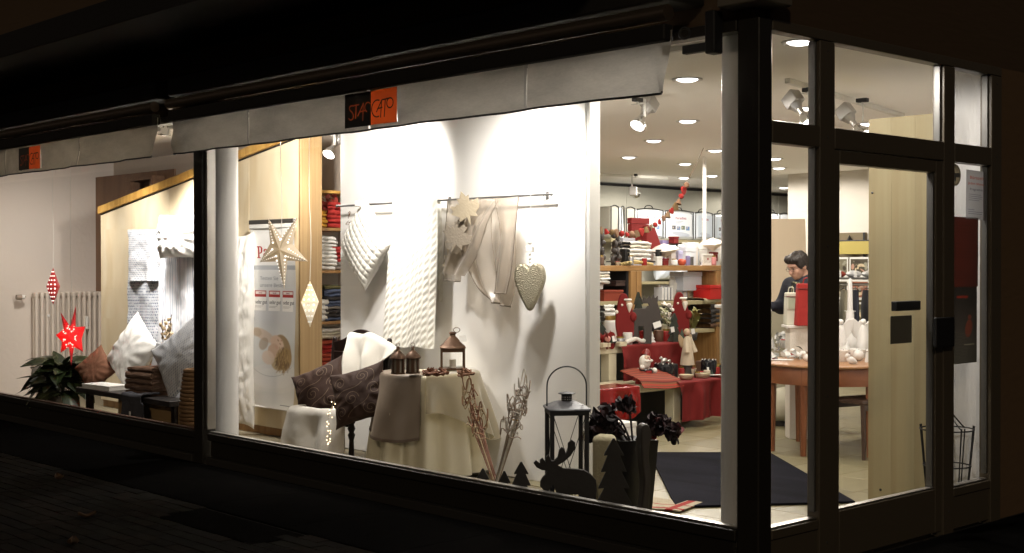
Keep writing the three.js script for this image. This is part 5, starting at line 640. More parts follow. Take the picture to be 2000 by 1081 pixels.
// ---- packed bedding along the back wall ----
{ const X = -9.45, yS = 2.0, zA = atX(1192, 460, X).z, zB = -15.6; const sh = thing('wall_shelf', 'long olive wall shelf under the packed bedding', 'shelf', [X, 0, 0]); part('board', boxAB(-0.5, 0.02, yS - 0.05, yS, zB, zA, 0.004), olive, sh); for (let i = 0; i < 6; i++) part('bracket', boxAB(-0.45, -0.05, yS - 0.25, yS - 0.052, zA - 0.6 - i * 1.5, zA - 0.57 - i * 1.5, 0.003), MW.alu, sh);
  part('lower_board', boxAB(-0.5, 0.02, 1.30, 1.34, zB, zA, 0.004), olive, sh);
  const film = mat([0.80, 0.84, 0.88], 0.28, { phys: 1, clearcoat: 1, clearcoatRoughness: 0.12 }), prints = [0, 1, 2].map(k => canvasTex(256, 200, (g) => { g.fillStyle = ['#dde6ee', '#e6ebf0', '#d6e0ea'][k]; g.fillRect(0, 0, 256, 200); g.fillStyle = '#a04a58'; g.font = 'bold 30px sans-serif'; g.fillText(k === 1 ? 'Paradies' : 'Paradies', 66, 48); g.fillStyle = '#8f98aa'; for (let i = 0; i < 3; i++) g.fillRect(66, 62 + i * 9, 90 - i * 20, 3); if (k < 2) { ['#5c5f66', '#7a8fb0', '#6d7d6a', '#7392bd'].forEach((c, i) => { g.fillStyle = c; g.fillRect(30 + i * 52, 104 + (i % 2) * 6, 40, 34); g.fillStyle = '#c9b7a8'; g.fillRect(38 + i * 52, 114, 12, 14); }); } g.fillStyle = '#c3cad6'; g.beginPath(); g.ellipse(130, 178, 100, 18, 0.1, 0, 7); g.fill(); }));
  const spans = [[1194, 1211, 'narrow beige bedding bag at the left end of the wall shelf'], [1214, 1222, 'very thin white bedding bag beside the beige ones'], [1224, 1243, 'second beige bedding bag on the wall shelf'], [1245, 1298, 'clear bedding bag with a slanted handle line, behind the red box'], [1300, 1357, 'clear bedding bag printed with small pictures'], [1359, 1394, 'clear bedding bag right of the printed one, by the white pole'], [1396, 1430, 'clear bedding bag half hidden by the white column'], [1500, 1522, 'clear bedding bag at the left edge of the narrow side pane'], [1524, 1544, 'clear bedding bag beside the white wall corner in the side pane']];
  spans.forEach(([a, b, l], i) => { const za = atX(a, 430, X).z, zb = atX(b, 430, X).z, w = za - zb - 0.02, hgt = 0.49 - (i > 6 ? 0.0 : i * 0.008), t = thing('bedding_bag', l, 'bedding bag', [X - 0.16, yS + 0.002, (za + zb) / 2], PI / 2, 'packed bedding on the wall shelf'); const beige = i === 0 || i === 2;
    part('pack', (() => { const g = new RoundedBoxGeometry(w, hgt, 0.28, 6, Math.min(0.05, w / 2.2)); const P = g.attributes.position; for (let k = 0; k < P.count; k++) { const x = P.getX(k), y = P.getY(k); P.setZ(k, P.getZ(k) + Math.sign(P.getZ(k)) * 0.02 * fbm(x * 6 + i, y * 6, i, 3) * 2); } g.translate(0, hgt / 2, 0); g.computeVertexNormals(); return g; })(), beige ? mat([0.42, 0.40, 0.34], 0.8) : film, t);
    const pp = []; for (const s of [-1, 1]) pp.push(bar([s * (w / 2 - 0.005), 0.02, 0.145], [s * (w / 2 - 0.005), hgt - 0.02, 0.145], 0.008, 6)); pp.push(tube([[-w / 2, hgt - 0.01, 0.14], [0, hgt + 0.012, 0.145], [w / 2, hgt - 0.012, 0.14]], 0.009, 16, 6)); part('piping', pp, MW.black, t);
    if (!beige && w > 0.3) { part('print', new THREE.PlaneGeometry(w * 0.8, hgt * 0.78, 8, 8).translate(0, hgt * 0.5, 0.172), mat([1, 1, 1], 0.3, { map: prints[i % 3] }), t); part('handle', tube([[-0.1, hgt, 0.1], [-0.05, hgt + 0.05, 0.1], [0.08, hgt + 0.05, 0.1], [0.12, hgt, 0.1]], 0.008, 16, 5), MW.black, t); } });
  // second row of packs under the wall shelf
  [[1296, 1330, 'pale blue bedding pack under the wall shelf, left of the plastic sack'], [1331, 1366, 'crumpled pale plastic bedding sack under the wall shelf'], [1367, 1412, 'large pale blue bedding pack under the wall shelf, rightmost'], [1500, 1520, 'pale pack under the wall shelf in the narrow side pane']].forEach(([a, b, l], i) => { const za = atX(a, 480, X).z, zb = atX(b, 480, X).z, w = za - zb - 0.03; single('bedding_pack', l, 'bedding pack', cushion(w, 0.44, 0.3, { pinch: 0.03, wrinkle: 0.012, seed: i + 2, n: 30 }).translate(0, 0.24, 0), mat([[0.62, 0.68, 0.76], [0.72, 0.75, 0.8], [0.70, 0.75, 0.82], [0.7, 0.73, 0.78]][i], 0.35), [X - 0.17, 1.34, (za + zb) / 2], PI / 2); }); }
// ---- tall counter shelf ----
const XS = -5.6, SY = 1.595;
const sp = (px, y, dx = 0) => { const q = atX(px, y, XS + dx); return V(q.x, q.y, q.z); };
const szL = atX(1120, 520, XS).z, szR = atX(1409, 520, XS).z;
{ const t = thing('counter_shelf', 'tall open oak shelf unit with cubbies behind the red tables', 'shelf unit', [XS, 0, 0]); const zM = atX(1243, 520, XS).z;
  part('top_board', boxAB(-0.45, 0.0, SY - 0.06, SY, szR, szL, 0.005), MW.shelfwood, t);
  for (const z of [szL + 0.0, zM + 0.047, zM - 0.047, szR + 0.045]) part('upright', boxAB(-0.44, 0.0, 0, SY - 0.062, z - 0.042, z + 0.042, 0.004), MW.shelfwood, t);
  for (const [a, b, y] of [[zM - 0.09, szR + 0.09, 1.19], [szL - 0.05, zM + 0.09, 1.21], [zM - 0.09, szR + 0.09, 0.86], [szL - 0.05, zM + 0.09, 0.86]]) part('shelf_board', boxAB(-0.44, -0.02, y - 0.045, y, b, a, 0.004), olive, t);
  part('back_board', boxAB(-0.46, -0.442, 0.3, SY - 0.062, zM + 0.06, szL, 0), tan, t); part('back_board', boxAB(-0.46, -0.442, 0.3, SY - 0.062, zM - 0.55, zM - 0.06, 0), tan, t);
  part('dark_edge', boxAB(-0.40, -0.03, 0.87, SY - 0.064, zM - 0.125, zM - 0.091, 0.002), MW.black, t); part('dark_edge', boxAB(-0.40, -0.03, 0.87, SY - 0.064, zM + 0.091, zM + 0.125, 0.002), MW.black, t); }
const T90 = PI / 2, onTop = (px, dx = -0.2, dy = 0) => sp(px, 500, dx).setY(SY + dy);
// linens and boxes on the counter
foldedStack('linen_stack', 'pile of folded white linen on the counter shelf', 'linen stack', onTop(1232, -0.22, 0.05), T90, 0.36, 0.3, 5, [TW.white, TW.white, TW.cream], undefined, { h: 0.04, seed: 30, sag: 0.01 });
{ const p = onTop(1240, -0.2), t = thing('display_rack', 'low black rack carrying the white linen on the counter', 'rack', p, T90); part('deck', box(0.6, 0.012, 0.32, 0, 0.042, 0, 0.002), MW.black, t); for (const x of [-0.28, 0.29]) part('support', box(0.045, 0.18, 0.06, x, 0.09, 0.1, 0.004), MW.black, t); part('mirror_base', box(0.5, 0.02, 0.3, 0.02, 0.011, 0, 0.003), mat([0.5, 0.55, 0.66], 0.25), t); }
single('straw_bundle', 'flat yellowish straw bundle lying in front of the black rack', 'straw', [0, 1, 2, 3, 4].map(i => tube([[-0.28 + i * 0.03, 0.01 + 0.004 * i, 0.02 * i], [0, 0.03 + 0.004 * i, 0.01], [0.26, 0.012, 0.02 * i - 0.03]], 0.016, 16, 7)), mat([0.5, 0.38, 0.16], 0.9), onTop(1238, -0.06), T90);
{ const mk = (px, lab, w, h, d, y, m, dx, ry = 0) => { const t = thing('gift_box', lab, 'box', onTop(px, dx, y), T90 + ry); part('carton', box(w, h * 0.72, d, 0, h * 0.36, 0, 0.004), m, t); part('lid', box(w + 0.008, h * 0.27, d + 0.008, 0, h * 0.865, 0, 0.004), m, t); return t; };
  mk(1247, 'large flat red box standing behind the garland on the counter', 0.30, 0.25, 0.06, 0.29, redFelt, -0.36); mk(1296, 'small bright red box at the counter edge left of the paper lantern', 0.085, 0.08, 0.085, 0, redFelt, -0.06); mk(1316, 'small red cube perched on the white packs', 0.085, 0.08, 0.08, 0.255, redFelt, -0.3); mk(1394, 'small red box behind the white picture frame', 0.09, 0.11, 0.06, 0.05, redFelt, -0.22);
  mk(1312, 'narrow white carton on the counter behind the red box', 0.1, 0.2, 0.08, 0, boxCard, -0.2); mk(1325, 'white and violet carton standing on the counter', 0.075, 0.17, 0.07, 0, mat([0.45, 0.46, 0.66], 0.6), -0.16); mk(1385, 'large white carton under the white paper lantern', 0.24, 0.26, 0.14, 0, boxCard, -0.32); mk(1342, 'pale crumpled carton in the middle of the counter', 0.19, 0.22, 0.12, 0, mat([0.66, 0.70, 0.76], 0.5), -0.3); mk(1222, 'grey carton behind the linen pile', 0.2, 0.28, 0.1, 0.03, mat([0.33, 0.33, 0.36], 0.7), -0.36); }
single('felt_tent', 'red felt pyramid standing on its side on the counter linen', 'felt decoration', extrude(shapeOf([[-0.13, 0], [0.15, -0.02], [0.02, 0.22], [-0.10, 0.24]]), 0.08, 0.008), redFelt, onTop(1272, -0.28, 0.20), T90);
for (const [px, l, w, dy] of [[1297, 'white paper lantern lying sideways on the counter', 0.19, 0.185], [1392, 'white paper lantern lying sideways on the large carton', 0.16, 0.265]]) { const g = merge([toFlat(new THREE.ConeGeometry(w, 0.065, 6, 1, true).translate(0, 0.033, 0)), toFlat(new THREE.ConeGeometry(w, 0.10, 6, 1, true).rotateX(PI).translate(0, -0.05, 0))]).rotateZ(0.18); single('paper_lantern', l, 'paper lantern', g, mat([0.72, 0.66, 0.58], 0.9), onTop(px, -0.14, dy), T90 + 0.3, 'white paper lanterns on the counter'); }
{ const mk = (px, l) => { const t = thing('ring_figure', l, 'ornament', onTop(px, -0.08), T90), r = rng(px); for (let i = 0; i < 4; i++) { part('ring', put(new THREE.TorusGeometry(0.042 - 0.003 * i, 0.020, 10, 22), (i % 2 ? 0.028 : -0.018), 0.06 + i * 0.082, 0, r() * 0.4, r() * 1.2, r()), darkfig, t); part('bead', ball(0.034, i % 2 ? -0.035 : 0.035, 0.085 + i * 0.08, 0.01, 14), darkfig, t); } part('foot', put(lathe([[0, 0], [0.06, 0], [0.05, 0.02], [0.02, 0.03], [0, 0.03]], 18), 0, 0, 0), darkfig, t); }; mk(1172, 'dark ring-shaped ornament figure at the left end of the counter'); mk(1203, 'dark ring-shaped ornament figure with a white gap, second from the left'); }
{ const r = onTop(1332, -0.08); single('orange_fruit', 'round orange-red ornament on the counter', 'ornament', lathe([[0, 0], [0.03, 0.002], [0.05, 0.03], [0.048, 0.06], [0.02, 0.075], [0, 0.07]], 20), mat([0.55, 0.10, 0.05], 0.5), r); const t = thing('metal_tin', 'grey cylindrical tin on the counter beside the orange ornament', 'tin', onTop(1348, -0.08)); part('can', cyl(0.042, 0.042, 0.085, 0, 0, 0, 24), MW.alu, t); part('lid', cyl(0.044, 0.044, 0.014, 0, 0.086, 0, 24), MW.alu, t);
  const f = thing('picture_frame', 'small white picture frame with a sketch on the counter', 'picture frame', onTop(1382, -0.06), T90), w = 0.20, h = 0.135; part('moulding', [box(w, 0.02, 0.02, 0, 0.01, 0), box(w, 0.02, 0.02, 0, h - 0.01, 0), box(0.02, h - 0.04, 0.02, -w / 2 + 0.01, h / 2, 0), box(0.02, h - 0.04, 0.02, w / 2 - 0.01, h / 2, 0)], MW.white, f); part('picture', box(w - 0.04, h - 0.04, 0.004, 0, h / 2, 0, 0), mat([1, 1, 1], 0.7, { map: canvasTex(128, 80, g => { g.fillStyle = '#cfcac2'; g.fillRect(0, 0, 128, 80); g.strokeStyle = '#6b625c'; g.lineWidth = 2; for (let i = 0; i < 9; i++) { g.beginPath(); g.moveTo(i * 16, 70 - (i * 37 % 30)); g.lineTo(i * 16 + 18, 44 + (i * 23 % 30)); g.stroke(); } g.fillStyle = '#96403a'; g.fillRect(56, 24, 26, 18); }) }), f); }
// ---- garland of little felt things ----
{ const t = thing('garland', 'string garland of red and brown felt charms rising to the ceiling', 'garland', [0, 0, 0]); const px = [[1386, 262], [1360, 320], [1338, 362], [1322, 395], [1296, 422], [1270, 440], [1240, 452], [1205, 450], [1180, 446], [1155, 440]], pts = px.map((q, i) => atX(q[0], q[1], lerp(-5.2, -5.3, i / 9))); const c = curve(pts); part('string', new THREE.TubeGeometry(c, 80, 0.003, 5), MW.brown, t); const r = rng(9), heart = extrude(splineShape([[0, 0.03], [0.03, 0.05], [0.055, 0.02], [0.03, -0.03], [0, -0.055], [-0.03, -0.03], [-0.055, 0.02], [-0.03, 0.05]]), 0.03, 0.01, 5), house = extrude(shapeOf([[-0.04, -0.05], [0.04, -0.05], [0.04, 0.01], [0, 0.055], [-0.04, 0.01]]), 0.03, 0.006), bell = lathe([[0, 0.05], [0.02, 0.045], [0.035, 0], [0.05, -0.035], [0.045, -0.04], [0, -0.035]], 14), orb = ball(0.045, 0, 0, 0, 14); const kinds = [orb, heart, orb, bell, house, heart, bell, heart, house, orb, heart, bell, heart, house, orb, bell], cols = [[0.22, 0.12, 0.07], [0.30, 0.016, 0.012], [0.28, 0.015, 0.012], [0.20, 0.11, 0.06], [0.15, 0.09, 0.035], [0.30, 0.016, 0.012], [0.16, 0.10, 0.05]];
  for (let i = 0; i < 22; i++) { const f = 0.29 + i * 0.0325, p = c.getPointAt(Math.min(f, 0.995)), o = part(['felt_ball', 'felt_heart', 'felt_ball', 'felt_bell', 'felt_house', 'felt_heart', 'felt_bell', 'felt_heart', 'felt_house', 'felt_ball', 'felt_heart', 'felt_bell', 'felt_heart', 'felt_house', 'felt_ball', 'felt_bell'][i % 16], kinds[i % 16], mat(cols[i % 7], 0.9), t); o.position.copy(p); o.position.y -= 0.03; o.rotation.set((r() - 0.5) * 0.8, T90 + (r() - 0.5), (r() - 0.5) * 0.8); o.scale.setScalar(0.5 + 0.3 * r()); } }
// ---- things in the cubbies ----
{ const inC = (px, y, dx = -0.15) => sp(px, 500, dx).setY(y), st = (n, l, c, p, w, d, k, ms, o) => foldedStack(n, l, c, p, T90, w, d, k, ms, undefined, o);
  st('linen_stack', 'dark folded blankets in the lower right cubby', 'blanket stack', inC(1382, 0.86), 0.26, 0.32, 5, [TW.dark, TW.dark, TW.red, TW.brown], { h: 0.055, seed: 40 }); st('linen_stack', 'olive folded blanket on the middle shelf at right', 'blanket stack', inC(1373, 1.15), 0.36, 0.34, 1, [TW.olive, terry([0.36, 0.32, 0.2])], { h: 0.05, seed: 43 }); st('linen_stack', 'pale folded linens in the upper left cubby', 'linen stack', inC(1160, 1.40), 0.2, 0.3, 4, [TW.white, TW.cream], { h: 0.03, seed: 44 }); st('linen_stack', 'pale folded linens on the middle of the right cubby', 'linen stack', inC(1308, 0.87), 0.22, 0.3, 9, [terry([0.42, 0.40, 0.28]), TW.cream], { h: 0.032, seed: 45 }); st('linen_stack', 'white folded linens in the lower left cubby', 'linen stack', inC(1172, 0.95), 0.16, 0.3, 5, [TW.white, TW.white, TW.red], { h: 0.05, seed: 46 });
  const b = (px, y, l, w, h, d, m, dx = -0.15) => { const t = thing('storage_box', l, 'box', inC(px, y, dx), T90); part('carton', box(w, h * 0.75, d, 0, h * 0.375, 0, 0.004), m, t); part('lid', box(w + 0.01, h * 0.24, d + 0.01, 0, h * 0.88, 0, 0.004), m, t); };
  b(1383, 1.20, 'large bright red box in the right cubby', 0.235, 0.165, 0.25, mat([0.50, 0.012, 0.01], 0.45), -0.1); b(1182, 1.21, 'wide rust red box in the left cubby', 0.30, 0.12, 0.25, mat([0.24, 0.04, 0.02], 0.5)); b(1163, 1.34, 'small white box on top of the rust red box', 0.12, 0.05, 0.12, MW.paper); b(1340, 1.30, 'large pale plastic pack in the right cubby', 0.34, 0.22, 0.2, mat([0.60, 0.63, 0.70], 0.4), -0.28); b(1388, 1.38, 'white carton high in the right cubby', 0.2, 0.1, 0.2, MW.paper, -0.25); b(1200, 1.37, 'dark brown leather box on the rust red one', 0.16, 0.06, 0.2, mat([0.05, 0.03, 0.025], 0.5));
  for (let i = 0; i < 4; i++) { const t = thing('book', ['white book at the left of the row in the right cubby', 'second white book of the row in the right cubby', 'third white book, slightly darker, in the right cubby', 'grey book at the right of the row in the right cubby'][i], 'book', inC(1287 + i * 6, 1.20, -0.1), T90); part('cover', box(0.026, 0.15 - 0.004 * (i % 2), 0.12, 0, 0.075, 0, 0.003), mat([[0.55, 0.55, 0.57], [0.62, 0.62, 0.62], [0.5, 0.5, 0.52], [0.34, 0.33, 0.33]][i], 0.6), t); part('pages', box(0.018, 0.135, 0.115, 0, 0.075, 0.006, 0.001), MW.paper, t); } }
// ---- tiered tables ----
const T1 = 0.80, T2 = 0.46, X1 = -4.75, X2 = -4.25;
const t1 = (px, dx = -0.15) => atX(px, 600, X1 + dx).setY(T1), t2 = (px, dx = -0.12) => atX(px, 600, X2 + dx).setY(T2);
function displayTable(label, X, h, pa, pb, depth, legs, m) { const za = atX(pa, 600, X).z, zb = atX(pb, 600, X).z, t = thing('display_table', label, 'table', [X, 0, (za + zb) / 2], T90), w = za - zb; part('tabletop', boxAB(-w / 2, w / 2, h - 0.07, h, -depth, 0, 0.005), m, t); for (const x of legs) part('leg', boxAB(x - 0.055, x + 0.055, 0, h - 0.071, -0.12, -0.01, 0.004), m, t); part('shade_back', boxAB(-w / 2 + 0.02, w / 2 - 0.02, 0.02, h - 0.072, -depth + 0.13, -depth + 0.15, 0.002), MW.black, t); for (const x of [-w / 2 + 0.06, w / 2 - 0.06]) part('leg', boxAB(x - 0.05, x + 0.05, 0, h - 0.071, -depth + 0.01, -depth + 0.11, 0.004), m, t); return w; }  // black board at the back stands in for the shade under the table
const paleT = mat([0.62, 0.56, 0.40], 0.55);
const w1 = displayTable('upper pale display table with the felt figures', X1, T1, 1120, 1342, 0.62, [-0.28, 0.5], paleT), w2 = displayTable('lower pale display table with red cloths and black pots', X2, T2, 1120, 1416, 0.50, [0.36, -0.6], paleT);
const hangCloth = (label, X, h, pa, pb, y1, folds, amp, sd, m, dip, over = 0.25) => { const za = atX(pa, 600, X).z, zb = atX(pb, 600, X).z; return single('red_cloth', label, 'cloth', sheet(80, 60, (u, v) => { const z = lerp(za, zb, u), L = (h - y1) * (1 + dip * Math.sin(u * PI) + 0.08 * Math.sin(u * 5 + sd)), s = v * (over + L) - over; if (s < 0) return V(X + s, h + 0.008 + 0.004 * fbm(u * 6, v * 6, sd), z); const f = Math.sin(u * folds + sd + v * dip * 3 * Math.cos(u * PI)) + 0.4 * Math.sin(u * folds * 2.3 + sd); return V(X + 0.015 + Math.min(s, 0.02) + amp * f * sstep(s, 0, 0.15) + amp, h + 0.008 - Math.max(0, s - 0.005), z + 0.015 * f * v); }), m); };
hangCloth('dark red cloth hanging from the middle of the upper table', X1, T1, 1206, 1342, 0.45, 13, 0.028, 1, redFelt, 0);
hangCloth('glossy red cloth gathered over the left end of the lower table', X2, T2, 1158, 1240, 0.22, 12, 0.03, 4, mat([0.20, 0.006, 0.005], 0.22), 0.3);
hangCloth('deep red cloth draped from the right end of the lower table', X2, T2, 1316, 1418, 0.09, 14, 0.04, 2, redFelt, 0.12);
single('striped_runner', 'red striped table runner lying across the lower table edge', 'table runner', sheet(30, 20, (u, v) => { const z = lerp(atX(1254, 600, X2).z, atX(1332, 600, X2).z, u); return V(X2 - 0.28 + v * 0.36, T2 + 0.10 * (1 - v) + 0.02 + 0.015 * Math.sin(u * 4 + v * 2) - 0.05 * sstep(v, 0.8, 1), z + 0.06 * v); }, 0.006), mat([1, 1, 1], 0.85, { map: canvasTex(64, 256, g => { for (let i = 0; i < 32; i++) { g.fillStyle = ['#8e2a1a', '#6f3a20', '#a33220', '#7c4a2a', '#5c2415'][i % 5]; g.fillRect(0, i * 8, 64, 8); } }) }));
// figures on the upper table
const sil = (name, label, cat, pts, d, m, p, ry, spline) => single(name, label, cat, extrude(spline ? splineShape(pts) : shapeOf(pts), d, 0.004), m, p, ry);
{ const p = t1(1258, 0.0), t = thing('felt_moose', 'large grey-brown flat moose figure with long legs on the upper table', 'moose figure', p, FACE + 0.15), W = 0.345, H = 0.50; const q = [[510, 640], [545, 570], [600, 540], [720, 530], [760, 500], [745, 472], [690, 472], [650, 420], [690, 440], [700, 398], [725, 440], [760, 396], [770, 440], [808, 380], [815, 430], [850, 396], [845, 470], [870, 560], [885, 640], [862, 672], [805, 668], [785, 700], [775, 930], [700, 930], [695, 725], [630, 722], [628, 930], [535, 930], [530, 760]].map(a => [((a[0] - 510) / 375 - 0.5) * W, (930 - a[1]) / 550 * H]).reverse(); part('body', extrude(shapeOf(q), 0.03, 0.003), greyfig, t); part('tag_card', put(box(0.085, 0.06, 0.002), 0.13, 0.20, 0.03, -0.1, 0.1, 0.3), MW.paper, t); }
const santa = (px, label, turn, mir) => { const t = thing('santa_figure', label, 'santa figure', t1(px, -0.10), FACE + turn); const s = mir; part('coat', extrude(splineShape([[-0.06, 0.08], [0.0, 0.05], [0.07, 0.08], [0.085, 0.2], [0.075, 0.32], [0.05, 0.40], [0.03, 0.44], [0.012, 0.49], [-0.02, 0.505], [-0.045, 0.47], [-0.06, 0.40], [-0.075, 0.3], [-0.08, 0.2]]), 0.045, 0.012, 6), redFelt, t); part('face', put(ball(0.026, s * 0.035, 0.425, 0.02, 14, 1, 1.2, 0.8), 0, 0, 0), mat([0.55, 0.36, 0.25], 0.8), t); part('beard', put(lathe([[0, -0.09], [0.015, -0.06], [0.032, -0.01], [0.025, 0.01], [0, 0.015]], 14), s * 0.045, 0.41, 0.022), mat([0.75, 0.70, 0.60], 0.9), t); part('fur_trim', [put(new THREE.TorusGeometry(0.034, 0.010, 8, 16), s * 0.03, 0.452, 0.01, PI / 2), ball(0.02, -s * 0.085, 0.33, 0.02, 10), ball(0.012, -s * 0.03, 0.40, 0.03, 8)], mat([0.75, 0.71, 0.64], 0.95), t); part('leg', [bar([-0.015, 0, 0], [-0.015, 0.08, 0], 0.006, 6), bar([0.025, 0, 0], [0.025, 0.08, 0], 0.006, 6)], tan, t); part('sleeve', put(ball(0.035, s * 0.085, 0.28, 0.02, 12, 1, 1.4, 0.7), 0, 0, 0), redFelt, t); };
santa(1220, 'red santa figure left of the grey-brown moose', 0.1, 1); santa(1329, 'red santa figure at the right end of the upper table', 0.05, 1);
for (const [px, h, w, l, dx] of [[1247, 0.52, 0.26, 'dark green flat fir figure behind the grey-brown moose', -0.22], [1317, 0.30, 0.2, 'dark green flat fir figure in front of the right santa', -0.02], [1176, 0.21, 0.22, 'low dark prickly fir figure at the left of the upper table', -0.1]]) { const t = thing('felt_fir', l, 'tree figure', t1(px, dx), T90); part('board', extrude(treeShape(w, h, 4), 0.02, 0.003), mat([0.030, 0.036, 0.026], 0.8), t); part('foot', box(w * 0.5, 0.014, 0.06, 0, 0.007, 0), darkfig, t); }
for (const [px, y, l] of [[1315, 0.14, 'white price card below the dark fir figure'], [1201, 0.08, 'white price card left of the white branch'], [1160, 0.22, 'white price card at the left edge beside the display wall'], [1355, 0.11, 'white price card on the right of the upper table'], [1280, 0.03, 'small white price card beside the santa face']]) { const t = thing('price_card', l, 'price card', t1(px, 0.05).setY(T1 + y - 0.03 - (px === 1280 ? 0.3 : 0)), T90 + 0.2); part('card', put(box(0.075, 0.055, 0.002, 0, 0.03, 0, 0), 0, 0, 0, -0.15, 0, 0.06), MW.paper, t); part('holder', box(0.03, 0.012, 0.02, 0, -0.006, 0, 0.002), MW.black, t); part('stem', bar([0, -y + 0.03, 0], [0, -0.005, 0], 0.003, 5), MW.iron, t); }
single('white_branch', 'smooth white driftwood piece on the upper table edge', 'driftwood', tube([[-0.14, 0.03, 0], [-0.06, 0.05, 0.01], [0.02, 0.06, 0], [0.09, 0.035, 0.01], [0.14, 0.04, 0]], 0.022, 24, 10), mat([0.72, 0.69, 0.62], 0.7), t1(1240, 0.0), T90);
{ const r = rng(14), t = thing('ribbon_bow', 'glossy red ribbon bow decoration at the left of the upper table', 'bow', t1(1180, -0.02), T90); for (let i = 0; i < 7; i++) { const a = i / 7 * PI * 2, L = 0.12 + r() * 0.06; part('loop', sheet(16, 4, (u, v) => V(Math.cos(a) * L * Math.sin(u * PI) , 0.06 + 0.06 * Math.sin(u * 2 * PI) + (v - 0.5) * 0.05, Math.sin(a) * L * Math.sin(u * PI) * 0.6)), redGloss, t); } part('knot', ball(0.03, 0, 0.08, 0.05, 12), mat([0.6, 0.3, 0.25], 0.6), t); }
{ const r = rng(15), t = thing('orchid_decor', 'cream and green artificial flowers behind the right santa', 'flowers', t1(1300, -0.24), T90); part('vase', put(lathe([[0, 0], [0.04, 0], [0.055, 0.09], [0.04, 0.16], [0.05, 0.18], [0, 0.17]], 18), 0, 0, 0), mat([0.35, 0.34, 0.24], 0.4), t); for (let i = 0; i < 9; i++) { const c = V((r() - 0.3) * 0.24, 0.2 + r() * 0.18, (r() - 0.5) * 0.1); part('stem', tube([[0, 0.16, 0], [c.x * 0.5, c.y * 0.8, c.z], c], 0.004, 10, 5), mat([0.08, 0.10, 0.03], 0.7), t); for (let j = 0; j < 5; j++) { const o = part('petal', ball(0.035, 0.03, 0, 0, 8, 1, 0.2, 0.6), mat([[0.62, 0.60, 0.5], [0.45, 0.45, 0.28], [0.65, 0.6, 0.55]][i % 3], 0.7), t); o.position.copy(c); o.rotation.set(r(), j * 1.257, 0.5); } } }
{ const t = thing('palm_decor', 'olive artificial fern bunch right of the right santa', 'flowers', t1(1352, -0.16), T90), r = rng(16); for (let i = 0; i < 14; i++) { const o = part('frond', sheet(8, 4, (u, v) => V(u * 0.2, 0.12 * Math.sin(u * 2.2), (v - 0.5) * 0.06 * Math.sin(PI * clamp(u, 0.05, 0.97)))), mat([0.16 + 0.08 * r(), 0.15 + 0.06 * r(), 0.05], 0.7), t); o.position.set(0, 0.05 + 0.1 * r(), 0); o.rotation.set(r() * 0.6, r() * 6, 0.2 + r() * 0.8); } part('pot', put(lathe([[0, 0], [0.05, 0], [0.06, 0.08], [0, 0.08]], 16), 0, 0, 0), darkfig, t); }
{ const t = thing('angel_doll', 'cream robed angel doll standing on the lower table', 'doll', atX(1343, 600, X2 - 0.32).setY(T2), T90); part('robe', put(lathe([[0.075, 0], [0.07, 0.05], [0.05, 0.18], [0.045, 0.25], [0.02, 0.29], [0, 0.295]], 22), 0, 0.12, 0), mat([0.55, 0.46, 0.34], 0.9), t); part('head', ball(0.032, 0, 0.45, 0, 16), mat([0.5, 0.34, 0.24], 0.8), t); part('hair', put(ball(0.035, 0, 0.458, -0.008, 14, 1, 1, 0.9), 0, 0, 0), tan, t); for (const s of [-1, 1]) { part('sleeve', bar([s * 0.03, 0.40, 0.01], [s * 0.065, 0.25, 0.05], 0.018, 8, 0.026), mat([0.55, 0.46, 0.34], 0.9), t); part('wing', extrude(splineShape([[0, 0], [s * 0.09, 0.07], [s * 0.10, 0.0], [s * 0.05, -0.06]]), 0.008, 0.002).translate(0, 0.36, -0.03), tan, t); } part('stand', cyl(0.05, 0.05, 0.12, 0, 0, 0, 16), greyfig, t); }
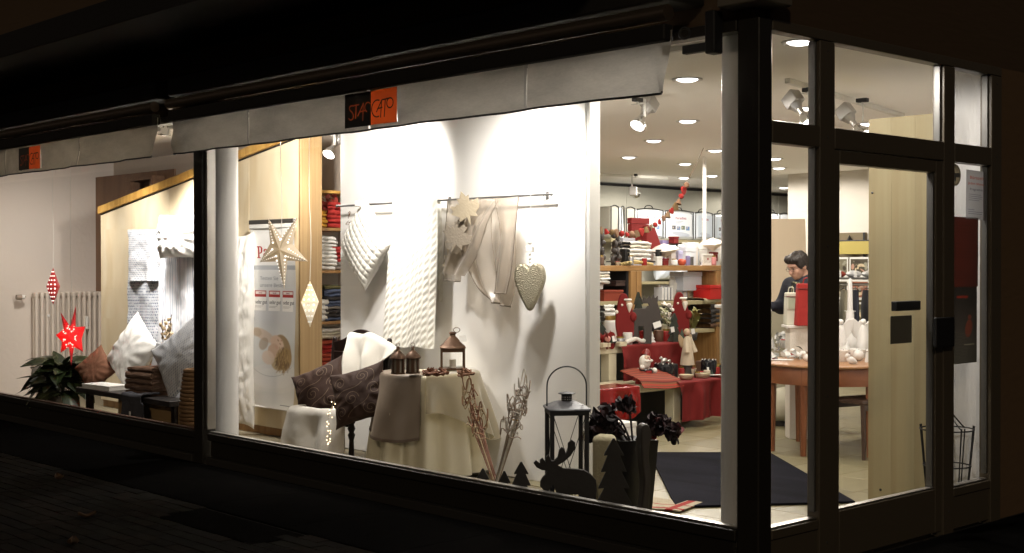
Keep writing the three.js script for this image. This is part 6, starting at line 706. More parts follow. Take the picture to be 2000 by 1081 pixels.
// lower table: santa head, black pots
{ const pot = (px, l, w, h, dx) => { const t = thing('black_pot', l, 'pot', t2(px, dx), T90); part('body', put(lathe([[0, 0], [w * 0.42, 0], [w * 0.52, h * 0.3], [w * 0.52, h * 0.85], [w * 0.46, h], [w * 0.40, h], [w * 0.42, h * 0.8], [0, h * 0.78]], 28), 0, 0, 0), mat([0.010, 0.010, 0.013], 0.18), t); part('rim_beads', Array.from({ length: 10 }, (_, i) => ball(0.008, Math.cos(i * 0.628) * w * 0.44, h, Math.sin(i * 0.628) * w * 0.44, 8)), MW.metal, t); return t; };
  pot(1260, 'glossy black pot under the santa head', 0.15, 0.13, -0.22); pot(1297, 'wide glossy black pot with a silver bird', 0.2, 0.16, -0.26); const b3 = pot(1385, 'tall glossy black pot at the right end of the lower table', 0.16, 0.17, -0.2); part('tag_card', put(box(0.025, 0.045, 0.002), -0.09, 0.08, 0.06, 0, -0.4, 0), MW.paper, b3);
  const s = thing('santa_bust', 'white bearded santa head with a red cap on the lower table', 'santa figure', t2(1260, -0.22).setY(T2 + 0.13), T90); part('beard', put(ball(0.062, 0, 0.065, 0, 20, 1, 1.15, 0.9), 0, 0, 0), mat([0.75, 0.73, 0.67], 0.8), s); part('face', ball(0.04, 0, 0.10, 0.025, 16, 1, 0.8, 0.8), mat([0.55, 0.38, 0.28], 0.7), s); part('moustache', [ball(0.026, -0.022, 0.078, 0.055, 12, 1.3, 0.6, 0.6), ball(0.026, 0.022, 0.078, 0.055, 12, 1.3, 0.6, 0.6)], mat([0.78, 0.76, 0.7], 0.8), s); part('nose', ball(0.012, 0, 0.098, 0.06, 10), mat([0.55, 0.25, 0.2], 0.6), s); part('eye', [ball(0.005, -0.017, 0.112, 0.056, 8), ball(0.005, 0.017, 0.112, 0.056, 8)], MW.black, s); part('cap', put(lathe([[0.05, 0], [0.045, 0.03], [0.025, 0.06], [0, 0.075]], 18), 0.02, 0.125, -0.01, 0, 0, -0.4), redGloss, s); part('mitten', [ball(0.025, -0.085, 0.02, 0.04, 12), ball(0.028, 0.085, -0.02, 0.05, 12)], mat([0.75, 0.73, 0.67], 0.8), s);
  const bd = thing('silver_bird', 'small silver bird figure on the wide black pot', 'bird figure', t2(1297, -0.26).setY(T2 + 0.16), T90); part('body', [put(lathe([[0, -0.055], [0.02, -0.03], [0.027, 0], [0.02, 0.03], [0, 0.045]], 16), 0, 0.028, 0, 0, 0, PI / 2 + 0.3), ball(0.017, -0.04, 0.055, 0, 12)], MW.metal, bd); part('beak', put(new THREE.ConeGeometry(0.005, 0.02, 8), -0.062, 0.055, 0, 0, 0, PI / 2), MW.metal, bd); part('tail', extrude(shapeOf([[0, 0], [0.06, 0.01], [0.06, -0.012]]), 0.02, 0.003).translate(0.035, 0.02, 0), MW.metal, bd); }
for (const [px, l] of [[1341, 'small cream dish on the lower table left of the folded leaflet'], [1372, 'small cream dish before the tall black pot']]) single('cream_dish', l, 'dish', lathe([[0, 0], [0.06, 0], [0.075, 0.045], [0.068, 0.045], [0.055, 0.01], [0, 0.01]], 24), paleT, t2(px, -0.06).add(V(0, 0.012, 0)));
single('leaflet', 'cream folded leaflet lying at the right end of the lower table', 'leaflet', [put(box(0.2, 0.004, 0.14, 0, 0.03, 0, 0), 0, 0, 0, 0, 0, 0.08)], MW.paper, t2(1400, -0.04));
for (const [px, l] of [[1212, 'small cream box at the left front of the upper table'], [1180, 'small cream box at the far left front of the upper table']]) { const t = thing('cream_box', l, 'box', t1(px, 0.02), T90); part('carton', box(0.11, 0.03, 0.08, 0, 0.015, 0, 0.003), paleT, t); part('lid', box(0.114, 0.012, 0.084, 0, 0.036, 0, 0.003), paleT, t); }
// small lit tree far behind the lower table
{ const p = atX(1371, 690, -7.2), t = thing('lit_twig_tree', 'little twig tree with warm lights seen under the shelf', 'lit tree', [p.x, 0.3, p.z]); const r = rng(6); part('trunk', bar([0, 0, 0], [0, 0.55, 0], 0.012), MW.brown, t); const b = ball(0.012, 0, 0, 0, 6), bm = glow([1, 0.7, 0.25], 1.6); for (let i = 0; i < 40; i++) { const y = 0.2 + r() * 0.45, q = 0.16 * (0.75 - y) / 0.5, a = r() * 6.3; const c = V(Math.cos(a) * q, y, Math.sin(a) * q); if (i % 3 === 0) part('twig', bar([0, y - 0.05, 0], c, 0.003, 4), MW.brown, t); part('light', b, bm, t).position.copy(c); } }
// stool under the lower table region
{ const p = atX(1190, 850, -3.4), t = thing('white_chest', 'low white box standing on the floor behind the burgundy plant', 'box', [p.x, 0, p.z], T90); part('carton', box(0.34, 0.26, 0.3, 0, 0.13, 0, 0.006), MW.white, t); part('lid', box(0.35, 0.04, 0.31, 0, 0.281, 0, 0.006), MW.white, t); }

// ---- rows of small goods ----
{ const C = { red: [0.30, 0.012, 0.010], white: [0.74, 0.73, 0.70], cream: [0.60, 0.52, 0.38], silver: [0.45, 0.45, 0.46], 'dark green': [0.03, 0.05, 0.03], black: [0.012, 0.012, 0.013], violet: [0.25, 0.22, 0.42], gold: [0.5, 0.34, 0.10], brown: [0.12, 0.065, 0.04], pink: [0.55, 0.22, 0.22], 'pale blue': [0.45, 0.52, 0.62] }, M = {}; for (const k in C) M[k] = mat(C[k], k === 'silver' || k === 'gold' ? 0.25 : 0.55, k === 'silver' || k === 'gold' ? { metalness: 0.7 } : {});
  const kinds = { jar: (t, m, h, w) => { part('glass', put(lathe([[0, 0], [w * 0.45, 0], [w * 0.5, h * 0.15], [w * 0.5, h * 0.75], [w * 0.36, h * 0.85], [0, h * 0.85]], 16), 0, 0, 0), m, t); part('lid', cyl(w * 0.38, w * 0.38, h * 0.15, 0, h * 0.85, 0, 16), M.gold, t); }, candle: (t, m, h, w) => { part('wax', put(lathe([[0, 0], [w * 0.5, 0], [w * 0.5, h * 0.95], [w * 0.42, h], [0, h * 0.97]], 16), 0, 0, 0), m, t); part('wick', bar([0, h * 0.96, 0], [0.001, h + 0.012, 0], 0.0014, 4), M.black, t); }, box: (t, m, h, w) => { part('carton', box(w, h * 0.74, w * 0.7, 0, h * 0.37, 0, 0.003), m, t); part('lid', box(w + 0.006, h * 0.25, w * 0.7 + 0.006, 0, h * 0.87, 0, 0.003), m, t); part('label', new THREE.PlaneGeometry(w * 0.5, h * 0.3).translate(0, h * 0.38, w * 0.35 + 0.002), MW.paper, t); }, packet: (t, m, h, w) => { part('bag', cushion(w, h, w * 0.5, { n: 14, pinch: 0.05, wrinkle: 0.004 }).translate(0, h / 2, 0), m, t); part('card', new THREE.PlaneGeometry(w * 0.6, h * 0.28).translate(0, h * 0.6, w * 0.27), MW.paper, t); }, 'cone tree': (t, m, h, w) => { part('cone', [0, 1, 2].map(i => new THREE.ConeGeometry(w * (0.5 - 0.11 * i), h * 0.5, 14).translate(0, h * (0.32 + 0.22 * i), 0)), m, t); part('stem', cyl(w * 0.1, w * 0.1, h * 0.12, 0, 0, 0, 8), M.brown, t); }, 'star ornament': (t, m, h, w) => { part('star', starGeo([0, 1, 2, 3, 4].map(i => [Math.sin(i * 1.2566) * w * 0.6, h * 0.55 + Math.cos(i * 1.2566) * w * 0.6]), w * 0.26, w * 0.12).translate(0, 0, 0), m, t); part('foot', cyl(w * 0.3, w * 0.25, 0.01, 0, 0, 0, 12), m, t); part('stem', bar([0, 0, 0], [0, h * 0.4, 0], 0.004, 5), m, t); }, bowl: (t, m, h, w) => { part('wall', put(lathe([[0, 0], [w * 0.3, 0], [w * 0.6, h * 0.6], [w * 0.56, h * 0.6], [w * 0.28, h * 0.1], [0, h * 0.1]], 20), 0, 0, 0), m, t); part('fill', [0, 1, 2, 3, 4].map(i => ball(w * 0.17, Math.cos(i * 1.26) * w * 0.25, h * 0.55, Math.sin(i * 1.26) * w * 0.25, 8)), M.red, t); } };
  const ord = ['first', 'second', 'third', 'fourth', 'fifth', 'sixth', 'seventh', 'eighth', 'ninth', 'tenth', 'eleventh', 'twelfth', 'thirteenth', 'fourteenth'];
  const row = (where, list, place, seed, k = 1) => { const r = rng(seed); list.forEach(([kind, col], i) => { const f = (i + 0.5) / list.length, h = (0.09 + 0.09 * r()) * k, w = (0.075 + 0.04 * r()) * Math.min(k, 1.4), t = thing(kind.replace(' ', '_'), `${col} ${kind}, ${ord[i]} from the left ${where}`, kind, place(f, r), T90 + (r() - 0.5) * 0.6); kinds[kind](t, M[col], h, w); }); };
  row('in the counter back row', [['packet', 'white'], ['packet', 'pale blue'], ['box', 'red'], ['packet', 'white'], ['box', 'violet'], ['packet', 'pale blue'], ['packet', 'white'], ['box', 'white'], ['packet', 'pale blue'], ['box', 'cream'], ['packet', 'white']], (f, r) => onTop(lerp(1212, 1412, f), -0.40), 61, 1.9);
  row('in the counter front row', [['jar', 'brown'], ['bowl', 'cream'], ['jar', 'silver'], ['candle', 'red'], ['box', 'white'], ['jar', 'white'], ['candle', 'violet'], ['star ornament', 'silver'], ['jar', 'pink']], (f, r) => onTop(lerp(1160, 1408, f) + 6 * r(), -0.03), 62, 0.7);
  row('at the upper table front', [['bowl', 'cream'], ['candle', 'red'], ['cone tree', 'dark green'], ['jar', 'silver'], ['candle', 'white'], ['star ornament', 'gold'], ['box', 'red'], ['cone tree', 'white'], ['candle', 'brown'], ['jar', 'red'], ['box', 'white'], ['cone tree', 'dark green']], (f, r) => t1(lerp(1158, 1340, f), -0.04 - 0.1 * r()), 63, 0.9);
  row('at the upper table back', [['cone tree', 'dark green'], ['jar', 'white'], ['candle', 'red'], ['packet', 'cream'], ['cone tree', 'brown'], ['jar', 'black'], ['box', 'cream'], ['candle', 'white']], (f, r) => t1(lerp(1160, 1340, f), -0.42 - 0.1 * r()), 64, 1.6);
  row('along the lower table', [['candle', 'red'], ['jar', 'black'], ['bowl', 'white'], ['cone tree', 'silver'], ['candle', 'black'], ['jar', 'red'], ['bowl', 'cream'], ['box', 'brown'], ['candle', 'white'], ['jar', 'black']], (f, r) => t2(lerp(1236, 1412, f), -0.30 - 0.1 * r()), 65, 0.9);
  row('in the upper table middle', [['candle', 'red'], ['jar', 'red'], ['cone tree', 'red'], ['bowl', 'white'], ['candle', 'gold'], ['star ornament', 'red'], ['jar', 'white'], ['candle', 'red'], ['box', 'gold'], ['cone tree', 'silver'], ['jar', 'brown'], ['star ornament', 'white'], ['candle', 'black'], ['box', 'red']], (f, r) => t1(lerp(1156, 1346, f) + 4 * r(), -0.24 - 0.12 * r()), 71, 0.8);
  row('at the lower table front', [['candle', 'red'], ['star ornament', 'silver'], ['box', 'red'], ['jar', 'brown'], ['bowl', 'red'], ['candle', 'cream'], ['cone tree', 'dark green'], ['jar', 'red'], ['star ornament', 'gold']], (f, r) => t2(lerp(1330, 1414, f) - 88 * (f < 0.34 ? 1 : 0), -0.10 - 0.12 * r()), 72, 0.7);
  row('on the right cubby board', [['box', 'silver'], ['packet', 'white'], ['box', 'pale blue'], ['packet', 'cream'], ['box', 'white'], ['packet', 'white']], (f, r) => sp(lerp(1285, 1400, f), 500, -0.30).setY(1.195), 66, 1.7);
  row('in the lower right cubby', [['packet', 'brown'], ['box', 'black'], ['packet', 'cream'], ['box', 'red'], ['packet', 'black']], (f, r) => sp(lerp(1262, 1350, f), 500, -0.25).setY(0.862), 67, 1.6);
  row('in the left cubby', [['box', 'brown'], ['packet', 'white'], ['box', 'red'], ['packet', 'black']], (f, r) => sp(lerp(1160, 1232, f), 500, -0.25).setY(0.862), 68, 1.8);
  row('on the left of the beech table', [['cone tree', 'white'], ['star ornament', 'silver'], ['bowl', 'white'], ['candle', 'white'], ['cone tree', 'silver'], ['candle', 'red'], ['star ornament', 'white'], ['bowl', 'white']], (f, r) => atY(lerp(1504, 1594, f), 694 - 14 * r(), 0.766), 69, 0.8);
  row('on the right of the beech table', [['candle', 'white'], ['cone tree', 'white'], ['bowl', 'white'], ['star ornament', 'white'], ['candle', 'white'], ['cone tree', 'silver']], (f, r) => atY(lerp(1638, 1708, f), 699 - 12 * r(), 0.766), 70, 0.85);
}
{ const p = atX(1172, 420, -6.6), t = thing('pale_cabinet', 'pale wooden cabinet edge left of the packed bedding', 'cabinet', [-6.6, 0, p.z + 0.15], T90); part('side', boxAB(-0.4, 0.06, 0, 2.12, -0.4, 0, 0.005), mat([0.52, 0.42, 0.30], 0.6), t); part('top_strip', boxAB(-0.4, 0.065, 2.121, 2.15, -0.4, 0.006, 0.004), MW.shelfwood, t); part('end_strip', boxAB(0.061, 0.10, 0, 2.15, -0.4, 0.006, 0.004), MW.shelfwood, t); }
// ---- round table with white ornaments ----
const RC = atD(1622, 600, 11.35).setY(0), RH = 0.765, RR = 0.60;
const rt = (px, py, dd = 0) => { const q = atY(px, py, RH + 0.004); return q; };
{ const t = thing('beech_table', 'round beech wood table covered with white ornaments', 'table', RC); part('tabletop', put(lathe([[0, 0], [RR, 0], [RR + 0.008, 0.008], [RR + 0.008, 0.018], [RR, 0.026], [0, 0.026]], 56), 0, RH - 0.026, 0), mat([0.8, 0.8, 0.8], 0.35, { map: woodTex([0.72, 0.53, 0.36], [0.62, 0.44, 0.29], 15) }), t); part('apron', put(lathe([[RR - 0.05, 0], [RR - 0.03, 0], [RR - 0.03, 0.145], [RR - 0.05, 0.145]], 56), 0, RH - 0.172, 0), MW.beech, t);
  const front = Math.atan2(EYE.z - RC.z, EYE.x - RC.x); for (const a of [0.42, 1.15, -0.65, 2.6, -2.1]) { const th = front + a, x = Math.cos(th) * (RR - 0.07), z = Math.sin(th) * (RR - 0.07); part('leg', put(new THREE.CylinderGeometry(0.045, 0.028, RH - 0.028, 4, 1), x, (RH - 0.028) / 2, z, 0, -th, 0), MW.beech, t); } }
single('table_runner', 'white linen runner hanging over the left edge of the beech table', 'table runner', (() => { const a = rt(1514, 703), L = RIGHT.clone().multiplyScalar(-1), T = FWD.clone().multiplyScalar(-1); return sheet(30, 40, (u, v) => { const d = Math.atan2(a.z - RC.z, a.x - RC.x) + (u - 0.5) * 0.34, s = v * 0.62; const r = s < 0.3 ? RR - 0.29 + s : RR + 0.014 + 0.004 * Math.sin(u * 7), y = RH + 0.006 - Math.max(0, s - 0.305); return V(RC.x + Math.cos(d) * r, y, RC.z + Math.sin(d) * r); }); })(), cotton);
{ const W = mat([0.78, 0.76, 0.73], 0.35), P = (px, py) => rt(px, py).sub(V(0, 0.004, 0)); 
  const t = thing('spire_candle', 'tall white spire shaped candle holder, tallest on the beech table', 'candle holder', P(1661, 690)); part('base', put(lathe([[0, 0], [0.12, 0], [0.12, 0.02], [0.10, 0.03], [0.10, 0.05], [0, 0.05]], 28), 0, 0, 0), W, t); part('bell', put(lathe([[0.09, 0.05], [0.095, 0.09], [0.082, 0.16], [0.055, 0.21], [0.048, 0.245], [0.056, 0.26], [0.050, 0.28], [0.042, 0.30], [0.045, 0.315], [0.038, 0.33], [0.036, 0.40], [0.026, 0.41], [0.024, 0.56], [0.018, 0.70], [0.0, 0.71]], 24), 0, 0, 0), W, t); part('crossbar', [box(0.12, 0.006, 0.012, 0, 0.40, 0, 0.002), box(0.05, 0.01, 0.01, 0, 0.69, 0, 0.002)], W, t);
  const an = (px, py, l, s) => { const a = thing('angel_figurine', l, 'figurine', P(px, py), FACE); a.scale.setScalar(1.2); part('gown', put(lathe([[0.05, 0], [0.048, 0.03], [0.03, 0.11], [0.018, 0.15], [0, 0.155]], 20), 0, 0.09 * s, 0), W, a); part('head', ball(0.022, 0, 0.175 + 0.09 * s, 0, 14), W, a); for (const k of [-1, 1]) part('wing', extrude(splineShape([[0, 0], [k * 0.06, 0.07], [k * 0.09, 0.05], [k * 0.075, -0.04], [k * 0.03, -0.07]]), 0.012, 0.004).translate(0, 0.12 + 0.09 * s, -0.02), W, a); part('plinth', cyl(0.055, 0.05, 0.09 * s, 0, 0, 0, 24), W, a); };
  an(1643, 697, 'white angel figurine left of the tall spire', 1); an(1687, 696, 'white angel figurine right of the tall spire', 1); an(1701, 690, 'white angel figurine at the right end of the beech table', 0.7);
  const bowl = thing('pierced_bowl', 'white pierced bowl with square holes before the tall spire', 'bowl', P(1665, 698)); part('wall', put(lathe([[0.09, 0], [0.115, 0], [0.125, 0.075], [0.118, 0.078], [0.105, 0.01], [0, 0.01]], 30), 0, 0, 0), W, bowl); part('square_hole', Array.from({ length: 16 }, (_, i) => box(0.016, 0.016, 0.004, 0, 0.05, 0.1195, 0).rotateY(i * PI / 8)), mat([0.10, 0.06, 0.05], 0.7), bowl).userData.kind = 'stuff';
  const cn = thing('pillar_candle', 'thick white pillar candle at the front of the beech table', 'candle', P(1648, 706)); part('wax', put(lathe([[0, 0], [0.042, 0], [0.043, 0.095], [0.038, 0.1], [0.03, 0.096], [0, 0.094]], 28), 0, 0, 0), mat([0.72, 0.66, 0.6], 0.5), cn); part('wick', bar([0, 0.094, 0], [0.002, 0.108, 0], 0.0015, 5), MW.black, cn);
  const bl = (px, py, r, l, m) => { const b = thing('glass_ball', l, 'bauble', P(px, py)); part('orb', ball(r, 0, r, 0, 24), m, b); part('cap', cyl(0.008, 0.006, 0.01, 0, r * 2 - 0.003, 0, 10), MW.metal, b); };
  bl(1678, 705, 0.050, 'large glossy white bauble beside the pillar candle', mat([0.78, 0.76, 0.73], 0.12)); bl(1705, 704, 0.026, 'small shiny red bauble at the right end of the beech table', mat([0.35, 0.01, 0.01], 0.1)); bl(1585, 701, 0.028, 'shiny red bauble at the left part of the beech table by the door frame', mat([0.38, 0.012, 0.012], 0.1)); bl(1566, 693, 0.024, 'red bauble among the silver leaves, upper of the two left ones', mat([0.34, 0.01, 0.01], 0.15)); bl(1537, 694, 0.022, 'dark red bauble half buried in the silver leaves', mat([0.25, 0.01, 0.01], 0.2));
  const bird = (px, py, l) => { const b = thing('bird_figurine', l, 'figurine', P(px, py), FACE); part('body', [put(lathe([[0, -0.06], [0.024, -0.03], [0.032, 0.005], [0.022, 0.035], [0, 0.05]], 18), 0, 0.032, 0, 0, 0, PI / 2 - 0.4), ball(0.022, -0.032, 0.068, 0, 14)], W, b); part('beak', put(new THREE.ConeGeometry(0.006, 0.02, 8), -0.058, 0.066, 0, 0, 0, PI / 2), W, b); }; bird(1664, 711, 'white bird figurine in front of the white bauble'); bird(1578, 706, 'white bird figurine on the linen runner'); bird(1556, 700, 'white bird figurine among the silver leaves');
  const f = thing('slim_figurine', 'slim white standing figurine right of the white bauble', 'figurine', P(1695, 707)); part('robe', put(lathe([[0.022, 0], [0.02, 0.03], [0.013, 0.075], [0.008, 0.085], [0, 0.086]], 16), 0, 0, 0), W, f); part('head', ball(0.012, 0, 0.096, 0, 12), W, f);
  // silver leaf garland
  const r = rng(23), g = thing('silver_garland', 'tangled garland of silver-white leaves and berries on the beech table', 'garland', [RC.x, RH, RC.z]); const lg = sheet(6, 4, (u, v) => V((u - 0.5) * 0.075, 0.012 * Math.sin(u * 3), (v - 0.5) * 0.045 * Math.sin(PI * clamp(u, 0.05, 0.95)))), ms = [[0.62, 0.62, 0.60], [0.45, 0.46, 0.44], [0.74, 0.73, 0.70], [0.20, 0.22, 0.18]].map(c => mat(c, 0.5)); const berry = ball(0.013, 0, 0, 0, 8);
  for (let i = 0; i < 190; i++) { const px = 1500 + 92 * r(), py = 672 + 30 * r(), q = atY(px, py, RH + 0.01).sub(g.position); q.y = 0.012 + 0.11 * r() * r(); if (Math.hypot(q.x, q.z) > RR - 0.03) continue; const o = part(i % 6 ? 'leaf' : 'berry', i % 6 ? lg : berry, i % 17 ? ms[Math.floor(r() * 4)] : mat([0.35, 0.02, 0.015], 0.3), g); o.position.copy(q); o.rotation.set(r() * 6, r() * 6, r() * 6); }
  const wr = thing('white_wreath', 'white ball of pale leaves behind the red vessel', 'decoration', P(1530, 672)); for (let i = 0; i < 60; i++) { const d = V(r() - 0.5, r() - 0.5, r() - 0.5).normalize().multiplyScalar(0.055), o = part('leaf', lg, ms[i % 3], wr); o.position.set(d.x * 1.3, 0.06 + d.y, d.z); o.rotation.set(r() * 6, r() * 6, r() * 6); }
  const rv = thing('red_vessel', 'red drop-shaped glass vessel with a long neck on the beech table', 'vase', P(1541, 678), FACE); part('bulb', put(lathe([[0, 0], [0.03, 0.004], [0.052, 0.03], [0.045, 0.06], [0.022, 0.09], [0.010, 0.13], [0.007, 0.19], [0, 0.19]], 24), 0, 0.006, 0, 0, 0, -0.32), mat([0.33, 0.01, 0.01], 0.12), rv); part('foot', cyl(0.022, 0.02, 0.008, 0, 0, 0, 16), mat([0.3, 0.01, 0.01], 0.2), rv);
  const ls = thing('letter_ornament', 'stack of white cut-out letter ornaments below the red bag', 'ornament', P(1583, 680), FACE); for (let i = 0; i < 4; i++) part('letter', put(box(0.07 - 0.006 * i, 0.012, 0.016, 0, 0, 0, 0.002), 0.008 * (i % 2), 0.03 + 0.028 * i, 0, 0, 0, (i % 2 ? 0.5 : -0.4)), W, ls); part('base', box(0.10, 0.02, 0.05, 0, 0.01, 0), W, ls); }
// tall goods pedestal with bags behind the table
{ const p = atD(1566, 600, 12.1).setY(0), t = thing('goods_pedestal', 'slim pale pedestal carrying the gift bags behind the beech table', 'pedestal', p, FACE); part('column', boxAB(-0.13, 0.17, 0, 1.02, -0.1, 0.1, 0.006), MW.wall, t); part('plate', boxAB(-0.16, 0.22, 1.021, 1.045, -0.13, 0.13, 0.004), MW.white, t);
  const bag = (px, l, w, h, m, dx, y0) => { const q = atD(px, 600, 12.05 + dx).setY(y0), b = thing('gift_bag', l, 'gift bag', q, FACE); part('bag', (() => { const g = new RoundedBoxGeometry(w, h, 0.12, 6, 0.012), P = g.attributes.position; for (let k = 0; k < P.count; k++) { const y = P.getY(k) / h + 0.5; P.setX(k, P.getX(k) * (1 - 0.12 * y * y) + 0.006 * noise(P.getY(k) * 20, P.getZ(k) * 20, 3)); P.setZ(k, P.getZ(k) * (1 - 0.35 * y * y) + 0.008 * noise(P.getX(k) * 18, P.getY(k) * 18, 1)); } g.translate(0, h / 2, 0); g.computeVertexNormals(); return g; })(), m, b); part('band', boxAB(-w * 0.46, w * 0.46, h * 0.86, h * 0.885, -0.052, 0.052, 0.003), mat([0.1, 0.01, 0.01], 0.7), b); part('handle', tube([[-w * 0.2, h - 0.01, 0], [-w * 0.15, h + 0.045, 0.02], [w * 0.15, h + 0.045, 0.02], [w * 0.2, h - 0.01, 0]], 0.005, 20, 6), m, b); return b; };
  bag(1578, 'big red cloth gift bag standing behind the beech table', 0.22, 0.385, mat([0.36, 0.02, 0.016], 0.75), -0.1, 1.046); const wb = bag(1545, 'pale printed paper bag left of the big red gift bag', 0.12, 0.30, mat([0.58, 0.58, 0.48], 0.7), 0.05, 1.046 - 0.0); part('print', new THREE.PlaneGeometry(0.08, 0.10).translate(0.005, 0.2, 0.066), mat([0.42, 0.46, 0.34], 0.7), wb); }
{ const p = atD(1533, 600, 13.2).setY(0), o = thing('pouf', 'pale round pouf on the floor behind the beech table', 'pouf', p); part('cushion', put(lathe([[0, 0.05], [0.24, 0.05], [0.30, 0.12], [0.29, 0.22], [0.2, 0.33], [0, 0.37]], 32), 0, 0, 0), mat([0.55, 0.52, 0.40], 0.85), o); part('base', cyl(0.25, 0.25, 0.05, 0, 0, 0, 28), MW.darkwood, o);
  const q = atD(1581, 600, 12.6).setY(0); const sk = thing('red_sack', 'dark red cloth sack under the beech table behind its front leg', 'sack', q); part('sack', put(lathe([[0, 0], [0.13, 0.01], [0.18, 0.12], [0.16, 0.3], [0.07, 0.42], [0.09, 0.48], [0, 0.46]], 24), 0, 0.08, 0), redFelt, sk); part('tie', put(new THREE.TorusGeometry(0.072, 0.012, 8, 20).rotateX(PI / 2), 0, 0.50, 0), MW.gold, sk); }
// dark chair by the beech table
{ const p = atD(1690, 600, 10.95).setY(0), t = thing('dark_chair', 'dark wooden chair tucked against the beech table', 'chair', p, FACE + 0.5), D = mat([0.06, 0.032, 0.02], 0.4); part('seat', box(0.40, 0.04, 0.38, 0, 0.47, 0, 0.012), D, t); for (const [x, z] of [[-0.17, 0.16], [0.17, 0.16], [-0.16, -0.16], [0.16, -0.16]]) part('leg', bar([x * 1.08, 0, z * 1.15], [x, 0.45, z], 0.016, 8, 0.022), D, t); part('apron', [box(0.36, 0.05, 0.02, 0, 0.425, 0.16), box(0.36, 0.05, 0.02, 0, 0.425, -0.16)], D, t); }
// ---- far end: clothes rail, notice board ----
{ const p = atD(1672, 560, 14.0), y = atD(1672, 556, 14.0).y, t = thing('clothes_rail', 'clothes rail hung with grey and olive garments behind the table', 'clothes rail', [p.x, 0, p.z], FACE); part('rail', bar([-0.45, y, 0], [0.7, y, 0], 0.014, 10), MW.metal, t); for (const x of [-0.44, 0.69]) part('post', bar([x, 0, 0], [x, y, 0], 0.014, 10), MW.metal, t); part('top_shelf', boxAB(-0.45, 0.7, y + 0.06, y + 0.075, -0.14, 0.14, 0.003), MW.alu, t);
  const cols = [[0.10, 0.10, 0.085], [0.13, 0.13, 0.12], [0.30, 0.27, 0.19], [0.03, 0.032, 0.045], [0.035, 0.035, 0.04], [0.16, 0.15, 0.11], [0.03, 0.033, 0.045], [0.22, 0.19, 0.12], [0.05, 0.05, 0.05]], labs = ['olive', 'dark grey', 'beige', 'navy', 'black', 'khaki', 'midnight blue', 'tan', 'charcoal'];
  for (let i = 0; i < 9; i++) { const x = -0.38 + i * 0.125, r = rng(i + 50), L = 0.78 + 0.12 * r(); const o = thing('hanging_garment', labs[i] + ' garment hanging on the clothes rail behind the table', 'garment', [p.x, y, p.z], FACE, 'garments on the clothes rail'); part('cloth', sheet(16, 20, (u, v) => { const a = u * 2 * PI, w = 0.09 + 0.07 * sstep(v, 0, 0.25) + 0.03 * v, d = 0.028 + 0.018 * v; return V(x + Math.cos(a) * d + 0.012 * Math.sin(v * 5 + i), -0.06 - v * L, Math.sin(a) * w + 0.01 * Math.sin(a * 5 + i) * v); }), mat(cols[i], 0.9), o); part('hanger', [tube([[x, 0.0, 0], [x, -0.03, 0], [x, -0.06, 0]], 0.003, 6, 5), bar([x, -0.055, -0.12], [x, -0.035, 0], 0.005, 6), bar([x, -0.035, 0], [x, -0.055, 0.12], 0.005, 6)], MW.iron, o); }
  for (let i = 0; i < 5; i++) { const q = thing('small_pack', ['grey', 'rust', 'white', 'pale', 'brown'][i] + ' folded pack on the shelf above the clothes rail', 'pack', V(p.x, y + 0.076, p.z).addScaledVector(V(Math.cos(FACE), 0, -Math.sin(FACE)), -0.36 + i * 0.17), FACE); part('pack', cushion(0.15, 0.16, 0.07, { n: 14, pinch: 0.04 }).rotateX(-PI / 2).translate(0, 0.035, 0), mat([[0.2, 0.2, 0.2], [0.3, 0.05, 0.03], [0.6, 0.6, 0.6], [0.5, 0.5, 0.48], [0.2, 0.12, 0.09]][i], 0.6), q); part('band', box(0.03, 0.072, 0.165, 0, 0.035, 0, 0.004), MW.paper, q); } }
{ const z = -10.28, a = atZ(1627, 470, z), b = atZ(1694, 470, z), yT = atZ(1660, 455, z).y, yB = 0.95, t = thing('pin_board', 'tall dark display board with cards on the far wall', 'board', [(a.x + b.x) / 2, 0, z]), w = b.x - a.x; part('board', boxAB(-w / 2, w / 2, yB, yT, 0, 0.04, 0.006), mat([0.16, 0.125, 0.07], 0.7), t); part('cone_ornament', put(new THREE.ConeGeometry(0.13, 0.22, 4), -w / 2 + 0.32, yT - 0.14, 0.08), MW.black, t); for (const x of [0.08, 0.30]) part('stud', ball(0.055, x, yT - 0.2, 0.06, 12), paleT, t); part('side_strip', boxAB(w / 2 - 0.03, w / 2, yB, yT, 0.041, 0.06, 0.003), MW.black, t);
  const s = thing('card_stand', 'black wire stand with framed picture cards before the board', 'card stand', [atZ(1668, 500, z + 0.45).x, 0, z + 0.45]), px = t2 => t2; part('post', [bar([-0.38, 0, 0], [-0.38, 1.92, 0], 0.014), bar([0.26, 0, 0], [0.26, 1.92, 0], 0.014), bar([-0.38, 1.92, 0], [0.26, 1.92, 0], 0.014)], MW.black, s); part('title_sign', box(0.62, 0.17, 0.02, -0.06, 1.83, 0.02, 0.003), mat([0.42, 0.34, 0.09], 0.6), s, 'yellow title sign'); const r = rng(77); for (let j = 0; j < 4; j++) for (let i = 0; i < 2; i++) { const c = part('card', box(0.30, 0.27, 0.012, -0.22 + i * 0.32, 1.57 - j * 0.30, 0.02, 0.003), mat([1, 1, 1], 0.4, { map: canvasTex(64, 64, g => { g.fillStyle = '#d8d8d4'; g.fillRect(0, 0, 64, 64); g.fillStyle = ['#6f6a58', '#4c4638', '#8a5a48', '#57503a'][(i + j) % 4]; g.fillRect(4, 6, 56, 50); for (let k = 0; k < 14; k++) { g.fillStyle = ['#c9b99a', '#8c8a7a', '#3a342a', '#b08a78'][k % 4]; g.beginPath(); g.ellipse(8 + r() * 48, 14 + r() * 36, 3 + r() * 8, 2 + r() * 5, r() * 3, 0, 7); g.fill(); } }) }), s); } }
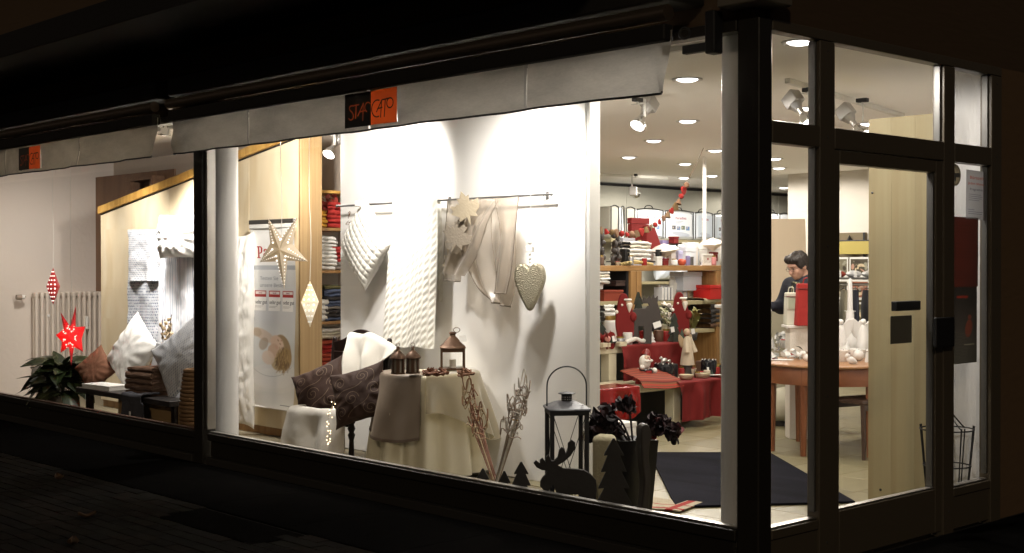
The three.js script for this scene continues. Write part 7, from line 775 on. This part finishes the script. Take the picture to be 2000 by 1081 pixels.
// sales counter behind the person
{ const p = atD(1512, 600, 14.2).setY(0), t = thing('sales_counter', 'pale sales counter beside the standing person', 'counter', p, FACE + 0.35); part('body', boxAB(-0.5, 0.35, 0, 1.13, -0.3, 0.0, 0.006), mat([0.45, 0.41, 0.30], 0.6), t); part('worktop', boxAB(-0.54, 0.39, 1.131, 1.165, -0.34, 0.05, 0.004), MW.white, t);
  single('cardboard_panel', 'tan cardboard panel leaning behind the standing person', 'panel', put(box(0.62, 0.95, 0.02, 0, 0.475, 0, 0.004), 0, 0, 0, -0.12), mat([0.52, 0.42, 0.30], 0.8), atD(1522, 600, 14.35).setY(1.166), FACE, undefined); }
// ---- things on the entrance glass ----
{ const X = -0.018, q = (px, py) => atX(px, py, X); const plate = (name, l, c, x0, x1, y0, y1, tex, tilt = 0) => { const a = q(x0, y0), b = q(x1, y1), w = Math.abs(a.z - b.z), h = a.y - b.y, t = thing(name, l, c, [X, (a.y + b.y) / 2, (a.z + b.z) / 2], PI / 2); part('sheet', put(new THREE.PlaneGeometry(w, h), 0, 0, 0.0, 0, 0, tilt), mat([1, 1, 1], 1, { map: tex, phys: 1, transmission: 0.6 }), t); };
  const lines = (g, col, ys, x0, w) => { g.fillStyle = col; ys.forEach(([y, l]) => g.fillRect(x0, y, w * l, 5)); };
  plate('paper_notice', 'white paper notice with red heading on the narrow right pane', 'notice', 1887, 1927, 332, 430, canvasTex(256, 512, g => { g.fillStyle = '#8d8d90'; g.fillRect(0, 0, 256, 512); g.fillStyle = '#8a3a28'; g.font = 'bold 44px sans-serif'; g.fillText('Bürozeit', 44, 92); g.font = 'bold 34px sans-serif'; g.fillText('jeden Monat', 24, 150); g.fillStyle = '#3c3f4c'; g.font = 'bold 32px sans-serif'; g.fillText('Programm', 46, 210); lines(g, '#4b4d5a', [[250, 0.8], [270, 0.9], [290, 0.85], [310, 0.7]], 34, 190); g.font = 'bold 22px sans-serif'; lines(g, '#43465a', [[410, 0.4], [432, 0.95], [452, 0.9]], 30, 190); }), -0.02);
  plate('red_notice', 'red paper notice with dark lines on the narrow right pane', 'notice', 1857, 1911, 423, 560, canvasTex(256, 512, g => { g.fillStyle = '#340e07'; g.fillRect(0, 0, 256, 512); lines(g, '#250803', [[60, 0.8], [84, 0.6], [108, 0.9], [190, 0.3], [230, 0.9], [250, 0.85], [270, 0.7], [292, 0.8], [400, 0.6], [424, 0.8], [446, 0.7]], 36, 180); }));
  plate('dark_poster', 'dark picture poster below the red notice on the right pane', 'poster', 1857, 1909, 561, 708, canvasTex(256, 512, g => { const w = g.createLinearGradient(0, 0, 0, 512); w.addColorStop(0, '#16120f'); w.addColorStop(0.5, '#2a2622'); w.addColorStop(1, '#37352e'); g.fillStyle = w; g.fillRect(0, 0, 256, 512); g.fillStyle = '#5a1a10'; g.fillRect(60, 60, 110, 16); g.fillStyle = '#54281c'; g.beginPath(); g.ellipse(176, 280, 34, 60, 0.2, 0, 7); g.fill(); g.beginPath(); g.arc(186, 204, 16, 0, 7); g.fill(); g.fillStyle = '#443f37'; for (let i = 0; i < 18; i++) g.fillRect(20 + (i * 53 % 120), 300 + i * 10, 60, 3); g.fillStyle = '#73705f'; g.fillRect(130, 384, 100, 6); }));
  const c = q(1866, 342), s = thing('round_sticker', 'round dark sticker with a pale cross-like emblem on the right pane', 'sticker', [X, c.y, c.z], PI / 2); part('rim', new THREE.TorusGeometry(0.065, 0.0015, 6, 36), mat([0.20, 0.17, 0.12], 0.5), s); part('print', new THREE.CircleGeometry(0.064, 36), mat([1, 1, 1], 1, { phys: 1, transmission: 0.6, map: canvasTex(128, 128, g => { g.fillStyle = '#6b6250'; g.fillRect(0, 0, 128, 128); g.fillStyle = '#1b1a18'; g.fillRect(0, 52, 128, 26); g.fillRect(52, 60, 22, 40); g.strokeStyle = '#3a352b'; g.lineWidth = 5; g.beginPath(); g.arc(64, 64, 58, 0, 7); g.stroke(); }) }), s); }
// wire plant stand in the narrow right pane
{ const p = atX(1858, 890, -0.17), yT = 0.62, t = thing('wire_stand', 'thin black wire plant stand inside the narrow right pane', 'wire stand', [-0.205, 0, atX(1851, 890, -0.205).z]); const ring = (r, y, z = 0) => put(new THREE.TorusGeometry(r, 0.0045, 6, 40).rotateX(PI / 2), 0, y, z); part('ring', ring(0.165, 0.56), MW.iron, t); part('ring', ring(0.145, 0.33), MW.iron, t); for (let i = 0; i < 5; i++) { const a = i * PI * 0.4 + 0.4; part('leg', [bar([0.17 * Math.cos(a), 0.58, 0.17 * Math.sin(a)], [0.115 * Math.cos(a), 0.0, 0.115 * Math.sin(a)], 0.0045, 6), bar([0.17 * Math.cos(a + 0.14), 0.58, 0.17 * Math.sin(a + 0.14)], [0.115 * Math.cos(a + 0.1), 0.0, 0.115 * Math.sin(a + 0.1)], 0.0045, 6)], MW.iron, t); } part('hoop', [tube([[-0.15, 0.56, -0.06], [-0.05, 0.70, 0.0], [0.14, 0.57, 0.08]], 0.0045, 24, 6), tube([[0, 0.56, 0.165], [-0.02, 0.70, 0.02], [0.03, 0.56, -0.165]], 0.0045, 24, 6)], MW.iron, t); }
// ================= the person =================
{ const L = RIGHT.clone().multiplyScalar(-1), T = FWD.clone().multiplyScalar(-1), f = L.clone().multiplyScalar(Math.cos(0.75)).addScaledVector(T, Math.sin(0.75)), base = atD(1576, 600, 12.75).setY(0);
  // smooth-min field of tapered capsules and balls, meshed by marching cubes
  function blobMesh(prims, lo, hi, cell, k = 0.03) {
    const size = Math.max(hi.x - lo.x, hi.y - lo.y, hi.z - lo.z) / 2, n = Math.ceil(2 * size / cell), c = lo.clone().add(hi).multiplyScalar(0.5), mc = new MarchingCubes(n, new THREE.MeshStandardMaterial(), false, false, 120000); mc.isolation = 0;
    const p = new THREE.Vector3(), ba = new THREE.Vector3(), pa = new THREE.Vector3();
    const dist = q => { let s = 0; for (const r of prims) { let d; if (r.b) { ba.subVectors(r.b, r.a); pa.subVectors(q, r.a); const h = clamp(pa.dot(ba) / ba.lengthSq(), 0, 1); pa.addScaledVector(ba, -h); if (r.flat) pa.z *= r.flat; d = pa.length() - lerp(r.ra, r.rb, h); } else { pa.subVectors(q, r.a); const e = r.s || V(1, 1, 1); d = (Math.hypot(pa.x / e.x, pa.y / e.y, pa.z / e.z) - r.ra) * Math.min(e.x, e.y, e.z); } s += Math.exp(-Math.max(-6, Math.min(d / (r.k || k), 40))); } return -Math.log(Math.max(s, 1e-17)) * k; };
    for (let z = 0; z < n; z++) for (let y = 0; y < n; y++) for (let x = 0; x < n; x++) { p.set((x - n / 2) / (n / 2) * size + c.x, (y - n / 2) / (n / 2) * size + c.y, (z - n / 2) / (n / 2) * size + c.z); mc.field[x + y * n + z * n * n] = -dist(p); }
    mc.update(); const cnt = mc.count, g = new THREE.BufferGeometry(), P = new Float32Array(cnt * 3), N = new Float32Array(cnt * 3); for (let i = 0; i < cnt; i++) { P[i * 3] = mc.positionArray[i * 3] * size + c.x; P[i * 3 + 1] = mc.positionArray[i * 3 + 1] * size + c.y; P[i * 3 + 2] = mc.positionArray[i * 3 + 2] * size + c.z; N[i * 3] = mc.normalArray[i * 3]; N[i * 3 + 1] = mc.normalArray[i * 3 + 1]; N[i * 3 + 2] = mc.normalArray[i * 3 + 2]; }
    g.setAttribute('position', new THREE.BufferAttribute(P, 3)); const m = BGU.mergeVertices(g, 1e-4); m.computeVertexNormals(); return m; }
  const cap = (a, b, ra, rb = ra, flat) => ({ a: V(...a), b: V(...b), ra, rb, flat }), orb = (a, r, s) => ({ a: V(...a), ra: r, s: s && V(...s) });
  const t = thing('person', 'standing person in a dark jacket and checked scarf reading a paper', 'person', base, Math.atan2(f.x, f.z));
  const sh = 1.405, J = { sR: [-0.17, sh, 0.04], eR: [-0.265, 1.185, 0.05], wR: [-0.235, 1.20, 0.27], sL: [0.17, sh, 0.05], eL: [0.24, 1.15, 0.0], wL: [0.16, 1.06, 0.22] };
  // head is meshed on its own fine grid, bowed forward
  const hc = V(-0.015, 1.585, 0.125), bow = 0.42;
  const headP = [orb([0, 0.03, -0.012], 0.098, [0.80, 1.0, 0.98]), orb([0, -0.045, 0.03], 0.066, [0.86, 1.05, 0.95]), orb([0, -0.085, 0.058], 0.026), cap([0, 0.012, 0.088], [0, -0.026, 0.108], 0.010, 0.016), orb([0.037, -0.022, 0.062], 0.026), orb([-0.037, -0.022, 0.062], 0.026), orb([0, 0.04, 0.075], 0.028, [1.7, 0.6, 0.7]), orb([0.078, -0.005, -0.01], 0.022, [0.45, 1.3, 0.9]), orb([-0.078, -0.005, -0.01], 0.022, [0.45, 1.3, 0.9]), orb([0, -0.062, 0.085], 0.012, [1.8, 0.7, 0.7]), cap([0, -0.06, -0.03], [0, -0.16, -0.06], 0.052, 0.055)];
  const head = blobMesh(headP, V(-0.13, -0.2, -0.15), V(0.13, 0.15, 0.15), 0.005, 0.008).rotateX(bow).rotateY(-0.25).translate(hc.x, hc.y, hc.z);
  const hand = (w, d, s) => { const W = V(...w), D = V(...d).normalize(), U = V(0, 1, 0), S = new THREE.Vector3().crossVectors(D, U).normalize(), at = (a, b, c) => W.clone().addScaledVector(D, a).addScaledVector(S, b).addScaledVector(U, c), pr = [{ a: at(0, 0, 0), b: at(0.07, 0, 0), ra: 0.022, rb: 0.030 }]; [[-0.026, 0.066], [-0.009, 0.078], [0.009, 0.074], [0.025, 0.058]].forEach(([o, l]) => { pr.push({ a: at(0.075, o, 0), b: at(0.075 + l * 0.5, o * 1.1, -0.008), ra: 0.0095, rb: 0.009 }, { a: at(0.075 + l * 0.5, o * 1.1, -0.008), b: at(0.072 + l * 0.85, o * 1.05, -0.032), ra: 0.009, rb: 0.0075 }); }); pr.push({ a: at(0.02, s * 0.028, 0), b: at(0.055, s * 0.05, -0.012), ra: 0.012, rb: 0.010 }, { a: at(0.055, s * 0.05, -0.012), b: at(0.085, s * 0.042, -0.03), ra: 0.010, rb: 0.008 }); const lo = W.clone().addScalar(-0.16), hi = W.clone().addScalar(0.16); return blobMesh(pr, lo, hi, 0.005, 0.004); };
  const body = blobMesh([cap([0, 0.95, 0], [0, 1.15, 0.01], 0.13, 0.125), cap([0, 1.15, 0.01], [0, 1.34, 0.03], 0.125, 0.13), cap([0, 1.40, 0.03], [0, 1.52, 0.08], 0.05, 0.05), cap(J.sR, J.eR, 0.045, 0.038), cap(J.eR, J.wR, 0.038, 0.026), cap(J.sL, J.eL, 0.045, 0.038), cap(J.eL, J.wL, 0.038, 0.026), cap([-0.09, 0.92, 0], [-0.1, 0.5, 0.01], 0.08, 0.055), cap([-0.1, 0.5, 0.01], [-0.1, 0.06, -0.01], 0.05, 0.035), cap([0.09, 0.92, 0], [0.1, 0.5, 0.01], 0.08, 0.055), cap([0.1, 0.5, 0.01], [0.1, 0.06, -0.01], 0.05, 0.035), cap([-0.1, 0.03, -0.02], [-0.11, 0.025, 0.13], 0.035, 0.025), cap([0.1, 0.03, -0.02], [0.11, 0.025, 0.13], 0.035, 0.025)], V(-0.35, 0, -0.3), V(0.35, 1.6, 0.4), 0.014, 0.02);
  const skin = mat([0.48, 0.27, 0.19], 0.55), bm = part('body', [body, head, hand(J.wR, [-0.1, 0.05, 1], 1), hand(J.wL, [-0.5, 0.1, 1], -1)], skin, t);
  const jacket = blobMesh([cap([0, 0.92, 0], [0, 1.12, 0.01], 0.165, 0.15), cap([0, 1.12, 0.01], [0, 1.33, 0.03], 0.15, 0.155), cap([-0.10, 1.385, 0.03], [0.10, 1.385, 0.03], 0.085), cap(J.sR, J.eR, 0.072, 0.058), cap(J.eR, [-0.237, 1.197, 0.25], 0.058, 0.046), cap(J.sL, J.eL, 0.072, 0.058), cap(J.eL, [0.165, 1.065, 0.20], 0.058, 0.046), cap([0, 1.40, 0.02], [0, 1.455, 0.05], 0.08, 0.066)], V(-0.4, 0.7, -0.25), V(0.4, 1.55, 0.4), 0.012, 0.022);
  const jk = mat([0.016, 0.018, 0.028], 0.85, { bumpMap: weave20, bumpScale: 0.001 }); part('jacket', jacket, jk, t);
  part('trousers', blobMesh([cap([-0.085, 0.93, 0], [-0.1, 0.5, 0.01], 0.105, 0.085), cap([-0.1, 0.5, 0.01], [-0.1, 0.08, -0.01], 0.08, 0.07), cap([0.085, 0.93, 0], [0.1, 0.5, 0.01], 0.105, 0.085), cap([0.1, 0.5, 0.01], [0.1, 0.08, -0.01], 0.08, 0.07)], V(-0.35, 0, -0.25), V(0.35, 1.05, 0.25), 0.016, 0.02), mat([0.02, 0.02, 0.024], 0.9), t);
  part('shoe', blobMesh([cap([-0.1, 0.045, -0.04], [-0.11, 0.035, 0.15], 0.045, 0.036), cap([0.1, 0.045, -0.04], [0.11, 0.035, 0.15], 0.045, 0.036)], V(-0.2, -0.02, -0.12), V(0.2, 0.12, 0.22), 0.012, 0.01), MW.black, t);
  const tilt = g => g.rotateX(bow).rotateY(-0.25).translate(hc.x, hc.y, hc.z);
  const hairP = [orb([0, 0.052, -0.028], 0.104, [0.86, 0.92, 0.98]), orb([0, 0.095, 0.045], 0.05, [1.5, 0.62, 0.9]), orb([0.07, 0.035, 0.0], 0.04, [0.5, 1.3, 1.1]), orb([-0.07, 0.035, 0.0], 0.04, [0.5, 1.3, 1.1]), orb([0, -0.03, -0.075], 0.06, [1.1, 1.1, 0.7]), orb([0.03, 0.10, 0.06], 0.035), orb([-0.035, 0.098, 0.06], 0.033)];
  const hg = blobMesh(hairP, V(-0.15, -0.12, -0.16), V(0.15, 0.19, 0.15), 0.006, 0.010); { const P = hg.attributes.position; for (let i = 0; i < P.count; i++) { const x = P.getX(i), y = P.getY(i), z = P.getZ(i), k = 1 + 0.035 * noise(x * 130, y * 24, z * 70) + 0.02 * noise(x * 40, y * 12, z * 30); P.setXYZ(i, x * k, y * k, z * k); } hg.computeVertexNormals(); } part('hair', tilt(hg), mat([0.020, 0.014, 0.011], 0.5), t);
  part('eye', [-1, 1].map(s => tilt(ball(0.0095, s * 0.031, 0.012, 0.0865, 12, 1.3, 0.7, 0.6))), mat([0.03, 0.02, 0.016], 0.3), t); part('eyebrow', [-1, 1].map(s => tilt(put(box(0.034, 0.006, 0.006, 0, 0, 0, 0.002), s * 0.032, 0.036, 0.096, 0, s * 0.25, -s * 0.1))), mat([0.025, 0.016, 0.012], 0.7), t); part('mouth', tilt(put(ball(0.02, 0, 0, 0, 12, 1, 0.22, 0.4), 0, -0.063, 0.092)), mat([0.32, 0.10, 0.085], 0.5), t);
  part('glasses', [...[-1, 1].map(s => tilt(put(new THREE.TorusGeometry(0.021, 0.0018, 6, 22).scale(1.15, 0.8, 1), s * 0.032, 0.008, 0.104))), tilt(bar([-0.010, 0.012, 0.106], [0.010, 0.012, 0.106], 0.0018, 5)), ...[-1, 1].map(s => tilt(bar([s * 0.056, 0.012, 0.102], [s * 0.082, 0.012, 0.0], 0.0018, 5)))], MW.black, t);
  const chk = canvasTex(64, 64, g => { const c = ['#15130f', '#8d8766', '#3d3a2b', '#1b1914']; for (let j = 0; j < 8; j++) for (let i = 0; i < 8; i++) { g.fillStyle = c[(i * 3 + j * 5 + (i * j) % 3) % 4]; g.fillRect(i * 8, j * 8, 8, 8); } });
  part('scarf', [sheet(30, 10, (u, v) => { const a = u * 2 * PI, r = 0.075 + 0.03 * Math.sin(v * PI); return V(r * Math.cos(a), 1.44 + 0.05 * v - 0.045 * Math.sin(a), 0.05 + r * 1.05 * Math.sin(a)); }, 0.008), sheet(8, 20, (u, v) => V(-0.02 + (u - 0.5) * 0.10 + 0.02 * Math.sin(v * 4), 1.43 - v * 0.26, 0.155 + 0.03 * Math.sin(v * 2.6) + 0.01 * Math.sin(u * 8)), 0.01)], mat([1, 1, 1], 0.9, { map: chk }), t);
  t.updateMatrixWorld(true); const hp = V(-0.265, 1.23, 0.40); const pl = t.localToWorld(hp.clone()); single('paper_sheet', 'white sheet of paper held in the hand of the person', 'paper', put(sheet(8, 8, (u, v) => V((u - 0.5) * 0.17, (v - 0.5) * 0.23, 0.02 * Math.sin(u * 3))), 0, 0, 0, -0.3, 0.3, 0.45), MW.paper, pl, t.rotation.y + 0.3); }
renderer.render(scene, camera);
